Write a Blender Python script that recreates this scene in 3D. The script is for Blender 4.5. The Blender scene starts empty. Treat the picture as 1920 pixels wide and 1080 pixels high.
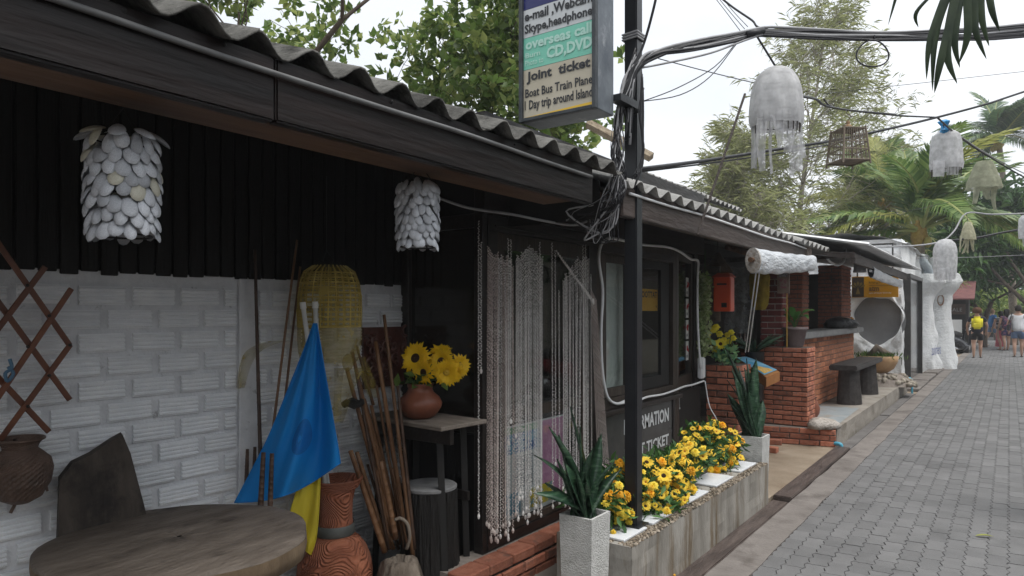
import bpy, bmesh, math, random
import numpy as np
from mathutils import Vector, Matrix, noise, Euler

# ---------------------------------------------------------------- camera, sky, sun, exposure
scn = bpy.context.scene
COL = scn.collection
F_PX, HY, CAM_H = 1280.0, 587.0, 1.5
YAW = math.atan(933.0 / 1280.0)
SN, CS = math.sin(YAW), math.cos(YAW)

cam_d = bpy.data.cameras.new('camera')
cam_d.sensor_width = 36.0
cam_d.lens = 24.0
cam_d.shift_y = 47.0 / 1920.0
cam_d.clip_start = 0.05
cam_d.clip_end = 600
cam = bpy.data.objects.new('camera', cam_d)
cam.location = (0, 0, CAM_H)
cam.rotation_euler = (math.pi / 2, 0, YAW)
COL.objects.link(cam)
scn.camera = cam

SUN_EL, SUN_AZ = math.radians(68), math.radians(95)   # azimuth measured from +Y towards +X
world = bpy.data.worlds.new('World')
scn.world = world
world.use_nodes = True
wn = world.node_tree
wn.nodes.clear()
sky = wn.nodes.new('ShaderNodeTexSky')
sky.sky_type = 'NISHITA'
sky.sun_disc = False
sky.sun_elevation = SUN_EL
sky.sun_rotation = SUN_AZ
sky.dust_density = 4.0
sky.air_density = 1.0
sky.ozone_density = 1.0
hs = wn.nodes.new('ShaderNodeHueSaturation')          # cloud cover takes the blue out
hs.inputs['Saturation'].default_value = 0.16
tc = wn.nodes.new('ShaderNodeTexCoord')
cn = wn.nodes.new('ShaderNodeTexNoise')
cn.inputs['Scale'].default_value = 2.2
cn.inputs['Detail'].default_value = 6
mp = wn.nodes.new('ShaderNodeMapping')
mp.inputs['Scale'].default_value = (1, 1, 2.6)
cr = wn.nodes.new('ShaderNodeValToRGB')
cr.color_ramp.elements[0].position = 0.3
cr.color_ramp.elements[1].position = 0.75
cr.color_ramp.elements[0].color = (4.5, 4.8, 5.25, 1)
cr.color_ramp.elements[1].color = (6.3, 6.45, 6.6, 1)
mx = wn.nodes.new('ShaderNodeMix')
mx.data_type = 'RGBA'
mx.inputs[0].default_value = 0.82
bg = wn.nodes.new('ShaderNodeBackground')
bg.inputs['Strength'].default_value = 0.1
wo = wn.nodes.new('ShaderNodeOutputWorld')
wn.links.new(sky.outputs[0], hs.inputs['Color'])
wn.links.new(tc.outputs['Generated'], mp.inputs['Vector'])
wn.links.new(mp.outputs[0], cn.inputs['Vector'])
wn.links.new(cn.outputs['Fac'], cr.inputs['Fac'])
wn.links.new(hs.outputs['Color'], mx.inputs[6])
wn.links.new(cr.outputs['Color'], mx.inputs[7])
wn.links.new(mx.outputs[2], bg.inputs['Color'])
wn.links.new(bg.outputs[0], wo.inputs['Surface'])

sun_d = bpy.data.lights.new('sun', 'SUN')
sun_d.energy = 1.3
sun_d.angle = math.radians(40)
sun_d.color = (1.0, 0.97, 0.92)
sun = bpy.data.objects.new('sun', sun_d)
sd = Vector((math.sin(SUN_AZ) * math.cos(SUN_EL), math.cos(SUN_AZ) * math.cos(SUN_EL), math.sin(SUN_EL)))
sun.rotation_euler = sd.to_track_quat('Z', 'Y').to_euler()
sun.location = (0, 0, 30)
COL.objects.link(sun)

vs = scn.view_settings
vs.view_transform = 'Standard'
vs.look = 'None'
vs.exposure = 1.12
vs.gamma = 1.0
vs.use_curve_mapping = False
scn.render.engine = 'CYCLES'
scn.cycles.use_denoising = True
scn.cycles.max_bounces = 8
scn.cycles.transparent_max_bounces = 12
scn.cycles.caustics_reflective = False
scn.cycles.caustics_refractive = False
scn.cycles.sample_clamp_indirect = 6.0

# ---------------------------------------------------------------- measuring helpers
def ray(u, v):
    a = (u - 960) / F_PX
    return Vector((-SN + CS * a, CS + SN * a, -(v - HY) / F_PX))
def at(u, v, d):            # a point d metres along the view axis
    return Vector((0, 0, CAM_H)) + ray(u, v) * d
def on_x(u, v, x):
    r = ray(u, v); return Vector((0, 0, CAM_H)) + r * (x / r.x)
def on_y(u, v, y):
    r = ray(u, v); return Vector((0, 0, CAM_H)) + r * (y / r.y)
def on_z(u, v, z):
    r = ray(u, v); return Vector((0, 0, CAM_H)) + r * ((z - CAM_H) / r.z)

# ---------------------------------------------------------------- materials
MATS = {}
def mat(key, c=(.5, .5, .5), c2=None, scale=6, rough=.7, bump=0, bscale=40, metal=0, rand=0, stretch=(1, 1, 1),
        spec=.4, trans=0, island=False, c3=None, dirt=None, coat=0, pos=(.35, .68), bdist=.01, sheen=0, alpha=1, world=False):
    """noise colour between c and c2 (c3), bump noise, brightness varied per object by rand"""
    if key in MATS: return MATS[key]
    m = bpy.data.materials.new(key); m.use_nodes = True
    nt = m.node_tree; N = nt.nodes; L = nt.links
    b = N['Principled BSDF']; out = N['Material Output']
    b.inputs['Roughness'].default_value = rough
    b.inputs['Metallic'].default_value = metal
    b.inputs['Specular IOR Level'].default_value = spec
    if coat:
        b.inputs['Coat Weight'].default_value = coat; b.inputs['Coat Roughness'].default_value = .25
    if alpha < 1: b.inputs['Alpha'].default_value = alpha
    t = N.new('ShaderNodeTexCoord'); oi = N.new('ShaderNodeObjectInfo')
    mpn = N.new('ShaderNodeMapping'); mpn.inputs['Scale'].default_value = stretch
    mm = N.new('ShaderNodeMath'); mm.operation = 'MULTIPLY'; mm.inputs[1].default_value = 37.0
    L.new(oi.outputs['Random'], mm.inputs[0])
    L.new(t.outputs['Object'], mpn.inputs['Vector']); L.new(mm.outputs[0], mpn.inputs['Location'])
    col = None
    if c2 is None: c2 = tuple(k * .8 for k in c)
    if island:
        g = N.new('ShaderNodeNewGeometry'); fac = g.outputs['Random Per Island']
    else:
        n = N.new('ShaderNodeTexNoise'); n.inputs['Scale'].default_value = scale; n.inputs['Detail'].default_value = 8
        n.inputs['Roughness'].default_value = .62
        L.new(mpn.outputs[0], n.inputs['Vector']); fac = n.outputs['Fac']
    r = N.new('ShaderNodeValToRGB'); e = r.color_ramp.elements
    e[0].color = (*c, 1); e[1].color = (*c2, 1)
    if island: e[0].position, e[1].position = 0, 1
    else: e[0].position, e[1].position = pos
    if c3: x = e.new((e[0].position + e[1].position) / 2); x.color = (*c3, 1)
    L.new(fac, r.inputs['Fac']); col = r.outputs['Color']
    if dirt:                                   # (colour, scale, threshold): stains with their own shape
        n2 = N.new('ShaderNodeTexNoise'); n2.inputs['Scale'].default_value = dirt[1]; n2.inputs['Detail'].default_value = 9
        n2.inputs['Roughness'].default_value = .7
        mp2 = N.new('ShaderNodeMapping'); mp2.inputs['Scale'].default_value = dirt[3] if len(dirt) > 3 else (1, 1, 1)
        if world:                              # stains run on across neighbouring pieces
            gp = N.new('ShaderNodeNewGeometry'); L.new(gp.outputs['Position'], mp2.inputs['Vector'])
        else:
            L.new(mm.outputs[0], mp2.inputs['Location']); L.new(t.outputs['Object'], mp2.inputs['Vector'])
        L.new(mp2.outputs[0], n2.inputs['Vector'])
        r2 = N.new('ShaderNodeValToRGB'); r2.color_ramp.elements[0].position = dirt[2]; r2.color_ramp.elements[1].position = min(1, dirt[2] + .14)
        L.new(n2.outputs['Fac'], r2.inputs['Fac'])
        k = N.new('ShaderNodeMix'); k.data_type = 'RGBA'
        L.new(r2.outputs['Color'], k.inputs[0]); L.new(col, k.inputs[6]); k.inputs[7].default_value = (*dirt[0], 1)
        col = k.outputs[2]
    if rand:
        h = N.new('ShaderNodeHueSaturation')
        mr = N.new('ShaderNodeMapRange'); mr.inputs['To Min'].default_value = 1 - rand; mr.inputs['To Max'].default_value = 1 + rand
        L.new(oi.outputs['Random'], mr.inputs['Value']); L.new(mr.outputs[0], h.inputs['Value']); L.new(col, h.inputs['Color'])
        col = h.outputs['Color']
    L.new(col, b.inputs['Base Color'])
    if bump:
        nb = N.new('ShaderNodeTexNoise'); nb.inputs['Scale'].default_value = bscale; nb.inputs['Detail'].default_value = 6
        L.new(mpn.outputs[0], nb.inputs['Vector'])
        bp = N.new('ShaderNodeBump'); bp.inputs['Strength'].default_value = bump; bp.inputs['Distance'].default_value = bdist
        L.new(nb.outputs['Fac'], bp.inputs['Height']); L.new(bp.outputs[0], b.inputs['Normal'])
    if trans:
        tr = N.new('ShaderNodeBsdfTranslucent'); L.new(col, tr.inputs['Color'])
        ms = N.new('ShaderNodeMixShader'); ms.inputs[0].default_value = trans
        L.new(b.outputs[0], ms.inputs[1]); L.new(tr.outputs[0], ms.inputs[2]); L.new(ms.outputs[0], out.inputs['Surface'])
    MATS[key] = m
    return m

def gauze(key, c, opacity, scale=400):
    """thin netting: diffuse and translucent, partly open"""
    if key in MATS: return MATS[key]
    m = bpy.data.materials.new(key); m.use_nodes = True
    nt = m.node_tree; N = nt.nodes; L = nt.links; N.remove(N['Principled BSDF']); out = N['Material Output']
    d = N.new('ShaderNodeBsdfDiffuse'); t = N.new('ShaderNodeBsdfTranslucent'); tp = N.new('ShaderNodeBsdfTransparent')
    tcn = N.new('ShaderNodeTexCoord'); n = N.new('ShaderNodeTexNoise'); n.inputs['Scale'].default_value = 14; n.inputs['Detail'].default_value = 8
    L.new(tcn.outputs['Object'], n.inputs['Vector'])
    r = N.new('ShaderNodeValToRGB'); r.color_ramp.elements[0].position = .3; r.color_ramp.elements[1].position = .7
    r.color_ramp.elements[0].color = (*[k * .72 for k in c], 1); r.color_ramp.elements[1].color = (*c, 1)
    L.new(n.outputs['Fac'], r.inputs['Fac']); L.new(r.outputs[0], d.inputs[0]); L.new(r.outputs[0], t.inputs[0])
    a = N.new('ShaderNodeMixShader'); a.inputs[0].default_value = .4
    L.new(d.outputs[0], a.inputs[1]); L.new(t.outputs[0], a.inputs[2])
    b = N.new('ShaderNodeMixShader')
    mr = N.new('ShaderNodeMapRange'); mr.inputs['From Min'].default_value = .3; mr.inputs['From Max'].default_value = .7
    mr.inputs['To Min'].default_value = opacity - .15; mr.inputs['To Max'].default_value = min(1, opacity + .12)
    L.new(n.outputs['Fac'], mr.inputs['Value']); L.new(mr.outputs[0], b.inputs[0])
    L.new(tp.outputs[0], b.inputs[1]); L.new(a.outputs[0], b.inputs[2]); L.new(b.outputs[0], out.inputs['Surface'])
    MATS[key] = m
    return m

def glass(key, tint=(.8, .85, .85), rough=.02, clear=.6):
    """window pane: mirror-like at grazing angles, otherwise clear with a dusty tint"""
    if key in MATS: return MATS[key]
    m = bpy.data.materials.new(key); m.use_nodes = True
    nt = m.node_tree; N = nt.nodes; L = nt.links; N.remove(N['Principled BSDF']); out = N['Material Output']
    g = N.new('ShaderNodeBsdfGlossy'); g.inputs['Roughness'].default_value = rough
    tp = N.new('ShaderNodeBsdfTransparent'); tp.inputs[0].default_value = (*[k * clear for k in tint], 1)
    lw_ = N.new('ShaderNodeLayerWeight'); lw_.inputs['Blend'].default_value = .5
    pw = N.new('ShaderNodeMath'); pw.operation = 'POWER'; pw.inputs[1].default_value = 4.5; L.new(lw_.outputs['Facing'], pw.inputs[0])
    fr = N.new('ShaderNodeMath'); fr.operation = 'MULTIPLY_ADD'; fr.inputs[1].default_value = .9; fr.inputs[2].default_value = .05; L.new(pw.outputs[0], fr.inputs[0])
    ms = N.new('ShaderNodeMixShader'); L.new(fr.outputs[0], ms.inputs[0]); L.new(tp.outputs[0], ms.inputs[1]); L.new(g.outputs[0], ms.inputs[2])
    L.new(ms.outputs[0], out.inputs['Surface'])
    MATS[key] = m
    return m

# ---------------------------------------------------------------- mesh helpers
class MB:
    def __init__(s): s.v = []; s.f = []; s.m = []
    def add(s, vs_, fs, mi=0):
        o = len(s.v); s.v += [tuple(p) for p in vs_]; s.f += [tuple(i + o for i in q) for q in fs]; s.m += [mi] * len(fs); return s
    def box(s, x0, x1, y0, y1, z0, z1, mi=0):
        return s.add([(x0, y0, z0), (x1, y0, z0), (x1, y1, z0), (x0, y1, z0), (x0, y0, z1), (x1, y0, z1), (x1, y1, z1), (x0, y1, z1)],
                     [(0, 3, 2, 1), (4, 5, 6, 7), (0, 1, 5, 4), (1, 2, 6, 5), (2, 3, 7, 6), (3, 0, 4, 7)], mi)
    def tube(s, pts, r, n=6, mi=0, cap=True, close=False):
        pts = [Vector(p) for p in pts]; m = len(pts); rs = r if isinstance(r, (list, tuple)) else [r] * m
        vs_ = []; up = None
        for i, p in enumerate(pts):
            if close: d = pts[(i + 1) % m] - pts[i - 1]
            else: d = pts[min(i + 1, m - 1)] - pts[max(i - 1, 0)]
            if d.length < 1e-9: d = Vector((0, 0, 1))
            d.normalize()
            if up is None:
                up = Vector((0, 0, 1)) if abs(d.z) < .9 else Vector((1, 0, 0))
            a = up - d * up.dot(d)
            if a.length < 1e-5: a = d.orthogonal()
            a.normalize(); up = a; b = d.cross(a)
            for k in range(n):
                t = 2 * math.pi * k / n
                vs_.append(p + (a * math.cos(t) + b * math.sin(t)) * rs[i])
        fs = []
        for i in range(m if close else m - 1):
            j = (i + 1) % m
            for k in range(n): fs.append((i * n + k, i * n + (k + 1) % n, j * n + (k + 1) % n, j * n + k))
        if cap and not close:
            fs.append(tuple(range(n - 1, -1, -1))); fs.append(tuple((m - 1) * n + k for k in range(n)))
        return s.add(vs_, fs, mi)
    def lathe(s, prof, n=24, c=(0, 0, 0), mi=0, warp=None, cap=False):
        vs_ = []; cx, cy, cz = c
        for i, (r, z) in enumerate(prof):
            for k in range(n):
                t = 2 * math.pi * k / n; rr = r * (warp(t, i, z) if warp else 1)
                vs_.append((cx + rr * math.cos(t), cy + rr * math.sin(t), cz + z))
        fs = [(i * n + k, i * n + (k + 1) % n, (i + 1) * n + (k + 1) % n, (i + 1) * n + k) for i in range(len(prof) - 1) for k in range(n)]
        if cap: fs.append(tuple(range(n - 1, -1, -1))); fs.append(tuple((len(prof) - 1) * n + k for k in range(n)))
        return s.add(vs_, fs, mi)
    def grid(s, fn, nu, nv, mi=0):
        vs_ = [fn(i / nu, j / nv) for i in range(nu + 1) for j in range(nv + 1)]
        fs = [(i * (nv + 1) + j, (i + 1) * (nv + 1) + j, (i + 1) * (nv + 1) + j + 1, i * (nv + 1) + j + 1) for i in range(nu) for j in range(nv)]
        return s.add(vs_, fs, mi)
    def mesh(s, name, smooth=False):
        me = bpy.data.meshes.new(name); me.from_pydata(s.v, [], s.f)
        if any(s.m): me.polygons.foreach_set('material_index', s.m)
        if smooth: me.polygons.foreach_set('use_smooth', [True] * len(me.polygons))
        me.update(); return me

def rbox(name, sx, sy, sz, b=.004, seg=1):
    """bevelled box mesh centred on its origin"""
    bm = bmesh.new(); bmesh.ops.create_cube(bm, size=1)
    for v in bm.verts: v.co = Vector((v.co.x * sx, v.co.y * sy, v.co.z * sz))
    bmesh.ops.bevel(bm, geom=bm.edges[:], offset=b, segments=seg, affect='EDGES')
    me = bpy.data.meshes.new(name); bm.to_mesh(me); bm.free(); return me

WM = {}
def E(name, loc, label=None, cat=None, group=None, rz=0, parent=None, rot=None):
    o = bpy.data.objects.new(name, None); o.empty_display_size = .1
    COL.objects.link(o)
    o.location = loc; o.rotation_euler = rot if rot else (0, 0, rz)
    m = Matrix.Translation(loc) @ Euler(rot if rot else (0, 0, rz)).to_matrix().to_4x4()
    WM[o.name] = m
    tag(o, label, cat, group)
    return o
def tag(o, label=None, cat=None, group=None, kind=None):
    if label: o['label'] = label
    if cat: o['category'] = cat
    if group: o['group'] = group
    if kind: o['kind'] = kind
    return o
def O(name, me, m=None, parent=None, label=None, cat=None, group=None, kind=None, smooth=False, M=None, local=False):
    """link mesh as ONE object. Geometry is in world space unless local (then in the parent's space)."""
    if isinstance(me, MB): me = me.mesh(name, smooth)
    if m is not None and len(me.materials) == 0:
        for k in (m if isinstance(m, (list, tuple)) else [m]): me.materials.append(k)
    o = bpy.data.objects.new(name, me); COL.objects.link(o)
    if M is None: M = Matrix.Identity(4)
    o.matrix_basis = M
    if parent is not None:
        o.parent = parent
        if not local: o.matrix_parent_inverse = WM[parent.name].inverted()
        WM[o.name] = (WM[parent.name] @ M) if local else M.copy()
    else: WM[o.name] = M.copy()
    return tag(o, label, cat, group, kind)
def T(x, y=None, z=None):
    return Matrix.Translation(Vector((x, y, z)) if y is not None else Vector(x))
def basis(origin, ex, ey, ez):
    m = Matrix.Identity(4)
    for i, e in enumerate((ex, ey, ez)):
        for k in range(3): m[k][i] = e[k]
    for k in range(3): m[k][3] = origin[k]
    return m
def frame_to(d, up=Vector((0, 0, 1))):
    """rotation whose local Z points along d"""
    return Vector(d).normalized().to_track_quat('Z', 'Y').to_matrix().to_4x4()

def text(name, s, w, h, origin, ex, ey, m, parent, ext=.002, bold=0.0):
    """flat lettering filling w x h from origin (lower left), ex along the line, ey up"""
    cu = bpy.data.curves.new(name, 'FONT'); cu.body = s; cu.resolution_u = 2; cu.offset = bold
    to = bpy.data.objects.new(name, cu); COL.objects.link(to)
    dg = bpy.context.evaluated_depsgraph_get()
    me = bpy.data.meshes.new_from_object(to.evaluated_get(dg))
    bpy.data.objects.remove(to); bpy.data.curves.remove(cu)
    co = np.empty(len(me.vertices) * 3, 'f'); me.vertices.foreach_get('co', co); co = co.reshape(-1, 3)
    mn, mxx = co.min(0), co.max(0)
    co = (co - mn) / np.maximum(mxx - mn, 1e-6) * np.array([w, h, 0])
    me.vertices.foreach_set('co', co.ravel()); me.update()
    ex = Vector(ex).normalized(); ey = Vector(ey).normalized(); ez = ex.cross(ey)
    return O(name, me, m, parent, M=basis(Vector(origin) + ez * ext, ex, ey, ez))

def vnoise(p, s, seed=0):
    return noise.noise(Vector((p[0] * s + seed, p[1] * s + seed * 1.7, p[2] * s - seed)))
def smooth_path(pts, n=6):
    """Catmull-Rom through the points"""
    P = [Vector(p) for p in pts]; out = []
    for i in range(len(P) - 1):
        a = P[max(i - 1, 0)]; b = P[i]; c = P[i + 1]; d = P[min(i + 2, len(P) - 1)]
        for k in range(n):
            t = k / n
            out.append(.5 * ((2 * b) + (c - a) * t + (2 * a - 5 * b + 4 * c - d) * t * t + (3 * b - a - 3 * c + d) * t ** 3))
    out.append(P[-1]); return out

# brick pieces -----------------------------------------------------------------
BRK = {}
def brick_mesh(l, h, d, b=.005):
    k = (round(l, 3), round(h, 3), round(d, 3))
    if k not in BRK:
        m = MB(); a, c = l / 2, h / 2
        m.add([(-a, 0, -c), (a, 0, -c), (a, 0, c), (-a, 0, c), (-a, -d + b, -c), (a, -d + b, -c), (a, -d + b, c), (-a, -d + b, c),
               (-a + b, -d, -c + b), (a - b, -d, -c + b), (a - b, -d, c - b), (-a + b, -d, c - b)],
              [(0, 1, 5, 4), (1, 2, 6, 5), (2, 3, 7, 6), (3, 0, 4, 7), (4, 5, 9, 8), (5, 6, 10, 9), (6, 7, 11, 10), (7, 4, 8, 11), (8, 9, 10, 11)])
        BRK[k] = m.mesh('brick')
    return BRK[k]
def brick_face(parent, o, ex, w, h, m, bl=.2, bh=.06, gap=.012, depth=.02, rng=None, jit=.0025, stuff=False, name='brick', off=0, skip=None):
    """bricks in running bond on a vertical face; outward is ex x up"""
    ex = Vector(ex).normalized(); ez = Vector((0, 0, 1)); nrm = ex.cross(ez); ey = -nrm
    rng = rng or random.Random(3); o = Vector(o); n = max(1, round(h / (bh + gap))); ch = h / n; acc = MB()
    for i in range(n):
        x = -(.5 * (bl + gap) if (i + off) % 2 else 0)
        while x < w - .02:
            a, b_ = max(x, 0), min(x + bl, w); x += bl + gap
            if b_ - a < .03: continue
            l = b_ - a
            if skip and skip((a + b_) / 2, (i + .5) * ch): continue
            c = o + ex * ((a + b_) / 2) + ez * ((i + .5) * ch) + nrm * rng.uniform(-jit, jit)
            M = basis(c, ex, ey, ez) @ Euler((rng.uniform(-.012, .012), rng.uniform(-.012, .012), rng.uniform(-.012, .012))).to_matrix().to_4x4()
            me = brick_mesh(l if abs(l - bl) < .001 else round(l / .02) * .02 or .02, ch - gap, depth)
            if stuff:
                acc.add([M @ v.co for v in me.vertices], [tuple(p.vertices) for p in me.polygons])
            else: O(name, me, m, parent, M=M)
    if stuff: O('brickwork', acc, m, parent, kind='stuff')

def leaf_cloud(name, P, D, size, m, parent, aspect=.45, rng=None, var=.35, fold=.25, droop=0.0):
    """many small folded leaves: P points, D directions (numpy)"""
    rng = rng or np.random.default_rng(1); n = len(P)
    D = D / np.maximum(np.linalg.norm(D, axis=1, keepdims=True), 1e-6)
    R = rng.normal(size=(n, 3)); S = np.cross(D, R); S /= np.maximum(np.linalg.norm(S, axis=1, keepdims=True), 1e-6)
    U = np.cross(S, D)
    L = (size * (1 + rng.uniform(-var, var, n)))[:, None]; W = L * aspect
    tip = P + D * L; tip[:, 2] -= droop * L[:, 0]
    mid = P + D * L * .5
    V = np.stack([P, mid + S * W * .5 + U * W * fold, tip, mid - S * W * .5 + U * W * fold], 1).reshape(-1, 3)
    q = np.arange(n)[:, None] * 4
    Fc = np.concatenate([q + np.array([[0, 1, 2]]), q + np.array([[0, 2, 3]])], 1).reshape(-1, 3)
    return O(name, tri_mesh(name, V, Fc), m, parent)
def tri_mesh(name, V, Fc):
    me = bpy.data.meshes.new(name)
    me.vertices.add(len(V)); me.vertices.foreach_set('co', np.asarray(V, 'f').ravel())
    me.loops.add(len(Fc) * 3); me.loops.foreach_set('vertex_index', np.asarray(Fc, 'i').ravel())
    me.polygons.add(len(Fc)); me.polygons.foreach_set('loop_start', np.arange(0, len(Fc) * 3, 3, dtype='i'))
    me.update(calc_edges=True); return me

# ---------------------------------------------------------------- the shared materials
m_concrete = mat('concrete', (.30, .28, .25), (.42, .40, .37), 5, .85, .4, 60, dirt=((.13, .11, .09), 2.2, .56))
m_concrete_dk = mat('worn floor concrete', (.22, .2, .175), (.33, .3, .27), 3, .8, .3, 50, dirt=((.08, .065, .05), 1.5, .55))
m_darkwood = mat('dark brown painted wood', (.009, .007, .0065), (.024, .0185, .0165), 9, .4, .6, 26, stretch=(1, .22, 1), spec=.5, rand=.1, bdist=.012)
m_fascia = mat('glossy dark timber', (.005, .0035, .0033), (.017, .0105, .009), 5, .36, .4, 11, stretch=(3, .3, 3), spec=.22, bdist=.012)
m_fascia2 = mat('faded dark timber', (.05, .037, .032), (.11, .085, .075), 5, .55, .7, 20, stretch=(2, .3, 2), bdist=.012)
m_rawwood = mat('raw brown timber', (.07, .035, .018), (.14, .075, .04), 8, .6, .5, 20, stretch=(1, .2, 1))
m_black = mat('matt black', (.008, .008, .008), (.014, .013, .012), 8, .6)
m_blackpaint = mat('black painted steel', (.012, .013, .016), (.02, .021, .024), 12, .32, .1, 60, spec=.5)
m_red_brick = mat('red brick', (.31, .105, .062), (.43, .175, .11), 18, .85, .6, 70, rand=.38, dirt=((.13, .085, .07), 7, .54))
m_orange_brick = mat('orange brick', (.42, .155, .082), (.55, .24, .13), 18, .85, .6, 70, rand=.34, dirt=((.22, .13, .1), 7, .54))
m_maroon_brick = mat('maroon brick', (.13, .03, .026), (.2, .05, .04), 18, .75, .5, 90, rand=.25)
m_mortar = mat('grey mortar', (.2, .17, .15), (.28, .25, .22), 20, .95, .6, 120)
m_mortar_dk = mat('dark mortar', (.09, .07, .06), (.14, .11, .09), 20, .95, .6, 120)
m_mortar_wh = mat('pale mortar', (.5, .47, .43), (.6, .57, .53), 20, .95, .4, 120)
m_white_brick = mat('white painted block', (.76, .78, .8), (.84, .85, .86), 14, .75, .35, 160, rand=.05, dirt=((.3, .3, .3), 14, .66))
m_white_paint = mat('grimy shade-toned mortar', (.6, .61, .63), (.74, .75, .77), 12, .85, .5, 90, dirt=((.1, .095, .09), 13, .61))  # joint shade mixed into the base tone; dark spots are grime
m_plaster = mat('rough white plaster', (.76, .77, .78), (.86, .87, .88), 5, .9, .9, 22, bdist=.03, dirt=((.45, .45, .44), 2.5, .6))
m_white = mat('white plastic', (.75, .76, .77), (.82, .83, .84), 5, .45)
m_greycable = mat('pale grey cable', (.26, .26, .27), (.38, .38, .39), 10, .5)
m_blackcable = mat('black cable', (.012, .012, .014), (.025, .025, .03), 10, .5)
def combed(key, c, c2):
    m = mat(key, c, c2, 10, .75, .0)
    nt = m.node_tree; N = nt.nodes; L = nt.links; b = N['Principled BSDF']
    t = N.new('ShaderNodeTexCoord'); n = N.new('ShaderNodeTexNoise'); n.inputs['Scale'].default_value = 5.5; n.inputs['Detail'].default_value = 0
    L.new(t.outputs['Object'], n.inputs['Vector'])
    k = N.new('ShaderNodeMath'); k.operation = 'MULTIPLY'; k.inputs[1].default_value = 210
    s = N.new('ShaderNodeMath'); s.operation = 'SINE'; L.new(n.outputs['Fac'], k.inputs[0]); L.new(k.outputs[0], s.inputs[0])
    bp = N.new('ShaderNodeBump'); bp.inputs['Strength'].default_value = 1.0; bp.inputs['Distance'].default_value = .004
    L.new(s.outputs[0], bp.inputs['Height']); L.new(bp.outputs[0], b.inputs['Normal'])
    return m
m_leaf = mat('green leaf', (.03, .075, .018), (.17, .26, .06), rough=.45, trans=.35, island=True, c3=(.07, .14, .03))
m_bark = mat('brown bark', (.07, .05, .038), (.14, .11, .085), 10, .9, .8, 30)
m_skin = mat('skin', (.42, .25, .18), (.48, .29, .21), 5, .55)
# ================================================================ GROUND AND PATH
rng = random.Random(11)
m_earth = mat('earth', (.12, .09, .065), (.2, .16, .12), .8, .95, .5, 8)
O('ground', MB().add([(-150, -60, -.12), (150, -60, -.12), (150, 260, -.12), (-150, 260, -.12)], [(0, 1, 2, 3)]), m_earth, kind='structure')
m_joint = mat('joint sand', (.045, .044, .044), (.075, .073, .071), 6, .95)
m_paver = mat('grey paver', (.13, .129, .13), (.18, .178, .178), 2.2, .65, .4, 120, rand=.09, spec=.4, dirt=((.09, .089, .09), .85, .55), world=True)
m_paver_far = mat('grey paver field', (.126, .125, .126), (.184, .182, .182), island=True, rough=.65, bump=.3, bscale=150, spec=.4, dirt=((.09, .089, .09), .85, .55), world=True)
path = O('path', MB().add([(-1.2, -4, -.016), (2.4, -4, -.016), (2.4, 90, -.016), (-1.2, 90, -.016)], [(0, 1, 2, 3)]), m_joint, kind='structure')
PW, PL = .1085, .205
def paver_outline():
    a, b, z = PW / 2 - .0013, PL / 2 - .0013, .009
    zig = [(-b, 0), (-b * .75, z), (-b * .25, -z), (b * .25, z), (b * .75, -z), (b, 0)]
    L_ = [(-a + o, y) for y, o in zig]; R_ = [(a + o, y) for y, o in zig]
    bot = [(-a * .35, -b - .004), (a * .35, -b + .004)]; top = [(a * .35, b + .004), (-a * .35, b - .004)]
    return bot + R_[:] + top + L_[::-1]
def paver_mesh():
    o = paver_outline(); n = len(o); m = MB()
    m.add([(x, y, -.02) for x, y in o] + [(x, y, -.004) for x, y in o] + [(x * .97, y * .985, 0) for x, y in o],
          [(i, (i + 1) % n, n + (i + 1) % n, n + i) for i in range(n)][::2] * 0 +
          [(n + i, n + (i + 1) % n, 2 * n + (i + 1) % n, 2 * n + i) for i in range(n)] + [tuple(range(2 * n, 3 * n))])
    return m.mesh('paver')
pme = paver_mesh()
cells = []
for i in range(33):
    x = -1.2 + PW * (i + .5)
    y = 2.2 - (PL / 2 if i % 2 else 0)
    while y < 46:
        cells.append((x, y)); y += PL
def seen(x, y):
    zc = -SN * x + CS * y
    if zc < .5: return False
    u = 960 + F_PX * (CS * x + SN * y) / zc; v = HY + F_PX * CAM_H / zc
    return u < 1925 and v < 1085
vis = sorted((c for c in cells if seen(*c)), key=lambda c: c[0] ** 2 + c[1] ** 2)
near = set(vis[:300])
pv, pf = [v.co.copy() for v in pme.vertices], [tuple(p.vertices) for p in pme.polygons]
acc = MB()
for c in cells:
    tilt = Euler((rng.gauss(0, .006), rng.gauss(0, .008), rng.gauss(0, .008))).to_matrix().to_4x4()
    M = T(c[0], c[1], rng.gauss(0, .0012)) @ tilt
    if c in near: O('paver', pme, m_paver, path, M=M)
    elif not (c[0] > 1.0 and c[1] > 25): acc.add([M @ p for p in pv], pf)
O('paver_field', acc, m_paver_far, path, kind='stuff')

def strip(name, pts_l, pts_r, z, m, th=.1, parent=None, **k):
    mb = MB(); n = len(pts_l); vs_ = []
    for (a, b) in zip(pts_l, pts_r): vs_ += [(a[0], a[1], z), (b[0], b[1], z), (a[0], a[1], z - th), (b[0], b[1], z - th)]
    fs = []
    for i in range(n - 1):
        p, q = i * 4, i * 4 + 4
        fs += [(p, p + 1, q + 1, q), (p + 1, p + 3, q + 3, q + 1), (p, q, q + 2, p + 2)]
    fs += [(0, 2, 3, 1), ((n - 1) * 4, (n - 1) * 4 + 1, (n - 1) * 4 + 3, (n - 1) * 4 + 2)]
    return O(name, mb.add(vs_, fs), m, parent, **k)
m_kerb = mat('kerb concrete', (.16, .142, .13), (.24, .217, .2), 3, .85, .5, 45, dirt=((.11, .095, .085), 2.4, .52))
ys = [2 + .12 * i for i in range(520)]
strip('kerb', [(-1.405 + .012 * vnoise((0, y, 0), 2.5), y) for y in ys], [(-1.198 + .014 * vnoise((5, y, 0), 3), y) for y in ys], .006, m_kerb, kind='structure')
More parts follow.
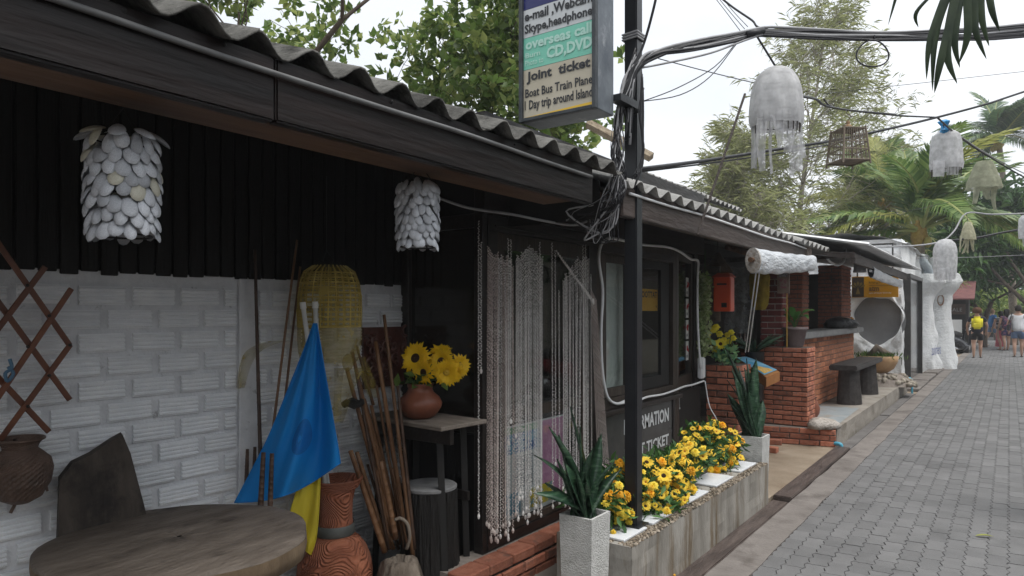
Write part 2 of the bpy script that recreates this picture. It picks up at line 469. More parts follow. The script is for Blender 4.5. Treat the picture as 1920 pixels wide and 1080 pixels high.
O('gutter', MB().box(-1.62, -1.40, 1.5, 60, -.119, -.07), mat('gutter mud', (.03, .025, .02), (.06, .05, .04), 6, .6), kind='structure')
m_plank = mat('weathered dark plank', (.05, .036, .031), (.12, .092, .08), 6, .5, .7, 28, stretch=(4, .5, 4), spec=.45, dirt=((.03, .022, .02), 5, .55, (3, .4, 3)))
def plank(label, x0, x1, y0, y1, z0, z1, m=m_plank, skew=0):
    me = rbox('gutter_plank', x1 - x0, y1 - y0, z1 - z0, .006, 2)
    O('gutter_plank', me, m, label=label, cat='plank', group='planks over the roadside gutter', M=T((x0 + x1) / 2, (y0 + y1) / 2, (z0 + z1) / 2) @ Matrix.Rotation(skew, 4, 'Z'))
plank('long dark wooden plank covering the gutter beside the concrete flower planter', -1.555, -1.43, 2.2, 5.72, -.06, -.012)
plank('dark wooden plank raised at its end, in front of the shop entrance floor', -1.56, -1.415, 5.74, 8.26, -.02, .022, skew=.004)
m_slabg = mat('grey gutter slab', (.1, .093, .09), (.17, .16, .155), 4, .75, .5, 50)
plank('grey concrete slab over the gutter beside the near half of the bar step', -1.555, -1.42, 8.3, 11.3, -.05, -.004, m_slabg)
plank('grey concrete slab over the gutter beside the far half of the bar step', -1.555, -1.42, 11.33, 14.7, -.05, .0, m_slabg, .003)

m_tan = mat('tan cement floor', (.22, .17, .12), (.33, .27, .205), 2.5, .8, .35, 40, dirt=((.2, .145, .1), 1.4, .52))
O('forecourt', MB().box(-5.5, -1.575, 5.63, 8.29, -.115, 0), m_tan, kind='structure')
O('porch_floor', MB().box(-3.2, -1.58, -3.2, 5.625, -.115, -.003), m_concrete_dk, kind='structure')

# ================================================================ CONCRETE PLANTER, TILES, FLOWER BOXES
pl = E('concrete_planter', (-1.9, 4.35, 0), 'long low stained concrete planter with pebble edge and white tiles on top', 'planter')
def pl_side(x0, x1, y0, y1, z0, z1):
    mb = MB()
    def face(a, b, nu, nv, nrm):
        mb.grid(lambda s, t: tuple(Vector(a) + (Vector(b) - Vector(a)) * s + Vector((0, 0, (z1 - z0) * t)) + Vector(nrm) * .006 * vnoise((Vector(a) + (Vector(b) - Vector(a)) * s + Vector((0, 0, t))), 5)), nu, nv)
    face((x1, y0, z0), (x1, y1, z0), 60, 6, (1, 0, 0)); face((x0, y0, z0), (x1, y0, z0), 16, 6, (0, -1, 0)); face((x1, y1, z0), (x0, y1, z0), 16, 6, (0, 1, 0))
    mb.box(x0, x1 - .012, y0 + .012, y1 - .012, z1 - .06, z1 - .002)
    return mb
m_stain = mat('stained concrete', (.2, .185, .16), (.4, .38, .345), 3.2, .85, .5, 50, stretch=(1, 1.6, .35), dirt=((.16, .12, .075), 3.2, .5, (1, 2.2, .25)))
O('body', pl_side(-2.0, -1.55, 3.16, 5.58, -.09, .305), m_stain, pl)
m_peb = mat('mixed pebbles', (.06, .055, .045), (.42, .36, .29), rough=.6, island=True, c3=(.17, .13, .09))
pb = MB()
TILES = [(3.22, 3.49), (3.57, 3.92), (4.08, 4.44), (4.6, 4.95), (5.13, 5.5)]
for _ in range(1500):
    y = rng.uniform(3.18, 5.565); x = rng.choice((rng.uniform(-1.612, -1.556), rng.uniform(-1.612, -1.556), rng.uniform(-1.97, -1.62)))
    if x < -1.613 and any(a - .004 < y < b + .004 for a, b in TILES): continue
    r = rng.uniform(.007, .014); an = rng.uniform(0, 3.14); e = rng.uniform(.55, 1); vs_ = []
    for k in range(6):
        t = k * math.pi / 3; px, py = r * math.cos(t), r * e * math.sin(t)
        vs_.append((x + px * math.cos(an) - py * math.sin(an), y + px * math.sin(an) + py * math.cos(an), .304))
    zz = .309 + rng.uniform(0, .005)
    vs_ += [(x + (a[0] - x) * .6, y + (a[1] - y) * .6, zz) for a in vs_[:6]]
    pb.add(vs_, [(k, (k + 1) % 6, 6 + (k + 1) % 6, 6 + k) for k in range(6)] + [(6, 7, 8, 9, 10, 11)])
O('pebble_border', pb, m_peb, pl, kind='stuff')
m_tile = mat('white tile', (.68, .7, .73), (.76, .78, .8), 6, .3, .05, 60, dirt=((.5, .49, .47), 5, .66))
for a, b in TILES:
    O('tile', rbox('tile', .33, b - a, .012, .002), m_tile, pl, M=T(-1.785, (a + b) / 2, .312) @ Matrix.Rotation(rng.uniform(-.02, .02), 4, 'Z'))

# flower heads --------------------------------------------------------------
m_petal = mat('orange yellow petals', (.8, .36, .012), (.9, .55, .02), 30, .6, trans=.25, rand=.18)
m_petal2 = mat('golden petals', (.88, .58, .03), (.93, .7, .07), 30, .6, trans=.25, rand=.12)
m_fcentre = mat('dark flower centre', (.03, .014, .006), (.07, .03, .01), 80, .9, .8, 200)
m_forange = mat('orange flower centre', (.45, .13, .01), (.6, .22, .015), 80, .9, .8, 200)
m_herb = mat('feathery green', (.03, .09, .025), (.1, .22, .06), rough=.6, trans=.25, island=True)
def petal(mb, ang, r0, r1, w, z0, z1, mi=0, curl=0):
    c, s = math.cos(ang), math.sin(ang)
    def p(r, o, z): return (r * c - o * s, r * s + o * c, z)
    rm = (r0 + r1) * .55
    mb.add([p(r0, -w * .25, z0), p(rm, -w * .5, (z0 + z1) / 2 + curl), p(r1, 0, z1), p(rm, w * .5, (z0 + z1) / 2 + curl), p(r0, w * .25, z0)], [(0, 1, 2, 3, 4)], mi)
def marigold(seed):
    r = random.Random(seed); mb = MB()
    for ring, (n, rad, z0, z1) in enumerate(((9, 1, .0, -.12), (9, .9, .18, .2), (8, .68, .34, .5), (6, .4, .45, .72), (4, .2, .5, .8))):
        for k in range(n):
            petal(mb, 2 * math.pi * (k + .5 * (ring % 2)) / n + r.uniform(-.15, .15), .05, rad * r.uniform(.85, 1.08), .75 * rad, z0, z1 + r.uniform(-.08, .08), 0, .12)
    return mb.mesh('marigold_head')
def daisy(seed, n=11, cen=.34, dark=True):
    r = random.Random(seed); mb = MB()
    for ring in range(2):
        for k in range(n):
            petal(mb, 2 * math.pi * (k + .5 * ring) / n + r.uniform(-.1, .1), .12, r.uniform(.85, 1.05) * (1 - .14 * ring), .46, .05 + .06 * ring, r.uniform(.1, .32), 0, .1)
    mb.lathe([(cen, .06), (cen * .95, .16), (cen * .6, .22), (.01, .23)], 10, mi=1)
    return mb.mesh('daisy_head')
MG = [marigold(i) for i in range(3)]
for me, mm_ in zip(MG, (m_petal, m_petal2, mat('yellow petals', (.9, .7, .05), (.95, .78, .1), 30, .6, trans=.25, rand=.12))): me.materials.append(mm_)
DS = [daisy(i, 11, .24) for i in range(2)] + [daisy(7, 14, .3)]
for me in DS: me.materials.append(m_petal2); me.materials.append(m_fcentre if me is DS[2] else m_forange)

def flower_box(label, cy, y0, y1, heads, seed, box=(-1.985, -1.79), cx=-1.9, zc=.56):
    r = random.Random(seed)
    t = E('flower_box', (sum(box) / 2, cy, .312), label, 'flower box', 'flower boxes on the concrete planter')
    mb = MB(); x0, x1 = box
    za, zb = .319, .445
    o = [(x0 + .02, y0 + .03), (x1 - .02, y0 + .03), (x1 - .02, y1 - .03), (x0 + .02, y1 - .03)]; p = [(x0, y0), (x1, y0), (x1, y1), (x0, y1)]
    q = [(x0 + .012, y0 + .012), (x1 - .012, y0 + .012), (x1 - .012, y1 - .012), (x0 + .012, y1 - .012)]
    mb.add([(*k, za) for k in o] + [(*k, zb) for k in p] + [(*k, zb) for k in q] + [(*k, zb - .03) for k in q],
           [(3, 2, 1, 0)] + [(i, (i + 1) % 4, 4 + (i + 1) % 4, 4 + i) for i in range(4)] + [(4 + i, 4 + (i + 1) % 4, 8 + (i + 1) % 4, 8 + i) for i in range(4)]
           + [(8 + i, 8 + (i + 1) % 4, 12 + (i + 1) % 4, 12 + i) for i in range(4)] + [(12, 13, 14, 15)])
    O('trough', mb, mat('black plastic trough', (.012, .016, .018), (.022, .026, .028), 8, .35), t)
    n = 1500; rg = np.random.default_rng(seed)
    P = np.stack([rg.normal(cx, .07, n), rg.uniform(y0 - .05, y1 + .05, n), rg.uniform(.4, .52, n)], 1)
    D = np.stack([rg.normal(.25, .6, n), rg.normal(0, .6, n), rg.uniform(-.5, .9, n)], 1)
    Hh = np.array([q_[:3] for q_ in heads]); k4 = 7
    P2 = np.repeat(Hh, k4, 0) + rg.normal(0, .018, (len(Hh) * k4, 3)) - [.025, 0, .022]
    P = np.concatenate([P, P2]); D = np.concatenate([D, rg.normal(0, .8, (len(P2), 3)) + [.35, -.25, .1]])
    leaf_cloud('foliage', P, D, .07, m_herb, t, .3, rg)
    sm = MB()
    for (hx, hy, hz, rad, kind) in heads:
        base = Vector((cx + r.uniform(-.04, .04), min(max(hy, y0), y1), .43))
        top = Vector((hx, hy, hz)); mid = (base + top) / 2 + Vector((0, 0, .05))
        sm.tube(smooth_path([base, mid, top], 3), .0025, 4)
        d = Vector((hx - cx + .22 + r.uniform(-.15, .25), (hy - cy) * .5 - .3 + r.uniform(-.35, .2), (hz - .5) * 1.5 + .55 + r.uniform(-.2, .3)))
        me = DS[kind % len(DS)] if kind >= 0 else MG[(-kind) % 3]
        O('flower_head', me, None, t, M=T(top) @ frame_to(d) @ Matrix.Rotation(r.uniform(0, 6), 4, 'Z') @ Matrix.Scale(rad, 4))
    O('stems', sm, mat('green stem', (.04, .1, .03), (.07, .15, .04), 9, .6), t)
    return t
def heads_in(u0, u1, v0, v1, d0, d1, n, seed, r0=.02, r1=.034, dais=.5, tilt=0.0):
    """flower heads spread over a patch of the hedge of flowers, each at its own depth"""
    r = random.Random(seed); out = []; tries = 0
    while len(out) < n and tries < 4000:
        tries += 1
        s, q = r.random(), r.random()
        u = u0 + (u1 - u0) * s; v = v0 + (v1 - v0) * q + tilt * (s - .5)
        e = ((s - .5) / .5) ** 2 + ((q - .5) / .5) ** 2
        if e > 1.05: continue
        d = d0 + (d1 - d0) * s - .13 * (1 - (q - .5) ** 2 * 2) * .6 + r.uniform(-.05, .05) + .14 * (1 - q)
        p = at(u, v, d)
        rad = r.uniform(r0, r1)
        if any((Vector(o[:3]) - p).length < (rad + o[3]) * .56 for o in out): continue
        p.x = max(p.x, -2.27); p.z = max(p.z, .33)
        out.append((p.x, p.y, p.z, rad, r.choice((0, 1, 2)) if r.random() < dais else -r.choice((1, 2, 3))))
    return out
h1 = heads_in(1130, 1195, 865, 985, 3.75, 3.85, 30, 1, .024, .036, dais=.15)
h1 += [(*at(1160, 970, 3.72), .034, -1), (*at(1172, 963, 3.7), .033, -2), (*at(1150, 998, 3.66), .018, -1)]
flower_box('flower box of orange marigolds half hidden behind the black pole', 3.5, 3.33, 3.62, h1, 21)
h2 = heads_in(1194, 1304, 858, 955, 3.95, 4.25, 62, 2, .018, .04, tilt=-25)
h2 += [(*at(1212, 868, 4.1), .05, 2), (*at(1244, 893, 4.05), .055, 2), (*at(1250, 958, 3.93), .03, -1), (*at(1283, 938, 4.05), .026, 1)]
flower_box('middle flower box with large yellow daisies just right of the black pole', 4.0, 3.72, 4.3, h2, 22)
h3 = heads_in(1248, 1335, 832, 888, 4.45, 4.85, 34, 3, .02, .038, tilt=-14) + heads_in(1278, 1392, 790, 882, 4.95, 5.3, 76, 4, .02, .044, tilt=14)
flower_box('fullest flower box of golden blooms next to the snake plant pot', 4.95, 4.55, 5.35, h3, 23)

# snake plants -----------------------------------------------------------------
m_pot = mat('white textured pot', (.5, .5, .48), (.66, .66, .64), 18, .9, 1.0, 130, bdist=.012, dirt=((.06, .055, .045), 7, .64))
m_snake = mat('snake plant leaf', (.01, .03, .016), (.085, .15, .085), 30, .36, .15, 30, stretch=(.5, .5, 3), rand=.25, c3=(.022, .055, .03))
m_soil = mat('soil', (.03, .02, .014), (.06, .045, .03), 30, .95, .6, 60)
def blade(base, tip, bend, w, n=9, seed=0):
    w = w * 1.75
    """one stiff leaf: curved strip with a shallow channel and a pointed end"""
    base, tip = Vector(base), Vector(tip); ax = tip - base; side = ax.cross(Vector((0, 0, 1)))
    if side.length < .02: side = Vector((1, 0, 0))
    side.normalize(); r = random.Random(seed); side = (Matrix.Rotation(r.uniform(-.9, .9), 4, ax.normalized()) @ side)
    nn = side.cross(ax).normalized(); mb = MB(); vs_ = []
    for i in range(n + 1):
        t = i / n; wd = w * (.62 + .6 * math.sin(min(t * 1.9, 1.57)) * .65) * (1 - max(0, (t - .55) / .45) ** 1.7)
        c = base + ax * t + Vector(bend) * (t * t) * 1.0
        sd = Matrix.Rotation(.35 * t * (1 if seed % 2 else -1), 4, ax.normalized()) @ side
        vs_ += [c - sd * wd / 2 + nn * wd * .16, c + nn * .003, c + sd * wd / 2 + nn * wd * .16, c - nn * .005]
    fs = []
    for i in range(n):
        a = i * 4; b = a + 4
        fs += [(a, a + 1, b + 1, b), (a + 1, a + 2, b + 2, b + 1), (a + 2, a + 3, b + 3, b + 2), (a + 3, a, b, b + 3)]
    return mb.add(vs_, fs)
def snake_plant(label, x0, x1, y0, y1, zt, leaves, seed):
    t = E('potted_snake_plant', ((x0 + x1) / 2, (y0 + y1) / 2, 0), label, 'potted plant', 'snake plants flanking the planter')
    mb = MB(); cx, cy = (x0 + x1) / 2, (y0 + y1) / 2; hx, hy = (x1 - x0) / 2, (y1 - y0) / 2
    rings = [(.86, 0), (.9, .1), (1, zt), (.86, zt), (.84, zt - .035)]; vs_ = []
    for k, z in rings: vs_ += [(cx - hx * k, cy - hy * k, z), (cx + hx * k, cy - hy * k, z), (cx + hx * k, cy + hy * k, z), (cx - hx * k, cy + hy * k, z)]
    mb.add(vs_, [(4 * i + k, 4 * i + (k + 1) % 4, 4 * i + 4 + (k + 1) % 4, 4 * i + 4 + k) for i in range(4) for k in range(4)])
    O('pot', mb, m_pot, t)
    O('soil', MB().add([(cx - hx * .85, cy - hy * .85, zt - .03), (cx + hx * .85, cy - hy * .85, zt - .03), (cx + hx * .85, cy + hy * .85, zt - .03), (cx - hx * .85, cy + hy * .85, zt - .03)], [(0, 1, 2, 3)]), m_soil, t)
    for i, (b, tp, bend, w) in enumerate(leaves): O('leaf', blade(b, tp, bend, w, seed=seed + i), m_snake, t, smooth=True)
    return t
def px_leaves(lst, d, cx, cy, z0, spread=.05, seed=0):
    r = random.Random(seed); out = []
    for (u, v, dd, bend, w) in lst:
        p = at(u, v, d + dd); out.append(((cx + r.uniform(-spread, spread), cy + r.uniform(-spread, spread), z0), p - Vector(bend), bend, w))
    return out
lv1 = [(1002, 853, -.05, (-.12, -.04, -.1), .05), (1000, 925, -.12, (-.1, -.02, -.12), .042), (1030, 800, 0, (-.03, 0, -.02), .05), (1048, 815, .03, (0, 0, 0), .055),
       (1070, 762, .05, (.0, 0, 0), .058), (1060, 870, -.06, (.01, 0, -.02), .06), (1088, 800, .0, (.02, 0, 0), .055), (1128, 812, .1, (.02, .02, 0), .052),
       (1112, 840, -.04, (.02, 0, 0), .05), (1150, 868, .02, (.06, .03, -.05), .045), (1165, 880, .1, (.07, .05, -.06), .04), (1022, 905, .05, (-.03, 0, -.03), .05),
       (1080, 880, -.08, (.0, 0, 0), .055), (1100, 905, -.1, (.04, 0, -.06), .05), (1045, 860, -.05, (0, 0, 0), .05)]
snake_plant('tall snake plant in a white textured pot before the shell bead door', -1.815, -1.63, 2.89, 3.08, .5,
            px_leaves(lv1, 3.42, -1.72, 2.985, .45, .05, 5), 31)
lv2 = [(1362, 655, .05, (-.04, 0, 0), .06), (1372, 690, 0, (0, 0, 0), .06), (1364, 738, -.05, (-.05, -.03, 0), .055), (1363, 712, .05, (-.12, 0, -.1), .03), (1400, 672, .02, (.0, 0, 0), .055), (1412, 700, -.02, (0, 0, 0), .06),
       (1392, 720, -.06, (0, 0, 0), .06), (1428, 770, .02, (.03, 0, 0), .055), (1418, 672, .05, (0, .02, 0), .05), (1385, 690, .08, (0, 0, 0), .06), (1430, 750, .06, (.02, 0, 0), .06),
       (1378, 712, -.04, (-.02, 0, 0), .065), (1405, 735, -.08, (.01, 0, 0), .065), (1396, 690, .1, (0, 0, 0), .06), (1420, 728, .0, (.02, 0, 0), .06), (1372, 760, -.08, (-.03, 0, 0), .06)]
snake_plant('snake plant with upright leaves in a white pot at the far planter end', -1.82, -1.6, 5.6, 5.81, .5,
            px_leaves([(a, b, c, d, w * 1.25) for a, b, c, d, w in lv2], 5.65, -1.71, 5.7, .45, .05, 6), 61)

# ================================================================ STEEL POLE AND LIGHTBOX SIGN
pole = E('steel_pole', (-1.7, 3.485, .318), 'tall square black steel pole standing on the planter tiles', 'pole')
O('shaft', rbox('shaft', .076, .076, 4.6, .006, 2), m_blackpaint, pole, M=T(-1.7, 3.485, .318 + 2.3))
O('base_plate', rbox('base_plate', .13, .13, .008, .002), m_blackpaint, pole, M=T(-1.7, 3.485, .322))
for z in (3.02, 3.035, 3.05):
    O('wire_tie', MB().tube([(-1.745, 3.44, z), (-1.655, 3.44, z + .004), (-1.655, 3.53, z + .006), (-1.745, 3.53, z)], .006, 6, close=True), m_greycable, pole)

sg = E('lightbox_sign', (-1.9, 3.1, 2.5), 'grey lightbox sign advertising calls and joint tickets, fixed to the black pole', 'sign')
SX0, SX1, SY0, SY1, SZ0, SZ1 = -2.118, -1.658, 2.99, 3.17, 2.52, 3.6
m_cab = mat('scuffed grey sheet metal', (.09, .105, .125), (.17, .19, .21), 7, .4, .15, 30, metal=.3, dirt=((.32, .33, .35), 8, .56, (1, 1, .7)))
m_signframe = mat('dark sign frame', (.03, .036, .042), (.055, .062, .068), 9, .45, .2, 60, dirt=((.015, .013, .012), 12, .55))
O('cabinet', rbox('cabinet', SX1 - SX0, SY1 - SY0 - .01, SZ1 - SZ0, .004), m_cab, sg, M=T((SX0 + SX1) / 2, (SY0 + SY1) / 2 + .005, (SZ0 + SZ1) / 2))
for nm, x0, x1, z0, z1 in (('left_frame', SX0 - .004, SX0 + .018, SZ0 - .004, SZ1), ('right_frame', SX1 - .018, SX1 + .004, SZ0 - .004, SZ1)):
    O('frame_rail', rbox('frame_rail', x1 - x0, .03, z1 - z0, .003), m_signframe, sg, M=T((x0 + x1) / 2, SY0 - .006, (z0 + z1) / 2))
O('frame_rail', rbox('frame_rail', SX1 - SX0 - .036, .029, .02, .003), m_signframe, sg, M=T((SX0 + SX1) / 2, SY0 - .006, SZ0 + .007))
def sband(name, z0l, z0r, z1l, z1r, m, y=SY0 - .002):
    O(name, MB().add([(SX0 + .018, y, z0l), (SX1 - .018, y, z0r), (SX1 - .018, y, z1r), (SX0 + .018, y, z1l)], [(0, 1, 2, 3)]), m, sg)
fade = dict(dirt=((.36, .33, .27), 5, .62), rough=.35)
sband('cream_panel', SZ0 + .01, SZ0 + .01, 2.795, 2.795, mat('faded cream vinyl', (.47, .42, .32), (.55, .5, .4), 3, **fade), SY0 - .002)
sband('green_panel', 2.797, 2.797, 2.965, 2.965, mat('mint green vinyl', (.17, .53, .4), (.22, .6, .46), 3, .35))
sband('white_panel', 2.967, 2.967, 3.115, 3.115, mat('aged white vinyl', (.55, .57, .58), (.62, .64, .65), 3, .35))
sband('navy_panel', 3.117, 3.117, 3.58, 3.58, mat('navy vinyl', (.02, .025, .12), (.03, .035, .15), 3, .35))
sband('yellow_stripe', SZ0 + .012, SZ0 + .012, SZ0 + .022, SZ0 + .036, mat('yellow vinyl', (.72, .42, .02), (.78, .5, .04), 3, .35), SY0 - .004)
m_ink = mat('black ink', (.02, .022, .028), (.035, .037, .04), 9, .4); m_pale = mat('pale mint ink', (.42, .68, .58), (.48, .72, .64), 9, .4)
def st(s, x0, x1, z0, z1, m=m_ink, bold=.02): text('lettering', s, (x1 - x0), z1 - z0, (x0, SY0 - .0045, z0), (1, 0, 0), (0, 0, 1), m, sg, .001, bold)
XL, XR = SX0 + .026, SX1 - .022
st('e-mail ,Webcam', XL, XR, 3.044, 3.104, bold=.032); st('Skype,headphone', XL, XR, 2.974, 3.036, bold=.032)
st('overseas call', XL + .006, XR - .004, 2.9, 2.955, m_pale, .035); st('CD,DVD', XL + .14, XR, 2.815, 2.886, m_pale, .045)
st('Burn', XL + .005, XL + .1, 2.856, 2.884, m_pale, .02); st('Photo to', XL + .003, XL + .12, 2.815, 2.845, m_pale, .01)
st('Joint  ticket', XL + .012, XR - .012, 2.716, 2.782, bold=.034); st('Boat Bus Train Plane', XL + .004, XR, 2.646, 2.692, bold=.02)
st('1 Day trip around Island', XL, XR, 2.566, 2.63, bold=.024)
O('bracket', MB().box(-1.68, -1.62, 3.2, 3.44, 2.6, 2.64).box(-2.1, -1.62, 3.175, 3.2, 2.6, 2.635), m_blackpaint, sg)
O('bracket', MB().box(-1.68, -1.62, 3.2, 3.44, 3.3, 3.34), m_blackpaint, sg)
# ================================================================ TICKET SHOP WITH ITS PORCH
rng = random.Random(5)
shop = E('ticket_shop', (-2.6, 2.5, 0), 'low dark timber shop with white block porch wall and corrugated roof', 'building')
WX = -3.0                     # porch back wall face
# --- porch back wall: mortar body and ribbed blocks
def ribbed_brick(l, h=.076, d=.02):
    k = ('rib', round(l, 3))
    if k in BRK: return BRK[k]
    a, c = l / 2, h / 2
    prof = [(-c, 0), (-c, d * .6)]
    n = 4; st_ = (h - .006) / n
    for i in range(n):
        z = -c + .003 + i * st_
        prof += [(z + .001, d * .66), (z + .005, d), (z + st_ - .0065, d), (z + st_ - .0025, d * .66)]
    prof += [(c, d * .6), (c, 0)]
    mb = MB(); m = len(prof)
    mb.add([(-a, -y, z) for z, y in prof] + [(-a + .003, -y, z) for z, y in prof] + [(a - .003, -y, z) for z, y in prof] + [(a, -y, z) for z, y in prof], [])
    mb.f = []; mb.m = []
    for s in (1,):
        mb.f += [(s * m + i, (s + 1) * m + i, (s + 1) * m + i + 1, s * m + i + 1) for i in range(m - 1)]
    mb.f += [tuple(range(m, 2 * m))[::-1], tuple(range(2 * m, 3 * m))]
    mb.m = [0] * len(mb.f)
    BRK[k] = mb.mesh('brick'); return BRK[k]
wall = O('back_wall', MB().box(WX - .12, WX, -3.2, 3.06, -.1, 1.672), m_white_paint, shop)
for row in range(17):
    z = .115 + row * .0972
    if z > 1.64: break
    for (ya, yb) in ((-.35, 1.862), (1.985, 2.985)):
        y = ya - (.11 if row % 2 else 0) - .03
        while y < yb - .03:
            a, b = max(y, ya), min(y + .182, yb); y += .208
            if b - a < .04: continue
            M = basis((WX + rng.uniform(-.002, .001), (a + b) / 2, z + rng.uniform(-.002, .002)), (0, 1, 0), (-1, 0, 0), (0, 0, 1)) @ Euler((rng.gauss(0, .01), rng.gauss(0, .006), rng.gauss(0, .01))).to_matrix().to_4x4()
            O('brick', ribbed_brick(round((b - a) / .02) * .02), m_white_brick, wall, M=M)
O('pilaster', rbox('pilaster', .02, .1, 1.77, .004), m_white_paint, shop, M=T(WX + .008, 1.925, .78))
# --- dark vertical boarding above the blocks
m_slat = mat('black stained boarding', (.0035, .0032, .003), (.008, .0072, .0065), 8, .7, .5, 30, stretch=(4, 4, .3), rand=.2)
clad = O('boarding', MB().box(WX - .1, WX - .005, -3.2, 3.06, 1.674, 2.6), m_black, shop)
me_s = rbox('slat', .02, .062, .94, .003)
for i in range(46):
    O('slat', me_s, m_slat, clad, M=T(WX + .006 + rng.uniform(-.004, .004), -.42 + i * .0745, 2.135 + rng.uniform(-.012, .008)))
# --- unseen porch end wall beyond the frame, added to keep light out
O('added_end_wall', MB().box(-3.0, -1.7, -3.2, -3.1, -.1, 2.6), m_darkwood, shop)
# --- side wall of the shop, facing the porch: posts, panel
SYW = 2.985
sw = O('side_wall', MB().box(WX, -2.36, SYW + .02, SYW + .07, -.1, 2.62), m_black, shop)
O('side_panel', MB().add([(-2.93, SYW + .006, .9), (-2.43, SYW + .006, .9), (-2.43, SYW + .006, 1.98), (-2.93, SYW + .006, 1.98)], [(0, 1, 2, 3)]),
  mat('dark window film', (.012, .011, .009), (.02, .018, .015), 3, .12, .04, 8, spec=.6), shop)
for x in (-2.965, -2.39): O('post', rbox('post', .065, .05, 2.6, .004), m_darkwood, shop, M=T(x, SYW, 1.2))
for z, h in ((.86, .07), (2.02, .08)): O('rail', rbox('rail', .51, .04, h, .004), m_darkwood, shop, M=T(-2.678, SYW, z))
O('lower_panel', rbox('lower_panel', .5, .02, .86, .003), m_slat, shop, M=T(-2.678, SYW + .008, .38))

# --- street front: door bay
FX = -2.35
m_frame = mat('brown door timber', (.028, .021, .016), (.06, .046, .036), 7, .5, .4, 30, stretch=(3, 3, .4), spec=.4)
m_pane = glass('dusty pane', (.95, .97, .96), .03, .95)
O('header', MB().box(FX - .06, FX + .005, 2.96, 6.32, 2.055, 2.62), m_darkwood, shop)
O('step', MB().box(FX - .2, -2.215, 2.62, 4.25, -.1, .098), m_mortar_dk, shop)
stp = O('step_core', MB().box(FX - .1, -2.235, 2.64, 4.24, .098, .16), m_mortar, shop)
brick_face(stp, (-2.215, 2.62, -.02), (0, 1, 0), 1.62, .125, m_red_brick, .2, .05, .012, .018, rng)
for i in range(8):
    O('brick', rbox('brick', .13, .195, .055, .006), m_red_brick, stp, M=T(-2.268 + rng.uniform(-.004, .004), 2.73 + i * .208, .143 + rng.uniform(-.003, .003)) @ Matrix.Rotation(rng.uniform(-.03, .03), 4, 'Z'))
door = O('door', MB().box(FX - .05, FX, 3.0, 3.085, .17, 2.05).box(FX - .05, FX, 4.13, 4.235, .17, 2.05).box(FX - .05, FX, 3.085, 4.13, 1.965, 2.05).box(FX - .05, FX, 3.085, 4.13, .17, .225), m_darkwood, shop)
O('door_rail', MB().box(FX - .045, FX - .012, 3.088, 3.17, .228, 1.962).box(FX - .045, FX - .012, 4.05, 4.127, .228, 1.962).box(FX - .045, FX - .012, 3.17, 4.05, 1.87, 1.962)
  .box(FX - .045, FX - .012, 3.17, 4.05, .228, .27).box(FX - .045, FX - .012, 3.17, 4.05, .87, .935), m_frame, door)
O('door_pane', MB().box(FX - .032, FX - .026, 3.165, 4.055, .93, 1.875), m_pane, door)
O('door_pane', MB().box(FX - .032, FX - .026, 3.165, 4.055, .265, .875), m_pane, door)
# poster behind the lower pane
po = E('poster', (FX - .04, 3.45, .27), 'colourful tour poster with lines of print behind the lower door glass', 'poster')
PX_ = FX - .037
def prect(name, y0, y1, z0, z1, m, lift): O(name, MB().add([(PX_ + lift, y0, z0), (PX_ + lift, y1, z0), (PX_ + lift, y1, z1), (PX_ + lift, y0, z1)], [(0, 1, 2, 3)]), m, po)
pm = lambda n, a: mat(n, a, tuple(k * .85 for k in a), 9, .5)
O('sheet', MB().box(PX_ - .003, PX_, 3.18, 3.86, .275, .83), pm('poster white', (.62, .64, .68)), po)
prect('pink_block', 3.6, 3.85, .3, .82, mat('poster pink', (.5, .2, .4), (.65, .35, .5), 20, .5), .0006)
prect('blue_block', 3.2, 3.58, .66, .78, mat('poster blue', (.03, .12, .4), (.2, .42, .6), 24, .5, pos=(.45, .55)), .0006)
prect('green_block', 3.2, 3.55, .78, .82, pm('poster green', (.2, .4, .25)), .0006)
prect('yellow_block', 3.45, 3.72, .3, .42, mat('poster yellow', (.62, .5, .05), (.2, .35, .45), 30, .5, pos=(.5, .6)), .0012)
prect('teal_block', 3.2, 3.36, .3, .43, pm('poster teal', (.15, .35, .5)), .0012)
tl = MB()
for i in range(17):
    z = .63 - i * .0115
    tl.add([(PX_ + .0007, 3.3, z), (PX_ + .0007, 3.3 + rng.uniform(.16, .25), z), (PX_ + .0007, 3.3 + .2, z + .004), (PX_ + .0007, 3.3, z + .004)], [(0, 1, 2, 3)])
O('print_lines', tl, pm('poster print', (.12, .13, .16)), po)

# --- window bay
wb = O('window_frame', MB().box(FX - .05, FX, 4.235, 4.33, .3, 2.055).box(FX - .05, FX, 5.59, 5.68, .3, 2.055).box(FX - .05, FX, 4.33, 5.59, 1.93, 2.055)
       .box(FX - .05, FX, 4.33, 5.59, .80, .88), m_frame, shop)
O('window_rail', MB().box(FX - .012, FX + .008, 4.3, 5.6, 1.94, 1.99), m_darkwood, wb)
O('sash', MB().box(FX - .04, FX - .012, 4.335, 4.40, .885, 1.925).box(FX - .04, FX - .012, 4.72, 4.78, .885, 1.925).box(FX - .04, FX - .012, 4.40, 4.72, .885, .95).box(FX - .04, FX - .012, 4.40, 4.72, 1.87, 1.925), m_frame, wb)
O('sash', MB().box(FX - .046, FX - .02, 4.9, 4.955, .885, 1.925).box(FX - .046, FX - .02, 5.38, 5.55, .885, 1.925).box(FX - .046, FX - .02, 4.955, 5.38, .885, .98).box(FX - .046, FX - .02, 4.955, 5.38, 1.86, 1.925), m_black, wb)
O('pane', MB().box(FX - .03, FX - .026, 4.395, 4.725, .945, 1.875), m_pane, wb)
O('pane', MB().box(FX - .036, FX - .032, 4.95, 5.385, .975, 1.865), m_pane, wb)
O('pane', MB().box(FX - .03, FX - .026, 4.78, 4.9, .89, 1.92), m_pane, wb)
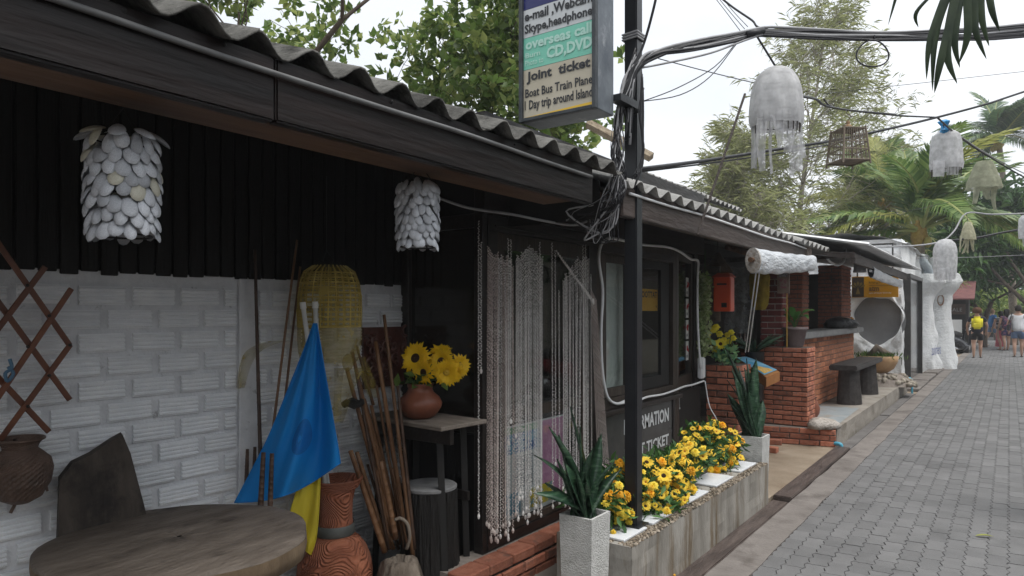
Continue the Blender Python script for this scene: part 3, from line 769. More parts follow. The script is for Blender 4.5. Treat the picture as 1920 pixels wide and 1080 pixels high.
O('sill', rbox('sill', .07, 1.42, .035, .004), m_darkwood, wb, M=T(FX + .02, 4.96, .785))
# angled end light
A0, A1 = Vector((FX, 5.68, 0)), Vector((-2.47, 6.34, 0))
ad = (A1 - A0).normalized(); an_ = ad.cross(Vector((0, 0, 1)))
def angled(name, s0, s1, z0, z1, off, th, m, parent):
    mb = MB(); a, b = A0 + ad * s0 + an_ * off, A0 + ad * s1 + an_ * off; c, d = b - an_ * th, a - an_ * th
    mb.add([(*p.xy, z0) for p in (a, b, c, d)] + [(*p.xy, z1) for p in (a, b, c, d)], [(3, 2, 1, 0), (4, 5, 6, 7), (0, 1, 5, 4), (1, 2, 6, 5), (2, 3, 7, 6), (3, 0, 4, 7)])
    return O(name, mb, m, parent)
ef = E('side_light', tuple(A0)); ef.parent = shop; ef.matrix_parent_inverse = WM[shop.name].inverted()
angled('light_frame', .0, .06, .3, 2.055, 0, .05, m_frame, ef); angled('light_frame', .61, .67, .3, 2.055, 0, .05, m_frame, ef)
angled('light_frame', .06, .61, 1.97, 2.055, 0, .05, m_frame, ef); angled('light_frame', .06, .61, .84, .93, 0, .05, m_frame, ef)
angled('pane', .06, .61, .93, 1.97, -.024, .004, m_pane, ef)
angled('lower_board', .06, .61, .3, .84, -.01, .02, mat('grey board', (.05, .05, .05), (.085, .082, .078), 4, .25, .05, 10, spec=.5, dirt=((.11, .105, .1), 3, .6)), shop)
m_note = pm('notice white', (.66, .66, .64)); m_nred = pm('notice red', (.5, .05, .06)); m_ngrey = pm('notice grey', (.25, .25, .27))
for i in range(4):
    z = 1.74 - i * .2
    n = angled('notice', .46, .575, z - .085, z + .095, -.018, .002, m_note, ef)
    mb = MB(); c = A0 + ad * .517 - an_ * .0165
    mb.tube([c + ad * (.035 * math.sin(k * 1.3 + i)) + Vector((0, 0, z + .05 - k * .014)) for k in range(5)], [.004, .012, .014, .01, .003], 6)
    O('motif', mb, m_nred, ef); angled('motif', .475, .535, z - .06, z - .035, -.0168, .0005, m_ngrey, ef)
# information board under the window
m_board = MATS['grey board']
O('board', MB().box(FX - .03, FX + .004, 4.3, 5.58, .3, .775), m_board, shop)
O('board_trim', MB().box(FX + .004, FX + .014, 5.56, 5.6, .3, .78).box(FX - .03, FX + .012, 4.236, 4.3, .3, .78), m_darkwood, shop)
O('base_wall', MB().box(FX - .06, FX - .032, 4.24, 6.32, -.1, .8), m_black, shop)
m_letter = mat('white letters', (.68, .69, .7), (.76, .77, .78), 9, .5)
def board_text(s, ul, vl0, ur, vr0, vr1, x=FX + .006):
    a, b, c = on_x(ul, vl0, x), on_x(ur, vr0, x), on_x(ur, vr1, x)
    z0 = (a.z + b.z) / 2
    text('lettering', s, b.y - a.y, c.z - b.z, (x, a.y, z0), (0, 1, 0), (0, 0, 1), m_letter, shop, .002, .03)
board_text('INFORMATION', 1169.6, 815, 1253.5, 790, 764.5)
board_text('JOINT TICKET', 1168.5, 870, 1253.5, 840, 814)
o2 = A0 + ad * .12 + an_ * .0
text('lettering', 'LAPED NIBES', .44, .125, (o2.x, o2.y, .64), ad, (0, 0, 1), m_letter, shop, -.006, .0)
# yellow board behind the glass stands in for a sign reflection, letters reversed
ty = E('sign_reflection', (FX - .05, 5.1, 1.47), 'board behind the window imitating the reflection of a yellow sign with reversed lettering', 'sign')
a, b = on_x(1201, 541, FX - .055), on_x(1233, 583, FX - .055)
O('board', MB().box(FX - .06, FX - .055, a.y, b.y, b.z, a.z), mat('yellow reflected sign', (.75, .38, .03), (.8, .46, .06), 5, .5), ty)
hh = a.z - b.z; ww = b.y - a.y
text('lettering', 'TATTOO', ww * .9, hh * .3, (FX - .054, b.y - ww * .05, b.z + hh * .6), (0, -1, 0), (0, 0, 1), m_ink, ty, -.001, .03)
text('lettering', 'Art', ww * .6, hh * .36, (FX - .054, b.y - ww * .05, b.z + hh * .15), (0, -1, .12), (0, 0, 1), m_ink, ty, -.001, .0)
O('hanging_cord', MB().tube([(FX - .058, a.y + .03, a.z), (FX - .058, a.y + .06, 1.9)], .0015, 4), m_blackcable, ty)  # cord added to hold the reflection board
# interior of the shop: pale panel imitating a bright reflection, dark back
O('pale_reflection_panel', MB().box(-2.47, -2.45, 4.3, 4.95, .5, 2.05), mat('pale reflection tone', (.66, .7, .68), (.76, .79, .77), 6, .7, 1.0, 9, bdist=.05), shop)
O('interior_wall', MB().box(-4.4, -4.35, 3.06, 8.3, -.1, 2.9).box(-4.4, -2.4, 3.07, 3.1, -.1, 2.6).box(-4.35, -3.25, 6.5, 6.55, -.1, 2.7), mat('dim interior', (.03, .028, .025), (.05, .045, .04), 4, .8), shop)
O('interior_floor', MB().box(-4.35, -2.42, 3.1, 6.4, -.1, .02), m_concrete_dk, shop)
O('end_post', rbox('end_post', .1, .09, 2.4, .005), m_darkwood, shop, M=T(-2.5, 6.39, 1.1))
# wall fan and meter box
fan = E('wall_fan', (FX - .25, 4.45, 1.62), 'round black wall fan just inside the window corner', 'fan')
fc = on_x(1160, 520, FX - .16)
mb = MB()
for r_ in (.12, .09, .06, .03): mb.tube([fc + Vector((.02, r_ * math.cos(t), r_ * math.sin(t))) for t in [k * math.pi / 10 for k in range(20)]], .003, 4, close=True)
O('guard', mb, m_black, fan); O('housing', MB().lathe([(.001, -.02), (.115, -.02), (.12, .03), (.06, .1), (.001, .12)], 20), m_black, fan, M=T(fc) @ Matrix.Rotation(-math.pi / 2, 4, 'Y'))
O('arm', MB().tube([fc + Vector((-.08, 0, 0)), fc + Vector((-.1, .2, .05))], .012, 6), m_black, fan)
# white hose round the window
hz = [(1172, 752), (1158, 757), (1145, 752), (1136, 735), (1129, 690), (1127, 620), (1130, 545), (1123, 490), (1126, 462), (1135, 450), (1150, 447), (1200, 458), (1250, 463), (1275, 472), (1295, 486), (1309, 490), (1308, 520), (1308, 600), (1313, 690)]
O('white_hose', MB().tube(smooth_path([on_x(u, v, FX + .022) for u, v in hz], 5), .011, 8), m_white, smooth=True, label='thick white cable looping round the shop window', cat='cable')
hz2 = [(1160, 757), (1195, 751), (1215, 744), (1240, 740), (1262, 733), (1282, 725), (1300, 721), (1320, 714)]
O('white_hose', MB().tube(smooth_path([on_x(u, v, FX + .028) for u, v in hz2], 5), .009, 8), m_white, smooth=True, label='white cable running along the window sill above the ticket board', cat='cable')
jb = on_x(1321, 690, FX + .02)
O('junction_box', rbox('junction_box', .05, .09, .2, .01, 2), m_white, label='small white junction box on the post at the window end', cat='junction box', M=T(jb.x - .03, jb.y, jb.z))

# --- fascia, soffit, conduit, roofs
FXE = -1.66
def timber(name, x0, x1, y0, y1, z0, z1, m, parent, b=.006):
    return O(name, rbox(name, x1 - x0, y1 - y0, z1 - z0, b, 2), m, parent, M=T((x0 + x1) / 2, (y0 + y1) / 2, (z0 + z1) / 2))
timber('fascia_board', FXE - .05, FXE, -3.2, 1.152, 2.035, 2.215, m_fascia, shop)
timber('fascia_board', FXE - .05, FXE - .003, 1.158, 2.96, 2.038, 2.218, m_fascia, shop)
timber('soffit_beam', -1.95, FXE - .052, -3.2, 2.95, 2.06, 2.2, m_rawwood, shop)
timber('fascia_board', FXE - .06, FXE - .012, 3.3, 7.32, 2.02, 2.185, m_fascia2, shop)
timber('beam_end', FXE - .07, FXE + .01, 7.325, 7.52, 1.94, 2.17, mat('peeling timber', (.13, .1, .085), (.26, .22, .19), 22, .9, .9, 50, bdist=.02), shop)
O('conduit', MB().tube(smooth_path([(FXE + .012, y, 2.168 + .004 * math.sin(y * 4) + .0 * y) for y in (-3, 0, .6, 1.0, 1.5, 1.9, 2.2, 2.5, 2.92)], 4), .009, 8), mat('dark grey conduit', (.1, .1, .1), (.16, .16, .16), 8, .45), shop, smooth=True)
O('conduit', MB().tube(smooth_path([(FXE + .002, y, 2.15 + .006 * math.sin(y * 3)) for y in (3.35, 3.9, 4.5, 5.2, 6, 6.7, 7.3)], 4), .008, 8), m_white, shop, smooth=True)
for y in (.2, .75, 1.0, 1.6, 2.3): O('nail', MB().lathe([(.006, 0), (.006, .004), (.001, .006)], 8), m_black, shop, M=T(FXE - .002, y, 2.205 - .02 * (y % .3)) @ Matrix.Rotation(math.pi / 2, 4, 'Y'))
m_roof1 = mat('mossy cement sheet', (.06, .058, .053), (.2, .195, .18), 6, .9, .6, 70, dirt=((.03, .029, .026), 5, .5))
m_roof2 = mat('weathered cement sheet', (.3, .295, .28), (.47, .465, .45), 6, .9, .5, 70, dirt=((.13, .125, .115), 5, .55))
def corrugated(name, parent, ya, yb, x0, z0, x1, z1, pitch, amp, phase, m, sheet=.9, th=.007, kind='roof_sheet', wob=.004):
    root = O(name, MB().box(min(x0, x1) + .2, max(x0, x1) - .15, ya + .05, yb - .05, min(z0, z1) - .02 + .05, min(z0, z1) + .04), m_black, parent) if 0 else None
    n = max(1, round((yb - ya) / sheet)); w = (yb - ya) / n; L_ = Vector((x1 - x0, 0, z1 - z0)); nr = Vector((-(z1 - z0), 0, x1 - x0)).normalized()
    if nr.z < 0: nr = -nr
    for i in range(n):
        a, b = ya + i * w - .03, ya + (i + 1) * w + .01; k = max(4, int((b - a) / pitch * 10)); mb = MB(); up = []; lo = []
        lift = (i % 2) * .006
        ext = rng.uniform(-.012, .012)
        for s in (0, .5, 1):
            for j in range(k + 1):
                y = a + (b - a) * j / k; h = amp * math.sin(2 * math.pi * (y - phase) / pitch + math.pi / 2)
                p = Vector((x0, y, z0)) + L_ * (s if s else -ext) + nr * (h + lift + wob * vnoise((x0, y, s), 3))
                up.append(p + nr * th / 2); lo.append(p - nr * th / 2)
        c = k + 1; q = len(up)
        fs = [(s * c + j, (s + 1) * c + j, (s + 1) * c + j + 1, s * c + j + 1) for s in range(2) for j in range(k)]
        mb.add(up + lo, fs + [tuple(q + t for t in f[::-1]) for f in fs] + [(j, j + 1, q + j + 1, q + j) for j in range(k)] +
               [(2 * c + j + 1, 2 * c + j, q + 2 * c + j, q + 2 * c + j + 1) for j in range(k)] +
               [(s * c, q + s * c, q + (s + 1) * c, (s + 1) * c) for s in range(2)] + [(s * c + k, (s + 1) * c + k, q + (s + 1) * c + k, q + s * c + k) for s in range(2)])
        O(kind, mb, m, parent, smooth=True)
rf = O('roof', MB().box(-4.6, -1.8, -3.2, 3.05, 2.6, 2.61) if 0 else MB().add([(-1.75, -3.2, 2.21), (-1.75, 3.15, 2.21), (-4.5, 3.15, 3.14), (-4.5, -3.2, 3.14)], [(0, 1, 2, 3)]), m_black, shop)
corrugated('roof', rf, -3.2, 3.18, -1.615, 2.228, -4.5, 3.2, .18, .027, 1.086, m_roof1, 1.08)
rf2 = O('roof', MB().add([(-1.75, 3.2, 2.17), (-1.75, 8.1, 2.17), (-4.5, 8.1, 3.1), (-4.5, 3.2, 3.1)], [(0, 1, 2, 3)]), m_black, shop)
corrugated('roof', rf2, 3.3, 8.1, -1.63, 2.192, -4.5, 3.16, .185, .025, 3.6, m_roof2, 1.1)
O('gable', MB().add([(-1.75, 3.19, 2.0), (-1.75, 3.19, 2.2), (-4.5, 3.19, 3.1), (-4.5, 3.19, 2.0)], [(0, 1, 2, 3)]), m_black, shop)
# raised roof behind
ur = O('upper_roof', MB().box(-3.12, -3.05, 6.45, 9.25, 2.72, 2.86).box(-3.12, -3.04, 6.4, 6.5, 2.3, 2.72).box(-5.2, -3.06, 6.42, 6.46, 2.5, 2.85), m_fascia2, shop)
corrugated('upper', ur, 6.35, 9.4, -2.95, 2.9, -5.2, 3.75, .16, .022, 6.4, m_roof2, 1.1)
O('ridge_board', MB().tube([(-3.6, 6.3, 3.5), (-2.9, 6.35, 3.06)], .05, 4), mat('rotten board', (.22, .17, .12), (.36, .3, .22), 12, .9, .9, 40, bdist=.03), ur)
# ceiling light-blocker over the entrance: rafters
for y in (4.0, 5.0, 6.0, 7.0):
    O('rafter', MB().add([(-1.8, y, 2.09), (-1.8, y + .07, 2.09), (-4.3, y + .07, 2.94), (-4.3, y, 2.94), (-1.8, y, 2.17), (-1.8, y + .07, 2.17), (-4.3, y + .07, 3.02), (-4.3, y, 3.02)], [(3, 2, 1, 0), (4, 5, 6, 7), (0, 1, 5, 4), (1, 2, 6, 5), (2, 3, 7, 6), (3, 0, 4, 7)]), m_rawwood, shop)
for i in range(5): O('entrance_pole', MB().tube([(-1.85 - i * .1, 5.9 + .2 * i, 2.03 + i * .03), (-1.86 - i * .1, 8.2, 2.04 + i * .03)], .03, 8), m_rawwood, shop, smooth=True)

# ================================================================ SHELL BEAD CURTAIN
def strand_mesh(L_, seed, s=.0062, tip=True):
    r = random.Random(seed); mb = MB(); z = 0; k = 0
    while z > -L_:
        a = k * 2.4 + r.uniform(-.4, .4); o = Vector((math.cos(a), math.sin(a), 0)) * s * .42
        w = s * r.uniform(.75, 1.15); c = Vector((0, 0, z)) + o; hgt = s * .95
        t = Vector((math.cos(a + 1), math.sin(a + 1), .5)).normalized()
        e1 = t.orthogonal().normalized(); e2 = t.cross(e1)
        mb.add([c - t * hgt, c + e1 * w * .8, c + e2 * w * .7, c - e1 * w * .8, c - e2 * w * .7, c + t * hgt], [(0, 2, 1), (0, 3, 2), (0, 4, 3), (0, 1, 4), (5, 1, 2), (5, 2, 3), (5, 3, 4), (5, 4, 1)])
        z -= s * 1.5; k += 1
    if tip:
        mb.lathe([(.001, 0), (.006, -.006), (.0085, -.016), (.006, -.027), (.001, -.032)], 6, (0, 0, -L_))
    return mb.mesh('strand')
m_shell_b = mat('small pale shells', (.58, .55, .53), (.86, .84, .82), island=True, rough=.45)
m_shell_p = mat('small rosy shells', (.42, .34, .31), (.7, .62, .58), island=True, rough=.45)
cur = E('bead_curtain', (-2.3, 3.55, 1.97), 'curtain of small shell strands hanging in front of the shop door', 'bead curtain')
SM = {}
def strand(u, v0, v1, x, m=m_shell_b, j=0):
    a, b = on_x(u, v0, x), on_x(u, v1, x); L_ = round((a.z - b.z) / .06) * .06
    k = (L_, rng.randrange(2), m.name)
    if k not in SM: SM[k] = strand_mesh(L_, hash(k[:2]) % 99); SM[k].materials.append(m)
    O('strand', SM[k], None, cur, M=T(a) @ Euler((rng.gauss(0, .006), rng.gauss(0, .006), rng.uniform(0, 6))).to_matrix().to_4x4())
u = 915.0
while u < 963:
    strand(u, rng.uniform(462, 478) + (u - 915) * .5, rng.uniform(975, 1012) - max(0, (u - 935)) * 1.0, -2.3 + rng.uniform(-.012, .012), m_shell_p if u < 935 or rng.random() < .3 else m_shell_b); u += rng.uniform(1.9, 3.0)
for u, v0, v1 in ((953, 448, 830), (958, 450, 792), (969, 500, 820), (1012, 455, 960), (1035, 456, 950), (1041, 470, 860), (1048, 545, 930), (1061, 520, 950), (1093, 460, 900), (1098, 460, 890), (1108, 515, 880)):
    strand(u, v0, v1, -2.3 + rng.uniform(-.01, .01))
u = 968.0
while u < 1018:
    strand(u, 458 + abs(u - 993) * .9 + rng.uniform(0, 10), rng.uniform(915, 968), -2.3 + rng.uniform(-.014, .014)); u += rng.uniform(1.7, 2.5)
u = 1056.0
while u < 1106:
    strand(u, 478 + max(0, 1085 - u) * 1.4 + rng.uniform(0, 12), rng.uniform(880, 950), -2.3 + rng.uniform(-.014, .014)); u += rng.uniform(1.9, 2.9)
for i in range(7):        # slanting strands at the hinge side
    a, b = on_x(1108 + i * 1.6, 545 + i * 3, -2.295), on_x(1122 + i * 3.4, rng.uniform(860, 890), -2.28)
    L_ = (b - a).length; me = strand_mesh(L_, 300 + i); me.materials.append(m_shell_p)
    O('strand', me, None, cur, M=T(a) @ frame_to(a - b))
for i in range(4):        # strands swept aside and tied
    a, b = on_x(1043 + i * 3, 470 + i * 5, -2.29), on_x(1110, 560 + i * 2, -2.285)
    me = strand_mesh((b - a).length, 400 + i); me.materials.append(m_shell_b); O('strand', me, None, cur, M=T(a) @ frame_to(a - b))
O('hanging_rod', MB().tube([(-2.3, 3.0, 1.985), (-2.3, 4.2, 1.985)], .006, 6), m_black, cur)
lone = E('bead_strand', (-2.33, 2.93, 1.9), 'single long shell bead string hanging at the corner post left of the curtain', 'bead string')
for (u, v0, v1) in ((897.5, 415, 962), (902, 455, 690)):
    a, b = on_x(u, v0, -2.325), on_x(u + 2, v1, -2.325); me = strand_mesh(a.z - b.z, int(u)); me.materials.append(m_shell_b)
    O('strand', me, None, lone, M=T(a))
# ================================================================ THINGS IN THE PORCH
rng = random.Random(8)
# --- round slab table
m_slabtop = mat('weathered slab wood', (.085, .067, .053), (.17, .14, .115), 5, .7, .8, 26, stretch=(3, .8, 3), dirt=((.04, .03, .024), 6, .56, (2, 1, 2)), bdist=.012)
m_slabedge = mat('bark edge', (.11, .075, .045), (.2, .145, .09), 9, .8, .8, 30, stretch=(1, 1, .4))
tb = E('slab_table', (-2.47, 1.31, 0), 'round table made of one thick weathered wood slice', 'table')
def tw(t, i=0, z=0): return 1 + .018 * math.sin(2 * t + .5) + .012 * math.sin(5 * t) + .008 * math.sin(11 * t + 1)
mb = MB(); C0 = Vector((-2.47, 1.31, 0)); R0 = .45; zt = .68
rings = [0.02, .25, .5, .75, .94, .985, 1.0]; zz = [0, .001, -.002, .001, 0, -.004, -.014]; vs_ = []; n = 64
for k, dz in zip(rings, zz):
    for i in range(n):
        t = 2 * math.pi * i / n; p = (C0.x + R0 * k * tw(t) * math.cos(t), C0.y + R0 * k * tw(t) * math.sin(t))
        vs_.append((*p, zt + dz + .003 * vnoise((p[0], p[1], 0), 9)))
mb.add(vs_, [(i * n + k, i * n + (k + 1) % n, (i + 1) * n + (k + 1) % n, (i + 1) * n + k) for i in range(len(rings) - 1) for k in range(n)] + [tuple(range(n))])
O('table_top', mb, m_slabtop, tb, smooth=True)
eb = MB(); vs_ = []
for k, z in ((1.0, zt - .014), (1.004, zt - .045), (.985, zt - .085), (.9, zt - .092)):
    for i in range(n):
        t = 2 * math.pi * i / n; vs_.append((C0.x + R0 * k * tw(t) * math.cos(t), C0.y + R0 * k * tw(t) * math.sin(t), z))
eb.add(vs_, [((i + 1) * n + k, (i + 1) * n + (k + 1) % n, i * n + (k + 1) % n, i * n + k) for i in range(3) for k in range(n)] + [tuple(3 * n + i for i in range(n))])
O('bark_edge', eb, m_slabedge, tb, smooth=True)
O('pedestal', MB().lathe([(.24, 0), (.2, .05), (.14, .2), (.13, .45), (.2, .59)], 18, tuple(C0), warp=lambda t, i, z: 1 + .08 * math.sin(3 * t + z * 4)), m_slabedge, tb, smooth=True)

# --- broad board leaning on the wall
m_board_d = mat('dirty dark board', (.035, .027, .021), (.085, .068, .055), 5, .75, .6, 24, stretch=(2, 2, .6), dirt=((.018, .014, .012), 4, .5), bdist=.012)
outl = [(108, 1015), (112, 900), (135, 870), (170, 853), (210, 826), (230, 815), (245, 850), (258, 900), (270, 945), (282, 1000), (290, 1060), (110, 1090)]
fr, bk = [], []
for (u_, v_) in outl:
    w = on_x(u_, v_, -2.9); p = Vector((-2.9 + (1.15 - w.z) * .12, w.y, w.z)); p = on_x(u_, v_, p.x); fr.append(p); bk.append(p + Vector((-.04, .01, .005)))
k = len(fr); mb = MB().add(fr + bk, [tuple(range(k))[::-1], tuple(range(k, 2 * k))] + [(i, (i + 1) % k, k + (i + 1) % k, k + i) for i in range(k)])
O('leaning_board', mb, m_board_d, label='dark irregular wooden board leaning against the white wall behind the table', cat='board')

# --- folding trellis hung on the wall
m_tre = mat('varnished red-brown laths', (.085, .026, .012), (.18, .062, .026), 8, .4, .3, 30, stretch=(1, 1, 1), spec=.5, rand=.2)
tr = E('folding_trellis', (-2.9, 1.0, 1.1), 'folding trellis of crossed reddish wooden laths on the white wall', 'trellis')
def lath(u0, v0, u1, v1, x, w=.02, th=.008):
    a, b = on_x(u0, v0, x), on_x(u1, v1, x); d = (b - a); L_ = d.length; d.normalize(); sdir = Vector((1, 0, 0)).cross(d).normalized()
    O('lath', rbox('lath', th, w, L_, .002), m_tre, tr, M=basis((a + b) / 2, (1, 0, 0), sdir, d))
for a in ((0, 612, 83, 500), (0, 708, 97, 630), (-20, 730, 135, 540), (-20, 850, 132, 645)): pass
for q in ((-60, 690, 85, 500), (-75, 850, 134, 541), (-40, 880, 132, 646)): lath(*q, -2.885)
for q in ((-8, 450, 131, 648), (-30, 530, 131, 750), (-30, 680, 92, 810)): lath(*q, -2.9)
bolts = MB()
for (u_, v_) in ((51, 535), (92, 592), (52, 650), (92, 704), (52, 762), (131, 647)):
    p = on_x(u_, v_, -2.88); bolts.lathe([(.006, 0), (.006, .004), (.001, .006)], 8, (0, 0, 0)); o_ = len(bolts.v) - 24
    for i in range(24): x, y, z = bolts.v[o_ + i]; bolts.v[o_ + i] = (p.x + z, p.y + x, p.z + y)
O('rivets', bolts, m_black, tr)
tie = MB().tube(smooth_path([on_x(u_, v_, -2.87) for u_, v_ in ((18, 673), (22, 690), (10, 700), (14, 715), (25, 700), (15, 688))], 4), .006, 6)
O('blue_tie', tie, mat('blue plastic string', (.05, .12, .2), (.1, .2, .3), 9, .5), tr)

# --- wicker creel hung below the trellis
m_wick = mat('dark wicker', (.06, .038, .028), (.14, .09, .068), 12, .6, .3, 60)
wk = E('wicker_creel', tuple(at(38, 935, 2.35)), 'dark wicker fishing creel with flared neck hanging on the white wall', 'basket')
wc = at(38, 880, 2.45)
prof = [(.03, -.12), (.065, -.1), (.092, -.05), (.1, 0), (.092, .035), (.068, .06), (.052, .075), (.058, .092), (.072, .108), (.068, .11), (.045, .08)]
pr2 = []
for i in range(len(prof) - 1):
    for q in range(5): s = q / 5; pr2.append((prof[i][0] + (prof[i + 1][0] - prof[i][0]) * s, prof[i][1] + (prof[i + 1][1] - prof[i][1]) * s))
O('weave', MB().lathe(pr2, 96, tuple(wc), warp=lambda t, i, z: 1 + .018 * (1 if (int(t * 96 / 6.2832 + .5) // 2 + i) % 2 else -1)), m_wick, wk)
O('neck_rim', MB().tube([wc + Vector((.072 * math.cos(t), .072 * math.sin(t), .109)) for t in [k * math.pi / 12 for k in range(24)]], .006, 6, close=True), m_wick, wk)
O('foot', MB().tube([wc + Vector((0, -.01, -.11)), wc + Vector((.0, -.03, -.15))], .006, 6).tube([wc + Vector((.02, .07, -.05)), wc + Vector((.03, .075, -.09))], .004, 6), m_wick, wk)
O('hanging_cord', MB().tube([wc + Vector((-.03, 0, .1)), at(0, 820, 2.55), at(-10, 800, 2.6)], .003, 5), m_blackcable, wk)
cone = E('woven_bottle', tuple(at(4, 760, 2.55)), 'small brown woven bottle hanging from the blue tied trellis', 'basket')
cc = at(2, 725, 2.6)
O('weave', MB().lathe([(.004, -.07), (.022, -.06), (.026, -.02), (.022, .03), (.012, .07), (.008, .09)], 20, tuple(cc), warp=lambda t, i, z: 1 + .04 * math.sin(t * 10 + i * 3)), m_wick, cone)

# --- terracotta floor vase with combed swirls
m_terra = combed('terracotta', (.25, .08, .042), (.35, .125, .065))
vc = at(628, 1100, 3.42); vc.z = 0
vz = E('terracotta_vase', tuple(vc), 'large combed terracotta floor vase with grey band holding two flag poles', 'vase')
def comb(t, i, z): return 1 + .008 * math.sin(46 * z * 3.2 + 7 * math.sin(2.2 * t + z * 7) + 4 * math.sin(3.7 * t - 9 * z))
vp = [(.1, 0), (.13, .03), (.165, .1), (.185, .18), (.182, .25), (.16, .32), (.125, .37), (.09, .4)]
pr2 = []
for i in range(len(vp) - 1):
    for q in range(9): s = q / 9; pr2.append((vp[i][0] + (vp[i + 1][0] - vp[i][0]) * s, vp[i][1] + (vp[i + 1][1] - vp[i][1]) * s))
O('belly', MB().lathe(pr2, 120, tuple(vc), warp=comb), m_terra, vz, smooth=True)
O('grey_band', MB().lathe([(.092, .395), (.098, .402), (.098, .44), (.092, .45)], 32, tuple(vc)), mat('grey glaze', (.06, .065, .06), (.1, .105, .1), 10, .6), vz, smooth=True)
np_ = [(.088, .448), (.085, .5), (.088, .56), (.1, .62), (.118, .66), (.125, .672), (.112, .674), (.09, .63), (.075, .55), (.07, .45)]
pr2 = []
for i in range(len(np_) - 1):
    for q in range(6): s = q / 6; pr2.append((np_[i][0] + (np_[i + 1][0] - np_[i][0]) * s, np_[i][1] + (np_[i + 1][1] - np_[i][1]) * s))
O('neck', MB().lathe(pr2, 90, tuple(vc), warp=lambda t, i, z: (1 + .006 * math.sin(150 * t / 6.28 + 10 * math.sin(z * 14))) * (1 + (.12 * max(0, math.sin(t + .5)) if z > .62 else 0))), m_terra, vz, smooth=True)

# --- flags
m_blue = mat('blue flag cloth', (.0, .2, .6), (.005, .25, .68), 3, .6, .15, 90, trans=.15)
m_yel = mat('yellow flag cloth', (.62, .5, .03), (.7, .57, .05), 3, .7, .15, 90, trans=.2)
m_pvc = mat('white pvc pipe', (.58, .58, .56), (.7, .7, .68), 9, .4)
def lerp_poly(pts, t):
    x = t * (len(pts) - 1); i = min(int(x), len(pts) - 2); f = x - i
    return tuple(a + (b - a) * f for a, b in zip(pts[i], pts[i + 1]))
def flag(name, label, polept, left, right, depth, amp, m, seed, emblem=False):
    t = E(name, tuple(at(*polept[0])), label, 'flag')
    a, b = at(*polept[0]), at(*polept[1])
    O('pole', MB().tube([a, a + (b - a) * .5, b], .0115, 10), m_pvc, t, smooth=True)
    O('pole_cap', MB().tube([b - (b - a).normalized() * .02, b + (b - a).normalized() * .012], [.0155, .0145], 10), m_pvc, t)
    LP, RP = smooth_path([(*p, 0) for p in left], 6), smooth_path([(*p, 0) for p in right], 6)
    def f(s, q):
        l = lerp_poly([tuple(p) for p in LP], q); r = lerp_poly([tuple(p) for p in RP], q)
        u_ = l[0] + (r[0] - l[0]) * s; v_ = l[1] + (r[1] - l[1]) * s + 22 * q * q * math.sin(s * math.pi) * (1 if emblem else .5)
        dd = depth + amp * q ** .7 * (math.sin(s * 8 + seed + 1.6 * q) * .5 + math.sin(s * 15 + 3.5 * q + seed) * .3 + math.sin(s * 27 - 2 * q) * .1) + .05 * (s - .5) * q
        dd += .022 * q * vnoise((s * 3, q * 3, seed), 1.0) + .01 * q * vnoise((s * 8, q * 5, seed), 1.0)
        return at(u_, v_, dd)
    O('cloth', MB().grid(lambda s, q: f(s, q), 36, 40), m, t, smooth=True)
    hm_ = MB(); hm_.tube([f(s_ / 30, 1.0) for s_ in range(31)], .0035, 5).tube([f(0.0, s_ / 30) for s_ in range(31)], .003, 5).tube([f(1.0, s_ / 30) for s_ in range(31)], .003, 5)
    O('hem', hm_, m, t, smooth=True)
    if emblem:
        mb = MB(); n = 28
        def g(t_, k):
            s, q = .52 + .17 * k * math.cos(t_), .62 + .115 * k * math.sin(t_); return f(s, q) + Vector((.004, -.004, 0)) * .7
        for k0, k1 in ((.0, .5), (.5, .85)):
            mb.add([g(2 * math.pi * i / n, k0) for i in range(n)] + [g(2 * math.pi * i / n, k1) for i in range(n)], [(i, (i + 1) % n, n + (i + 1) % n, n + i) for i in range(n)])
        O('emblem', mb, mat('dark blue print', (.0, .11, .38), (.0, .15, .48), 20, .7), t)
    return t
flag('blue_flag', 'blue flag with faint round emblem draped from a white pole in the terracotta vase', ((612, 985, 3.36), (591, 570, 3.3)),
     [(588, 606), (570, 655), (540, 730), (505, 815), (470, 885), (440, 942)], [(594, 606), (603, 660), (615, 730), (627, 800), (634, 840), (638, 868)], 3.15, .095, m_blue, .6, True)
flag('yellow_flag', 'yellow flag hanging behind the blue flag from the second white pole', ((625, 985, 3.42), (568, 571, 3.28)),
     [(585, 640), (575, 760), (560, 900), (545, 960), (552, 985)], [(596, 640), (600, 760), (600, 900), (594, 1000), (583, 1040)], 3.27, .02, m_yel, 2.1)

# --- bamboo canes
m_bam = mat('dry bamboo', (.10, .045, .02), (.22, .115, .055), 12, .5, .2, 40, stretch=(1, 1, .3), rand=.3, spec=.4)
m_bamd = mat('dark cane', (.04, .022, .014), (.09, .05, .032), 12, .5, .2, 40, rand=.2)
def cane(u0, v0, d0, u1, v1, d1, r, m=m_bam, bow=0, lab=None, grp='bamboo canes leaning in the porch corner'):
    a, b = at(u0, v0, d0), at(u1, v1, d1)
    if a.z < 0.02: a = a + (b - a) * ((.02 - a.z) / (b.z - a.z))
    pts = []; rs = []; n = 11; sd_ = (b - a).cross(Vector((.3, .5, 0))).normalized() * bow
    for i in range(n):
        t = i / (n - 1); p = a + (b - a) * t + sd_ * math.sin(t * math.pi)
        k = r * (1 - .25 * t)
        if 0 < i < n - 1: pts += [p - (b - a) * .006, p, p + (b - a) * .006]; rs += [k, k * 1.1, k]
        else: pts.append(p); rs.append(k)
    O('bamboo_cane', MB().tube(pts, rs, 8), m, label=lab, cat='bamboo cane', group=grp, smooth=True)
G1 = 'tall thin canes behind the flag'
cane(489, 880, 3.22, 478, 468, 3.3, .0095, m_bamd, .02, 'dark upright cane standing alone left of the blue flag', G1)
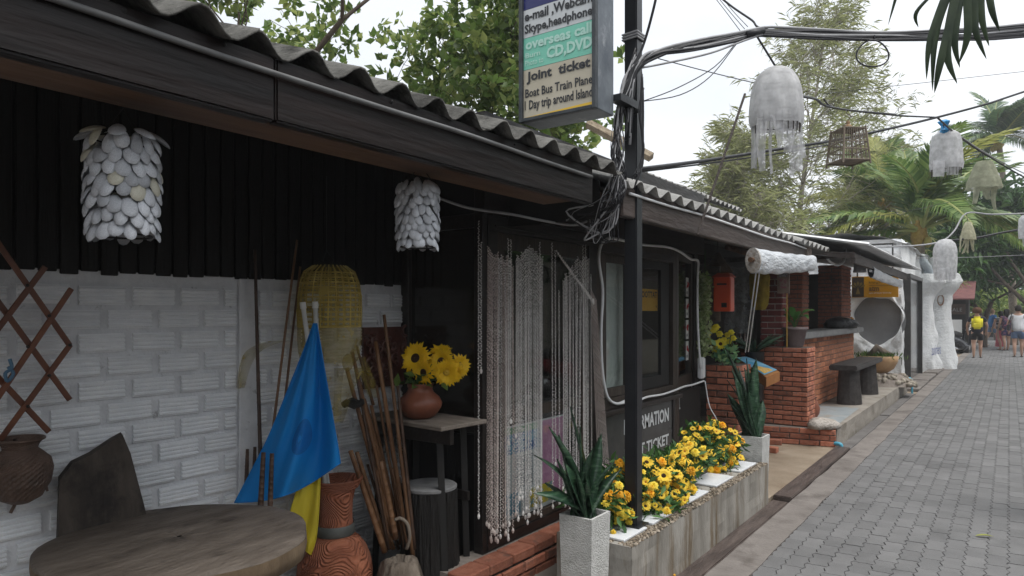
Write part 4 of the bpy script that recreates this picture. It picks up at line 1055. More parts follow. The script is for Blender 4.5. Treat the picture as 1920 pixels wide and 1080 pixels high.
cane(500, 900, 3.2, 557, 450, 3.42, .007, m_bam, .01, 'taller of two thin canes rising behind the blue flag', G1)
cane(518, 900, 3.3, 563, 500, 3.46, .007, m_bam, .015, 'shorter of two thin canes rising behind the blue flag', G1)
cane(488, 960, 3.0, 494, 848, 3.04, .013, m_bamd, 0, 'thick short cane stub in front of the blue flag', 'short cane stubs by the table')
cane(506, 962, 3.0, 510, 850, 3.04, .012, m_bamd, 0, 'thinner cane stub in front of the blue flag beside the thick one', 'short cane stubs by the table')
cane(462, 905, 3.2, 464, 842, 3.24, .01, m_bamd, 0, 'dark cane stub beside the pilaster at the blue flag edge', 'short cane stubs by the table')
cane(476, 905, 3.22, 478, 838, 3.26, .01, m_bamd, 0, 'dark cane stub between the pilaster and the flag cloth', 'short cane stubs by the table')
ds = ['thick short cane at the front of the bamboo bundle', 'second short thick cane of the bamboo bundle', 'short cane in the middle of the bamboo bundle']
LG = [((722, 1035, 3.5), (657, 845, 3.45), .016, ds[0]), ((728, 1030, 3.55), (669, 848, 3.5), .015, ds[1]), ((742, 1010, 3.5), (714, 865, 3.46), .016, ds[2]),
      ((735, 1000, 3.6), (650, 690, 3.55), .014, 'long cane leaning left at the back of the bundle'), ((740, 1010, 3.62), (660, 660, 3.58), .013, 'long cane leaning left under the yellow netting'),
      ((748, 1000, 3.66), (682, 748, 3.62), .015, 'mid-length cane topped level with the netting ends'), ((752, 1010, 3.68), (696, 760, 3.66), .013, 'mid-length cane beside the carved panel base'),
      ((762, 1010, 3.6), (704, 640, 3.6), .014, 'tall brown cane in front of the carved panel'), ((776, 1055, 3.5), (720, 590, 3.56), .011, 'tallest pale cane of the bundle, in front of the panel'),
      ((752, 1020, 3.7), (741, 893, 3.66), .013, 'short upright cane behind the tall pale one'), ((768, 1020, 3.72), (748, 895, 3.7), .012, 'short dark cane nearest the stump stool'),
      ((730, 1015, 3.62), (694, 842, 3.58), .013, 'dark cane hidden between the thick short ones'), ((700, 760, 3.72), (668, 648, 3.8), .009, 'thin cane end crossing behind the netting tails')]
for a_, b_, r_, lab in LG: cane(*a_, *b_, r_, m_bam if 'dark' not in lab else m_bamd, rng.uniform(-.012, .012), lab)
for i in range(9):
    cane(725 + i * 6 + rng.uniform(-6, 6), 1030, 3.5 + rng.uniform(0, .2), 672 + i * 8 + rng.uniform(-10, 10), rng.uniform(690, 900), 3.55 + rng.uniform(0, .12), rng.uniform(.007, .011), rng.choice((m_bam, m_bamd)), rng.uniform(-.015, .015), 'thin brown cane packed inside the bamboo bundle', 'thin canes inside the bamboo bundle')
for (u_, v_, d_) in ((662, 756, 3.5),):
    O('cane_tie', MB().tube([at(u_, v_, d_) + Vector((.045 * math.cos(t), .045 * math.sin(t), .01 * math.sin(3 * t))) for t in [k * .52 for k in range(12)]], .016, 6, close=True), m_black, label='black strap binding the long canes together', cat='strap')
m_drift = mat('grey driftwood', (.11, .085, .065), (.24, .2, .16), 9, .85, .9, 26, stretch=(1, 1, .3), bdist=.03)
dc = at(752, 1085, 3.42); dc.z = 0
O('driftwood_stump', MB().lathe([(.13, 0), (.125, .06), (.11, .14), (.095, .2), (.08, .25), (.06, .27), (.03, .2)], 40, tuple(dc), warp=lambda t, i, z: 1 + .2 * math.sin(5 * t + z * 6) * (.5 + z) + .1 * math.sin(11 * t - z * 9) + .06 * math.sin(19 * t)),
  m_drift, label='gnarled grey driftwood stump holding the bamboo bundle upright', cat='stump', smooth=True)
O('wire_hoop', MB().tube(smooth_path([at(u_, v_, 3.42) for u_, v_ in ((740, 975), (752, 972), (765, 985), (768, 1010), (762, 1030))], 4), .009, 6), m_drift, label='grey bent hoop sticking out of the driftwood stump', cat='hoop', smooth=True)

# --- yellow netting lantern over a basket frame
m_ynet = gauze('yellow netting', (.62, .5, .14), .38); m_ywick = mat('yellow basket weave', (.5, .38, .1), (.62, .5, .18), 12, .7)
yl = E('netted_basket_lantern', tuple(at(618, 500, 3.5)), 'basket lantern draped in yellow netting hanging above the flags', 'lantern')
yc = at(618, 600, 3.52)
k = 3.52 / 1280
prof = [(4, 104), (30, 101), (46, 90), (54, 70), (58, 45), (58, 15), (57, -12), (56, -40), (54, -60)]
mb = MB()
for i in range(26):
    t = 2 * math.pi * i / 26; mb.tube([yc + Vector((r * k * math.cos(t), r * k * math.sin(t), z * k)) for r, z in prof[1:7]], .0042, 4)
for z in range(-12, 96, 9):
    r = np.interp(z, [p[1] for p in prof[::-1]], [p[0] for p in prof[::-1]]) * k
    mb.tube([yc + Vector((r * math.cos(t), r * math.sin(t), z * k)) for t in [q * math.pi / 16 for q in range(32)]], .0042, 4, close=True)
O('basket', mb, m_ywick, yl)
O('netting', MB().lathe([(r * k * 1.03, z * k) for r, z in prof] + [(52 * k, -75 * k), (44 * k, -84 * k)], 48, tuple(yc), warp=lambda t, i, z: 1 + .02 * math.sin(9 * t + i)), m_ynet, yl, smooth=True)
def drape(name, top, bot, w0, w1, m, parent, seed, folds=3, amp=.012, n=16):
    """hanging strip of cloth between world points"""
    pts = smooth_path(top if isinstance(top, list) else [top, bot], 6) if isinstance(top, list) else [Vector(top) + (Vector(bot) - Vector(top)) * i / n for i in range(n + 1)]
    right = Vector((CS, SN, 0)); fw = Vector((-SN, CS, 0)); m_ = len(pts) - 1
    def f(s, q):
        p = lerp_poly([tuple(x) for x in pts], q); w = w0 + (w1 - w0) * q
        return Vector(p) + right * (s - .5) * w + fw * amp * math.sin(s * folds * 3.1 + seed + q * 2) * (.4 + q)
    return O(name, MB().grid(f, 12, max(8, m_)), m, parent, smooth=True)
drape('netting_tail', [at(655, 690, 3.46), at(645, 730, 3.44), at(634, 792, 3.42)], None, .16, .05, m_ynet, yl, 1)
drape('netting_tail', [at(610, 690, 3.5), at(612, 740, 3.48), at(620, 780, 3.46)], None, .2, .1, m_ynet, yl, 3)
drape('netting_tail', [at(672, 670, 3.62), at(690, 710, 3.64), at(700, 745, 3.64)], None, .07, .05, m_ynet, yl, 4)
drape('netting_tail', [at(560, 640, 3.44), at(520, 640, 3.36), at(480, 655, 3.3), at(462, 680, 3.27), at(450, 728, 3.25)], None, .1, .045, m_ynet, yl, 5)
O('netting_knot', MB().lathe([(.004, -.045), (.022, -.03), (.03, 0), (.022, .03), (.004, .045)], 12, tuple(at(652, 680, 3.44))), m_ynet, yl, smooth=True)
O('hanging_wire', MB().tube([at(612, 500, 3.52), at(606, 487, 3.53), at(612, 470, 3.54)], .002, 4).tube([at(618, 500, 3.52), at(626, 488, 3.53), at(612, 470, 3.54), at(612, 330, 3.54)], .002, 4), m_blackcable, yl)

# --- carved panel on the wall
m_carve = mat('dark lacquered carving', (.06, .022, .016), (.14, .055, .04), 14, .3, .4, 50, spec=.55)
cp = E('carved_panel', (-2.97, 2.85, .8), 'dark red carved scrollwork panel on the wall beside the sunflowers', 'carving')
c0, c1 = on_x(682, 730, -2.965), on_x(768, 612, -2.965)
O('backing', MB().box(-2.985, -2.965, c0.y, c1.y + .02, c0.z, c1.z), m_carve, cp)
for i in range(26):
    y = rng.uniform(c0.y + .02, c1.y); z = rng.uniform(c0.z + .04, c1.z - .03); s_ = rng.uniform(.03, .055); d_ = rng.choice((-1, 1)); t0 = rng.uniform(0, 6)
    pts = []; rs = []
    for q in range(14):
        t = q / 13; r = s_ * (1 - t * .82); a_ = t0 + d_ * t * 7.5
        pts.append((-2.962 + .022 * t + rng.uniform(0, .002), y + r * math.cos(a_), z + r * math.sin(a_))); rs.append(.011 * (1 - .55 * t))
    O('scroll', MB().tube(pts, rs, 6), m_carve, cp, smooth=True)
O('white_disc', MB().tube([at(736, 742, 3.93) + Vector((0, .016 * math.cos(t), .02 * math.sin(t))) for t in [q * .5 for q in range(11)]], .005, 6), m_white, label='small white ceramic curl at the foot of the carved panel', cat='ornament', smooth=True)

# --- corner shelf with sunflower vase
m_shelf = mat('grey worn shelf', (.14, .115, .095), (.26, .225, .19), 6, .75, .6, 24, stretch=(.6, 3, 3), dirt=((.07, .05, .04), 6, .56))
sh = E('corner_shelf', (-2.6, 2.7, 0), 'worn wooden corner shelf on dark trestle legs under the sunflowers', 'shelf')
zs_ = .915
O('shelf_board', rbox('shelf_board', .66, .34, .022, .004), m_shelf, sh, M=T(-2.62, 2.755, zs_) @ Matrix.Rotation(-.08, 4, 'Z'))
O('shelf_rail', rbox('shelf_rail', .6, .03, .08, .003), m_darkwood, sh, M=T(-2.62, 2.66, zs_ - .055))
for x, y, dx in ((-2.86, 2.67, -.05), (-2.42, 2.67, .05), (-2.8, 2.9, -.03), (-2.45, 2.9, .03)):
    O('leg', MB().tube([(x + dx, y, 0), (x, y, zs_ - .012)], .024, 4), m_black, sh)
O('brace', rbox('brace', .5, .02, .05, .003), m_darkwood, sh, M=T(-2.64, 2.88, .5))
sv = E('sunflower_vase', tuple(on_y(788, 776, 2.72)), 'round brown clay vase of yellow artificial sunflowers on the shelf', 'vase')
b0 = on_y(788, 770, 2.72); b0.z = zs_ + .012
m_clay = mat('brown glazed clay', (.16, .05, .028), (.26, .095, .055), 9, .4, .2, 40)
O('vase_body', MB().lathe([(.055, 0), (.085, .015), (.115, .06), (.12, .085), (.105, .115), (.075, .14), (.066, .16), (.072, .185), (.078, .19), (.062, .188), (.055, .15)], 36, tuple(b0)), m_clay, sv, smooth=True)
m_sun = mat('sunflower petals', (.85, .5, .008), (.92, .66, .02), 30, .55, trans=.25, rand=.06)
def sunflower(seed):
    r = random.Random(seed); mb = MB()
    for ring in range(3):
        for q in range(15):
            petal(mb, 2 * math.pi * (q + ring / 3) / 15 + r.uniform(-.08, .08), .24, r.uniform(.86, 1.06) * (1 - .1 * ring), .27, .02 + .03 * ring, -.08 + .16 * ring + r.uniform(-.1, .14), 0, .05)
    return mb.mesh('petals')
SF = [sunflower(i) for i in range(3)]
for me in SF: me.materials.append(m_sun)
scen = MB().lathe([(.24, .03), (.27, .1), (.16, .16), (.01, .15)], 14).mesh('flower_disc'); scen.materials.append(m_fcentre)
sc2 = MB().lathe([(.16, .05), (.2, .16), (.1, .22), (.01, .2)], 12).mesh('flower_disc'); sc2.materials.append(mat('yellow disc', (.6, .36, .02), (.7, .45, .04), 60, .8, .5, 200))
fv = [(780, 672, 3.72, 38, (.25, -.9, .25), 0), (828, 678, 3.7, 33, (.2, -.95, .25), 1), (795, 698, 3.68, 30, (.1, -1, -.05), 0), (826, 660, 3.8, 28, (.3, -.4, .9), 2), (838, 698, 3.68, 33, (.5, -.75, -.1), 2), (862, 685, 3.74, 28, (1, -.35, .1), 2), (775, 690, 3.76, 28, (-.5, -.8, .1), 1), (810, 688, 3.78, 26, (.1, -.8, .6), 2), (853, 700, 3.7, 24, (.8, -.6, -.4), 1)]
stm = MB()
for i, (u_, v_, d_, r_, nd, cd) in enumerate(fv):
    p = at(u_, v_, d_); d = Vector(nd)
    M = T(p) @ frame_to(d) @ Matrix.Rotation(i, 4, 'Z') @ Matrix.Scale(r_ * d_ / 1280 * .88, 4)
    fo = O('flower', SF[i % 3], None, sv, M=M); O('flower_disc', scen if cd < 2 else sc2, None, fo, M=M)
    stm.tube(smooth_path([b0 + Vector((0, 0, .16)), (b0 + p) / 2 + Vector((0, 0, .1)), p - d.normalized() * .005], 4), .004, 5)
O('stems', stm, MATS['green stem'], sv)
rg = np.random.default_rng(4); P_ = np.array(b0) + np.stack([rg.normal(0, .05, 40), rg.normal(0, .05, 40), rg.uniform(.18, .26, 40)], 1)
leaf_cloud('leaves', P_, rg.normal(size=(40, 3)) + [.2, -.4, .3], .07, m_leaf, sv, .5, rg)

# --- charred stump stool with grey seat disc
m_char = mat('charred wood', (.008, .0075, .007), (.022, .02, .019), 14, .6, 1.0, 40, stretch=(2, 2, .15), bdist=.04, spec=.4)
ss = E('stump_stool', (-2.66, 2.86, 0), 'black grooved stump stool with pale grey round seat under the shelf', 'stool')
sc_ = at(806, 905, 3.68); top = sc_.z; sc_.z = 0
O('stump', MB().lathe([(.185, 0), (.165, .05), (.15, .3), (.145, top - .03)], 96, tuple(sc_), warp=lambda t, i, z: 1 + .02 * math.sin(31 * t) + .018 * math.sin(17 * t + 2) + .02 * math.sin(5 * t), cap=True), m_char, ss)
O('seat_disc', MB().lathe([(.001, 0), (.14, 0), (.146, .006), (.146, .018), (.138, .024), (.001, .024)], 40, (sc_.x, sc_.y, top - .03)), mat('grey stone disc', (.15, .15, .15), (.26, .26, .26), 12, .8, .2, 60), ss)
O('foot_block', rbox('foot_block', .3, .14, .12, .012, 2), m_char, label='low black block on the floor by the stump stool', cat='block', M=T(at(852, 1062, 3.6).x, at(852, 1062, 3.6).y, .06) @ Matrix.Rotation(.3, 4, 'Z'))

# ================================================================ SHELL LANTERNS UNDER THE EAVE
m_shells = mat('oyster shell', (.44, .46, .5), (.66, .68, .71), 16, .4, .3, 40, rand=.24, spec=.5)
m_shellc = mat('cream shell', (.5, .48, .38), (.62, .6, .5), 16, .35, .15, 50, rand=.12, spec=.5)
def shell(seed):
    mb = MB(); n = 12; vs_ = []
    for q, h in ((1, 0), (.93, .12), (.72, .27), (.4, .38), (.1, .42)):
        for i in range(n):
            t = 2 * math.pi * i / n; ca, sa = math.cos(t), math.sin(t); vs_.append((q * ca * .42 * (1 - .16 * sa), -h * .8, q * sa * .56 - .03 * (1 - q)))
    mb.add(vs_, [(k * n + i, k * n + (i + 1) % n, (k + 1) * n + (i + 1) % n, (k + 1) * n + i) for k in range(4) for i in range(n)] + [tuple(4 * n + i for i in range(n))])
    return mb.mesh('shell', True)
SHM = [shell(0), shell(1)]; SHM[0].materials.append(m_shells); SHM[1].materials.append(m_shellc)
def shell_lantern(label, c, R, H, rows, sw_, sh_, cream, seed, hang, skirt=True):
    r = random.Random(seed); t = E('shell_lantern', tuple(c + Vector((0, 0, -H / 2))), label, 'lantern', 'shell lanterns under the porch eave')
    for z in (H / 2, 0, -H / 2): O('frame_ring', MB().tube([c + Vector((R * .86 * math.cos(a), R * .86 * math.sin(a), z)) for a in [q * math.pi / 12 for q in range(24)]], .003, 5, close=True), m_black, t)
    for i in range(4): a = i * math.pi / 2 + .4; O('hanging_wire', MB().tube([c + Vector((R * .86 * math.cos(a), R * .86 * math.sin(a), H / 2)), c + Vector((0, 0, H / 2 + .09))], .002, 4), m_black, t)
    O('hanging_cord', MB().tube([c + Vector((0, 0, H / 2 + .09)), Vector(hang)], .0035, 5), m_black, t)
    n = max(8, int(2 * math.pi * R / (sw_ * .78)))
    for row in range(rows):
        z = H / 2 - (row + .5) * H / rows
        for i in range(n):
            a = 2 * math.pi * (i + .5 * (row % 2)) / n + r.uniform(-.06, .06); rr = R * (1 - .04 * r.random()) * (1 - .1 * (row / rows - .3) ** 2 * (2 if row / rows > .7 else .5))
            p = c + Vector((rr * math.cos(a), rr * math.sin(a), z + r.uniform(-.011, .011)))
            out = Vector((math.cos(a), math.sin(a), 0)); ex_ = Vector((-math.sin(a), math.cos(a), 0))
            M = basis(p, ex_, -out, (0, 0, 1)) @ Euler((-.4 + r.uniform(-.16, .12), r.uniform(-.3, .3), r.uniform(-.2, .2))).to_matrix().to_4x4() @ Matrix.Diagonal((sw_ * r.uniform(.75, 1.05) / .84, sw_ * .8, sh_ * r.uniform(.85, 1.15) / 1.1, 1))
            O('shell', SHM[1] if r.random() < cream else SHM[0], None, t, M=M)
    if skirt:
        for i in range(8):
            a = 2 * math.pi * i / 8 + .2; out = Vector((math.cos(a), math.sin(a), 0)); p = c + out * R * 1.02 + Vector((0, 0, H / 2 + .008))
            M = basis(p, Vector((-out.y, out.x, 0)), -out, (0, 0, 1)) @ Euler((-1.1 + r.uniform(-.2, .2), 0, 0)).to_matrix().to_4x4() @ Matrix.Diagonal((sw_ / .84, sw_ * .8, sh_ * 1.25 / 1.1, 1))
            O('shell', SHM[1] if r.random() < .5 else SHM[0], None, t, M=M)
    return t
lc = at(231, 353, 1.86)
shell_lantern('large shell lantern of grey and cream oval shells hanging nearest the wooden trellis', lc, .082, .26, 8, .042, .06, .08, 3, (lc.x, lc.y, 2.062))
lc = at(783, 404, 2.75)
shell_lantern('smaller all-grey shell lantern hanging above the sunflowers', lc, .079, .255, 8, .037, .056, .0, 4, (lc.x, lc.y, 2.07), False)
# ================================================================ BRICK BAR
rng = random.Random(17)
bar = E('brick_bar', (-2.4, 10, 0), 'open brick bar with stone counter on a raised concrete step', 'building')
plat = O('platform', MB().grid(lambda s, t: (-1.572 + .01 * vnoise((0, s * 9, t), 2.2), 8.36 + 6.55 * s, -.1 + .3 * t), 60, 4).box(-4.4, -1.575, 8.36, 14.9, -.1, .198),
         mat('platform cement', (.24, .215, .185), (.38, .35, .31), 2.2, .7, .5, 40, dirt=((.14, .115, .085), 1.8, .52)), bar)
O('blue_grey_wash', MB().add([(-2.15, 8.75, .203), (-1.62, 8.75, .203), (-1.66, 10.35, .203), (-2.15, 10.3, .203)], [(0, 1, 2, 3)]), mat('blue grey floor paint', (.25, .29, .31), (.36, .39, .4), 5, .6, .3, 40, dirt=((.3, .26, .21), 3, .5)), plat)
# brick riser at the near end, slightly askew
ex = Vector((1.18, .27, 0)).normalized(); s0 = Vector((-2.75, 8.03, 0))
O('riser_core', MB().add([tuple(p) for z in (-.1, .192) for p in ((s0 + ex * .02).xy.to_3d() + Vector((0, .012, z)), (s0 + ex * 1.205) + Vector((0, .012, z)), Vector((-1.575, 8.4, z)), Vector((-2.75, 8.4, z)))],
   [(3, 2, 1, 0), (4, 5, 6, 7), (0, 1, 5, 4), (1, 2, 6, 5), (2, 3, 7, 6), (3, 0, 4, 7)]), m_mortar, bar)
riser = E('riser', tuple(s0)); riser.parent = bar; riser.matrix_parent_inverse = WM[bar.name].inverted()
brick_face(riser, s0, ex, 1.21, .195, m_red_brick, .2, .055, .01, .02, rng)
# pier
PX0, PX1, PY0, PY1 = -2.66, -1.87, 8.29, 8.66
pier = O('pier', MB().box(PX0, PX1 - .008, PY0 + .008, PY1, .19, 1.1), m_mortar_dk, bar)
brick_face(pier, (PX0, PY0 + .01, .2), (1, 0, 0), PX1 - PX0, .9, m_red_brick, .2, .047, .011, .018, rng)
brick_face(pier, (PX1 - .01, PY0, .2), (0, 1, 0), PY1 - PY0, .9, m_orange_brick, .1, .047, .011, .018, rng)
# counter front
CX = -2.19
cnt = O('counter', MB().box(CX - .15, CX, 8.66, 13.0, .19, 1.17), m_mortar, bar)
brick_face(cnt, (CX, 8.66, .2), (0, 1, 0), 2.85, .97, m_orange_brick, .21, .062, .012, .016, rng)
brick_face(cnt, (CX, 11.51, .2), (0, 1, 0), 1.49, .97, m_orange_brick, .21, .062, .012, .016, rng, stuff=True)
O('slab', rbox('slab', .42, 4.45, .085, .012, 2), mat('grey stone slab', (.15, .15, .15), (.25, .25, .25), 5, .6, .4, 50), bar, M=T(-2.25, 10.92, 1.215))
O('low_notice', MB().box(CX + .018, CX + .022, 8.76, 9.3, .62, 1.06), mat('blue grey notice', (.28, .31, .36), (.42, .45, .5), 30, .5, pos=(.45, .55)), bar)
def column(x0, x1, y0, y1, z0, z1, m, mm, stuff, bl=.2, bh=.06):
    c = O('column', MB().box(x0 + .008, x1 - .008, y0 + .008, y1, z0, z1), mm, bar)
    brick_face(c, (x0, y0 + .01, z0), (1, 0, 0), x1 - x0, z1 - z0, m, bl, bh, .012, .017, rng, stuff=stuff)
    brick_face(c, (x1 - .01, y0, z0), (0, 1, 0), y1 - y0, z1 - z0, m, bl * .5, bh, .012, .017, rng, stuff=stuff)
column(-2.42, -2.17, 8.4, 8.64, 1.1, 2.12, m_maroon_brick, m_mortar_wh, False, .16, .062)
column(-2.55, -2.28, 9.85, 10.2, 1.2, 2.2, m_red_brick, m_mortar_dk, True, .2, .05)
column(-2.6, -2.24, 12.3, 13.1, 1.2, 2.3, m_red_brick, m_mortar_dk, True, .2, .05)
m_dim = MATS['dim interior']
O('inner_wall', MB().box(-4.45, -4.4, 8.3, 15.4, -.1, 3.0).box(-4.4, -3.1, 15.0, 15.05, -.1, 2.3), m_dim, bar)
# flat sheet roof
rf3 = O('roof', MB().box(-1.62, -1.57, 9.5, 14.9, 2.13, 2.25).box(-4.3, -1.57, 9.46, 9.5, 2.2, 2.27), m_fascia2, bar)
m_zinc = mat('pale zinc sheet', (.45, .46, .47), (.6, .61, .62), 4, .45, .15, 20, metal=.4)
corrugated('roof', rf3, 9.35, 15.3, -1.4, 2.33, -4.5, 2.95, .08, .008, 9.4, m_zinc, 1.2, .004)
O('edge_trim', MB().tube([(-1.39, 9.33, 2.335), (-1.39, 15.32, 2.335)], .014, 4).tube([(-1.39, 9.33, 2.345), (-4.5, 9.33, 2.965)], .02, 4), m_white, rf3)
O('ceiling_board', MB().add([(-1.65, 9.5, 2.26), (-1.65, 15, 2.26), (-4.4, 15, 2.75), (-4.4, 9.5, 2.75)], [(0, 1, 2, 3)]), mat('grey ceiling board', (.22, .21, .2), (.28, .27, .26), 4, .8), bar)
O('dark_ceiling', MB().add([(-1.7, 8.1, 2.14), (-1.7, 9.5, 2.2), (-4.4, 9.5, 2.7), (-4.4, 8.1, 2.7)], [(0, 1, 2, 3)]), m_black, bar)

# --- rolled plastic blinds
m_plast = mat('milky plastic sheet', (.52, .55, .59), (.7, .72, .75), 9, .3, .8, 14, stretch=(2, .5, 2), bdist=.03, dirt=((.4, .34, .28), 6, .6))
def blind(label, a, b, r, cap):
    a, b = Vector(a), Vector(b); t = E('rolled_blind', tuple(a), label, 'blind', 'rolled up plastic blinds at the eaves')
    def roll(sn, tt):                     # flattened roll with a loose lower lip, slimmer towards the far end
        an_b = 2 * math.pi * sn; k_ = r * (1.05 - .25 * tt); c_ = a + (b - a) * tt + Vector((0, 0, -.012 * math.sin(math.pi * tt)))
        w_ = 1 + .07 * vnoise((math.cos(an_b), math.sin(an_b), tt * 5), 1.6) + .035 * math.sin(tt * 31 + 3 * math.sin(an_b))
        return c_ + Vector((.62 * k_ * w_ * math.cos(an_b), 0, k_ * w_ * math.sin(an_b) * (1.1 if math.sin(an_b) > 0 else 1.3)))
    O('sheet_roll', MB().grid(roll, 28, 40), m_plast, t, smooth=True)
    O('core_pole', MB().tube([a - (b - a).normalized() * .07, b + (b - a).normalized() * .05], r * .25, 8), m_rawwood if cap else m_white, t)
    if cap:
        te_ = MB().tube([a - (b - a).normalized() * .012, a + (b - a).normalized() * .02], r * 1.08, 16); te_.v = [(a.x + (p_[0] - a.x) * .66, p_[1], a.z - .006 + (p_[2] - a.z) * 1.15) for p_ in te_.v]
        O('torn_end', te_, mat('ragged plastic end', (.24, .2, .16), (.5, .48, .46), 40, .8, .9, 60), t)
        for s in (0, .09):
            O('cord', MB().tube([a + (b - a).normalized() * s + Vector((.0, 0, r)), a + (b - a).normalized() * s + Vector((.03, 0, -.04)), Vector((-2.02, 6.52 + s, 1.13))], .005, 6), m_white, t)
    return t
blind('rolled plastic blind with white pull cords above the shop entrance', on_x(1412, 487, -1.6), on_x(1524, 492, -1.6), .08, True)
blind('rolled plastic blind under the zinc roof beside the yellow bank sign', (-1.6, 10.9, 2.1), (-1.62, 14.4, 2.04), .07, False)

# --- low brick pier by the window with flowers
lw = E('low_brick_pier', (-2.23, 6.65, 0), 'low orange brick pier beside the shop window end', 'pier')
lwc = O('core', MB().box(-2.385, -2.088, 6.508, 6.86, -.1, .995), m_mortar_dk, lw)
brick_face(lwc, (-2.39, 6.51, 0), (1, 0, 0), .31, 1.0, m_orange_brick, .2, .05, .012, .018, rng)
brick_face(lwc, (-2.09, 6.5, 0), (0, 1, 0), .36, 1.0, m_red_brick, .2, .05, .012, .018, rng)
gl = E('flower_garland', (-2.33, 6.45, 1.0), 'hanging garland of pale green blossoms at the window end', 'garland')
rg = np.random.default_rng(9); n = 900
g0 = on_y(1322, 515, 6.52); g1 = on_y(1322, 665, 6.52)
t_ = rg.uniform(0, 1, n); P_ = np.stack([g0.x + rg.normal(0, .028, n), np.full(n, 6.47) + rg.normal(0, .03, n), g0.z + (g1.z - g0.z) * t_], 1)
leaf_cloud('blossoms', P_, rg.normal(size=(n, 3)), .045, mat('pale green blossom', (.25, .36, .12), (.6, .66, .4), rough=.6, trans=.3, island=True), gl, .7, rg)
O('hanging_cord', MB().tube([g0 + Vector((0, 0, .25)), g1], .004, 5), MATS['green stem'], gl)
yf = E('yellow_bouquet', (-2.22, 6.6, 1.0), 'bunch of artificial yellow flowers on top of the low brick pier', 'bouquet')
m_sunl = mat('lemon petals', (.72, .6, .03), (.8, .7, .06), 30, .55, trans=.25, rand=.1)
sf2 = sunflower(9); sf2.materials.append(m_sunl)
mgl = marigold(8); mgl.materials.append(m_sunl)
stm = MB()
for (u_, v_, r_, kd) in ((1351, 645, 14, 1), (1338, 618, 9, 0), (1349, 626, 8, 0), (1325, 627, 9, 0), (1371, 623, 7, 0), (1364, 628, 7, 0), (1375, 634, 7, 0), (1343, 613, 8, 0), (1330, 640, 9, 0), (1358, 638, 8, 0), (1366, 640, 7, 0), (1340, 655, 9, 0)):
    p = on_y(u_, v_, 6.56 + rng.uniform(-.05, .06)); M = T(p) @ frame_to((.3, -1, .3)) @ Matrix.Scale(r_ * 6 / 1280, 4)
    f_ = O('flower', sf2 if kd else mgl, None, yf, M=M)
    if kd: O('flower_disc', scen, None, f_, M=M)
    stm.tube(smooth_path([Vector((-2.22, 6.62, 1.0)), (Vector((-2.22, 6.62, 1.0)) + p) / 2 + Vector((0, 0, .04)), p], 3), .004, 4)
O('stems', stm, MATS['green stem'], yf)
P_ = np.stack([rg.normal(-2.22, .06, 110), rg.normal(6.58, .05, 110), rg.uniform(1.0, 1.2, 110)], 1)
leaf_cloud('leaves', P_, rg.normal(size=(110, 3)) + [0, -.3, .3], .07, mat('bluish artificial leaf', (.12, .34, .22), (.34, .5, .2), rough=.5, trans=.3, island=True), yf, .5, rg)

# --- red post box
mbx = E('post_box', tuple(on_y(1350, 585, 6.75)), 'bright orange red post box hung beside the entrance', 'post box')
a, b = on_y(1337, 520, 6.72), on_y(1369, 584, 6.72); w = b.x - a.x; hgt = a.z - b.z
m_red = mat('orange red enamel', (.75, .085, .03), (.82, .12, .04), 4, .4, .05, 40)
cx_, cz_ = (a.x + b.x) / 2, (a.z + b.z) / 2
O('body', rbox('body', w, .13, hgt, .008, 2), m_red, mbx, M=T(cx_, 6.79, cz_))
O('hood', MB().add([(a.x - .012, 6.705, a.z), (b.x + .012, 6.705, a.z), (b.x + .012, 6.87, a.z), (a.x - .012, 6.87, a.z), (a.x + .03, 6.76, a.z + .045), (b.x - .03, 6.76, a.z + .045), (b.x - .03, 6.86, a.z + .045), (a.x + .03, 6.86, a.z + .045)],
  [(3, 2, 1, 0), (4, 5, 6, 7), (0, 1, 5, 4), (1, 2, 6, 5), (2, 3, 7, 6), (3, 0, 4, 7)]), m_red, mbx)
O('slot', MB().box(cx_ - w * .28, cx_ + w * .28, 6.721, 6.724, cz_ + hgt * .27, cz_ + hgt * .32), m_black, mbx)
O('window_slot', MB().box(cx_ - .002, cx_ + w * .3, 6.721, 6.724, cz_ - hgt * .38, cz_ - hgt * .25), m_black, mbx)
O('mounting_board', MB().box(a.x - .16, a.x + .02, 6.86, 6.88, b.z - .1, a.z + .12), m_shelf, mbx)
# --- menu box on a stand
mn = E('menu_stand', tuple(on_y(1430, 830, 7.5)), 'wooden menu box with sloping blue food picture lid outside the bar', 'menu stand')
q = [on_y(1380, 672, 7.75), on_y(1402, 670, 8.0), on_y(1462, 697, 7.7), on_y(1437, 708, 7.4)]
low = [p + Vector((0, 0, -.10)) for p in q]
O('tray', MB().add(q + low, [(0, 1, 2, 3), (7, 6, 5, 4), (0, 4, 5, 1), (1, 5, 6, 2), (2, 6, 7, 3), (3, 7, 4, 0)][1:] + [(0, 3, 2, 1)]), mat('orange varnished ply', (.28, .11, .035), (.4, .18, .06), 8, .5, .2, 40), mn)
up = Vector((0, 0, .012)); e_ = lambda s, t: q[0] + (q[3] - q[0]) * s + (q[1] - q[0]) * t + (q[2] - q[3] - q[1] + q[0]) * s * t + up
O('picture', MB().add([e_(0, .02), e_(.93, .02), e_(.93, .98), e_(0, .98)], [(0, 1, 2, 3)]), mat('blue menu print', (.05, .28, .5), (.3, .55, .7), 6, .4), mn)
O('food_print', MB().add([e_(.5, .1) + up * .3, e_(.9, .1) + up * .3, e_(.9, .75) + up * .3, e_(.5, .75) + up * .3], [(0, 1, 2, 3)]), mat('food print', (.6, .5, .4), (.55, .2, .03), 40, .4, c3=(.7, .45, .08)), mn)
O('post', MB().tube([(q[2] + q[0]) / 2 + Vector((0, 0, -.1)), Vector((((q[2] + q[0]) / 2).x, ((q[2] + q[0]) / 2).y, 0))], .03, 4), m_darkwood, mn)
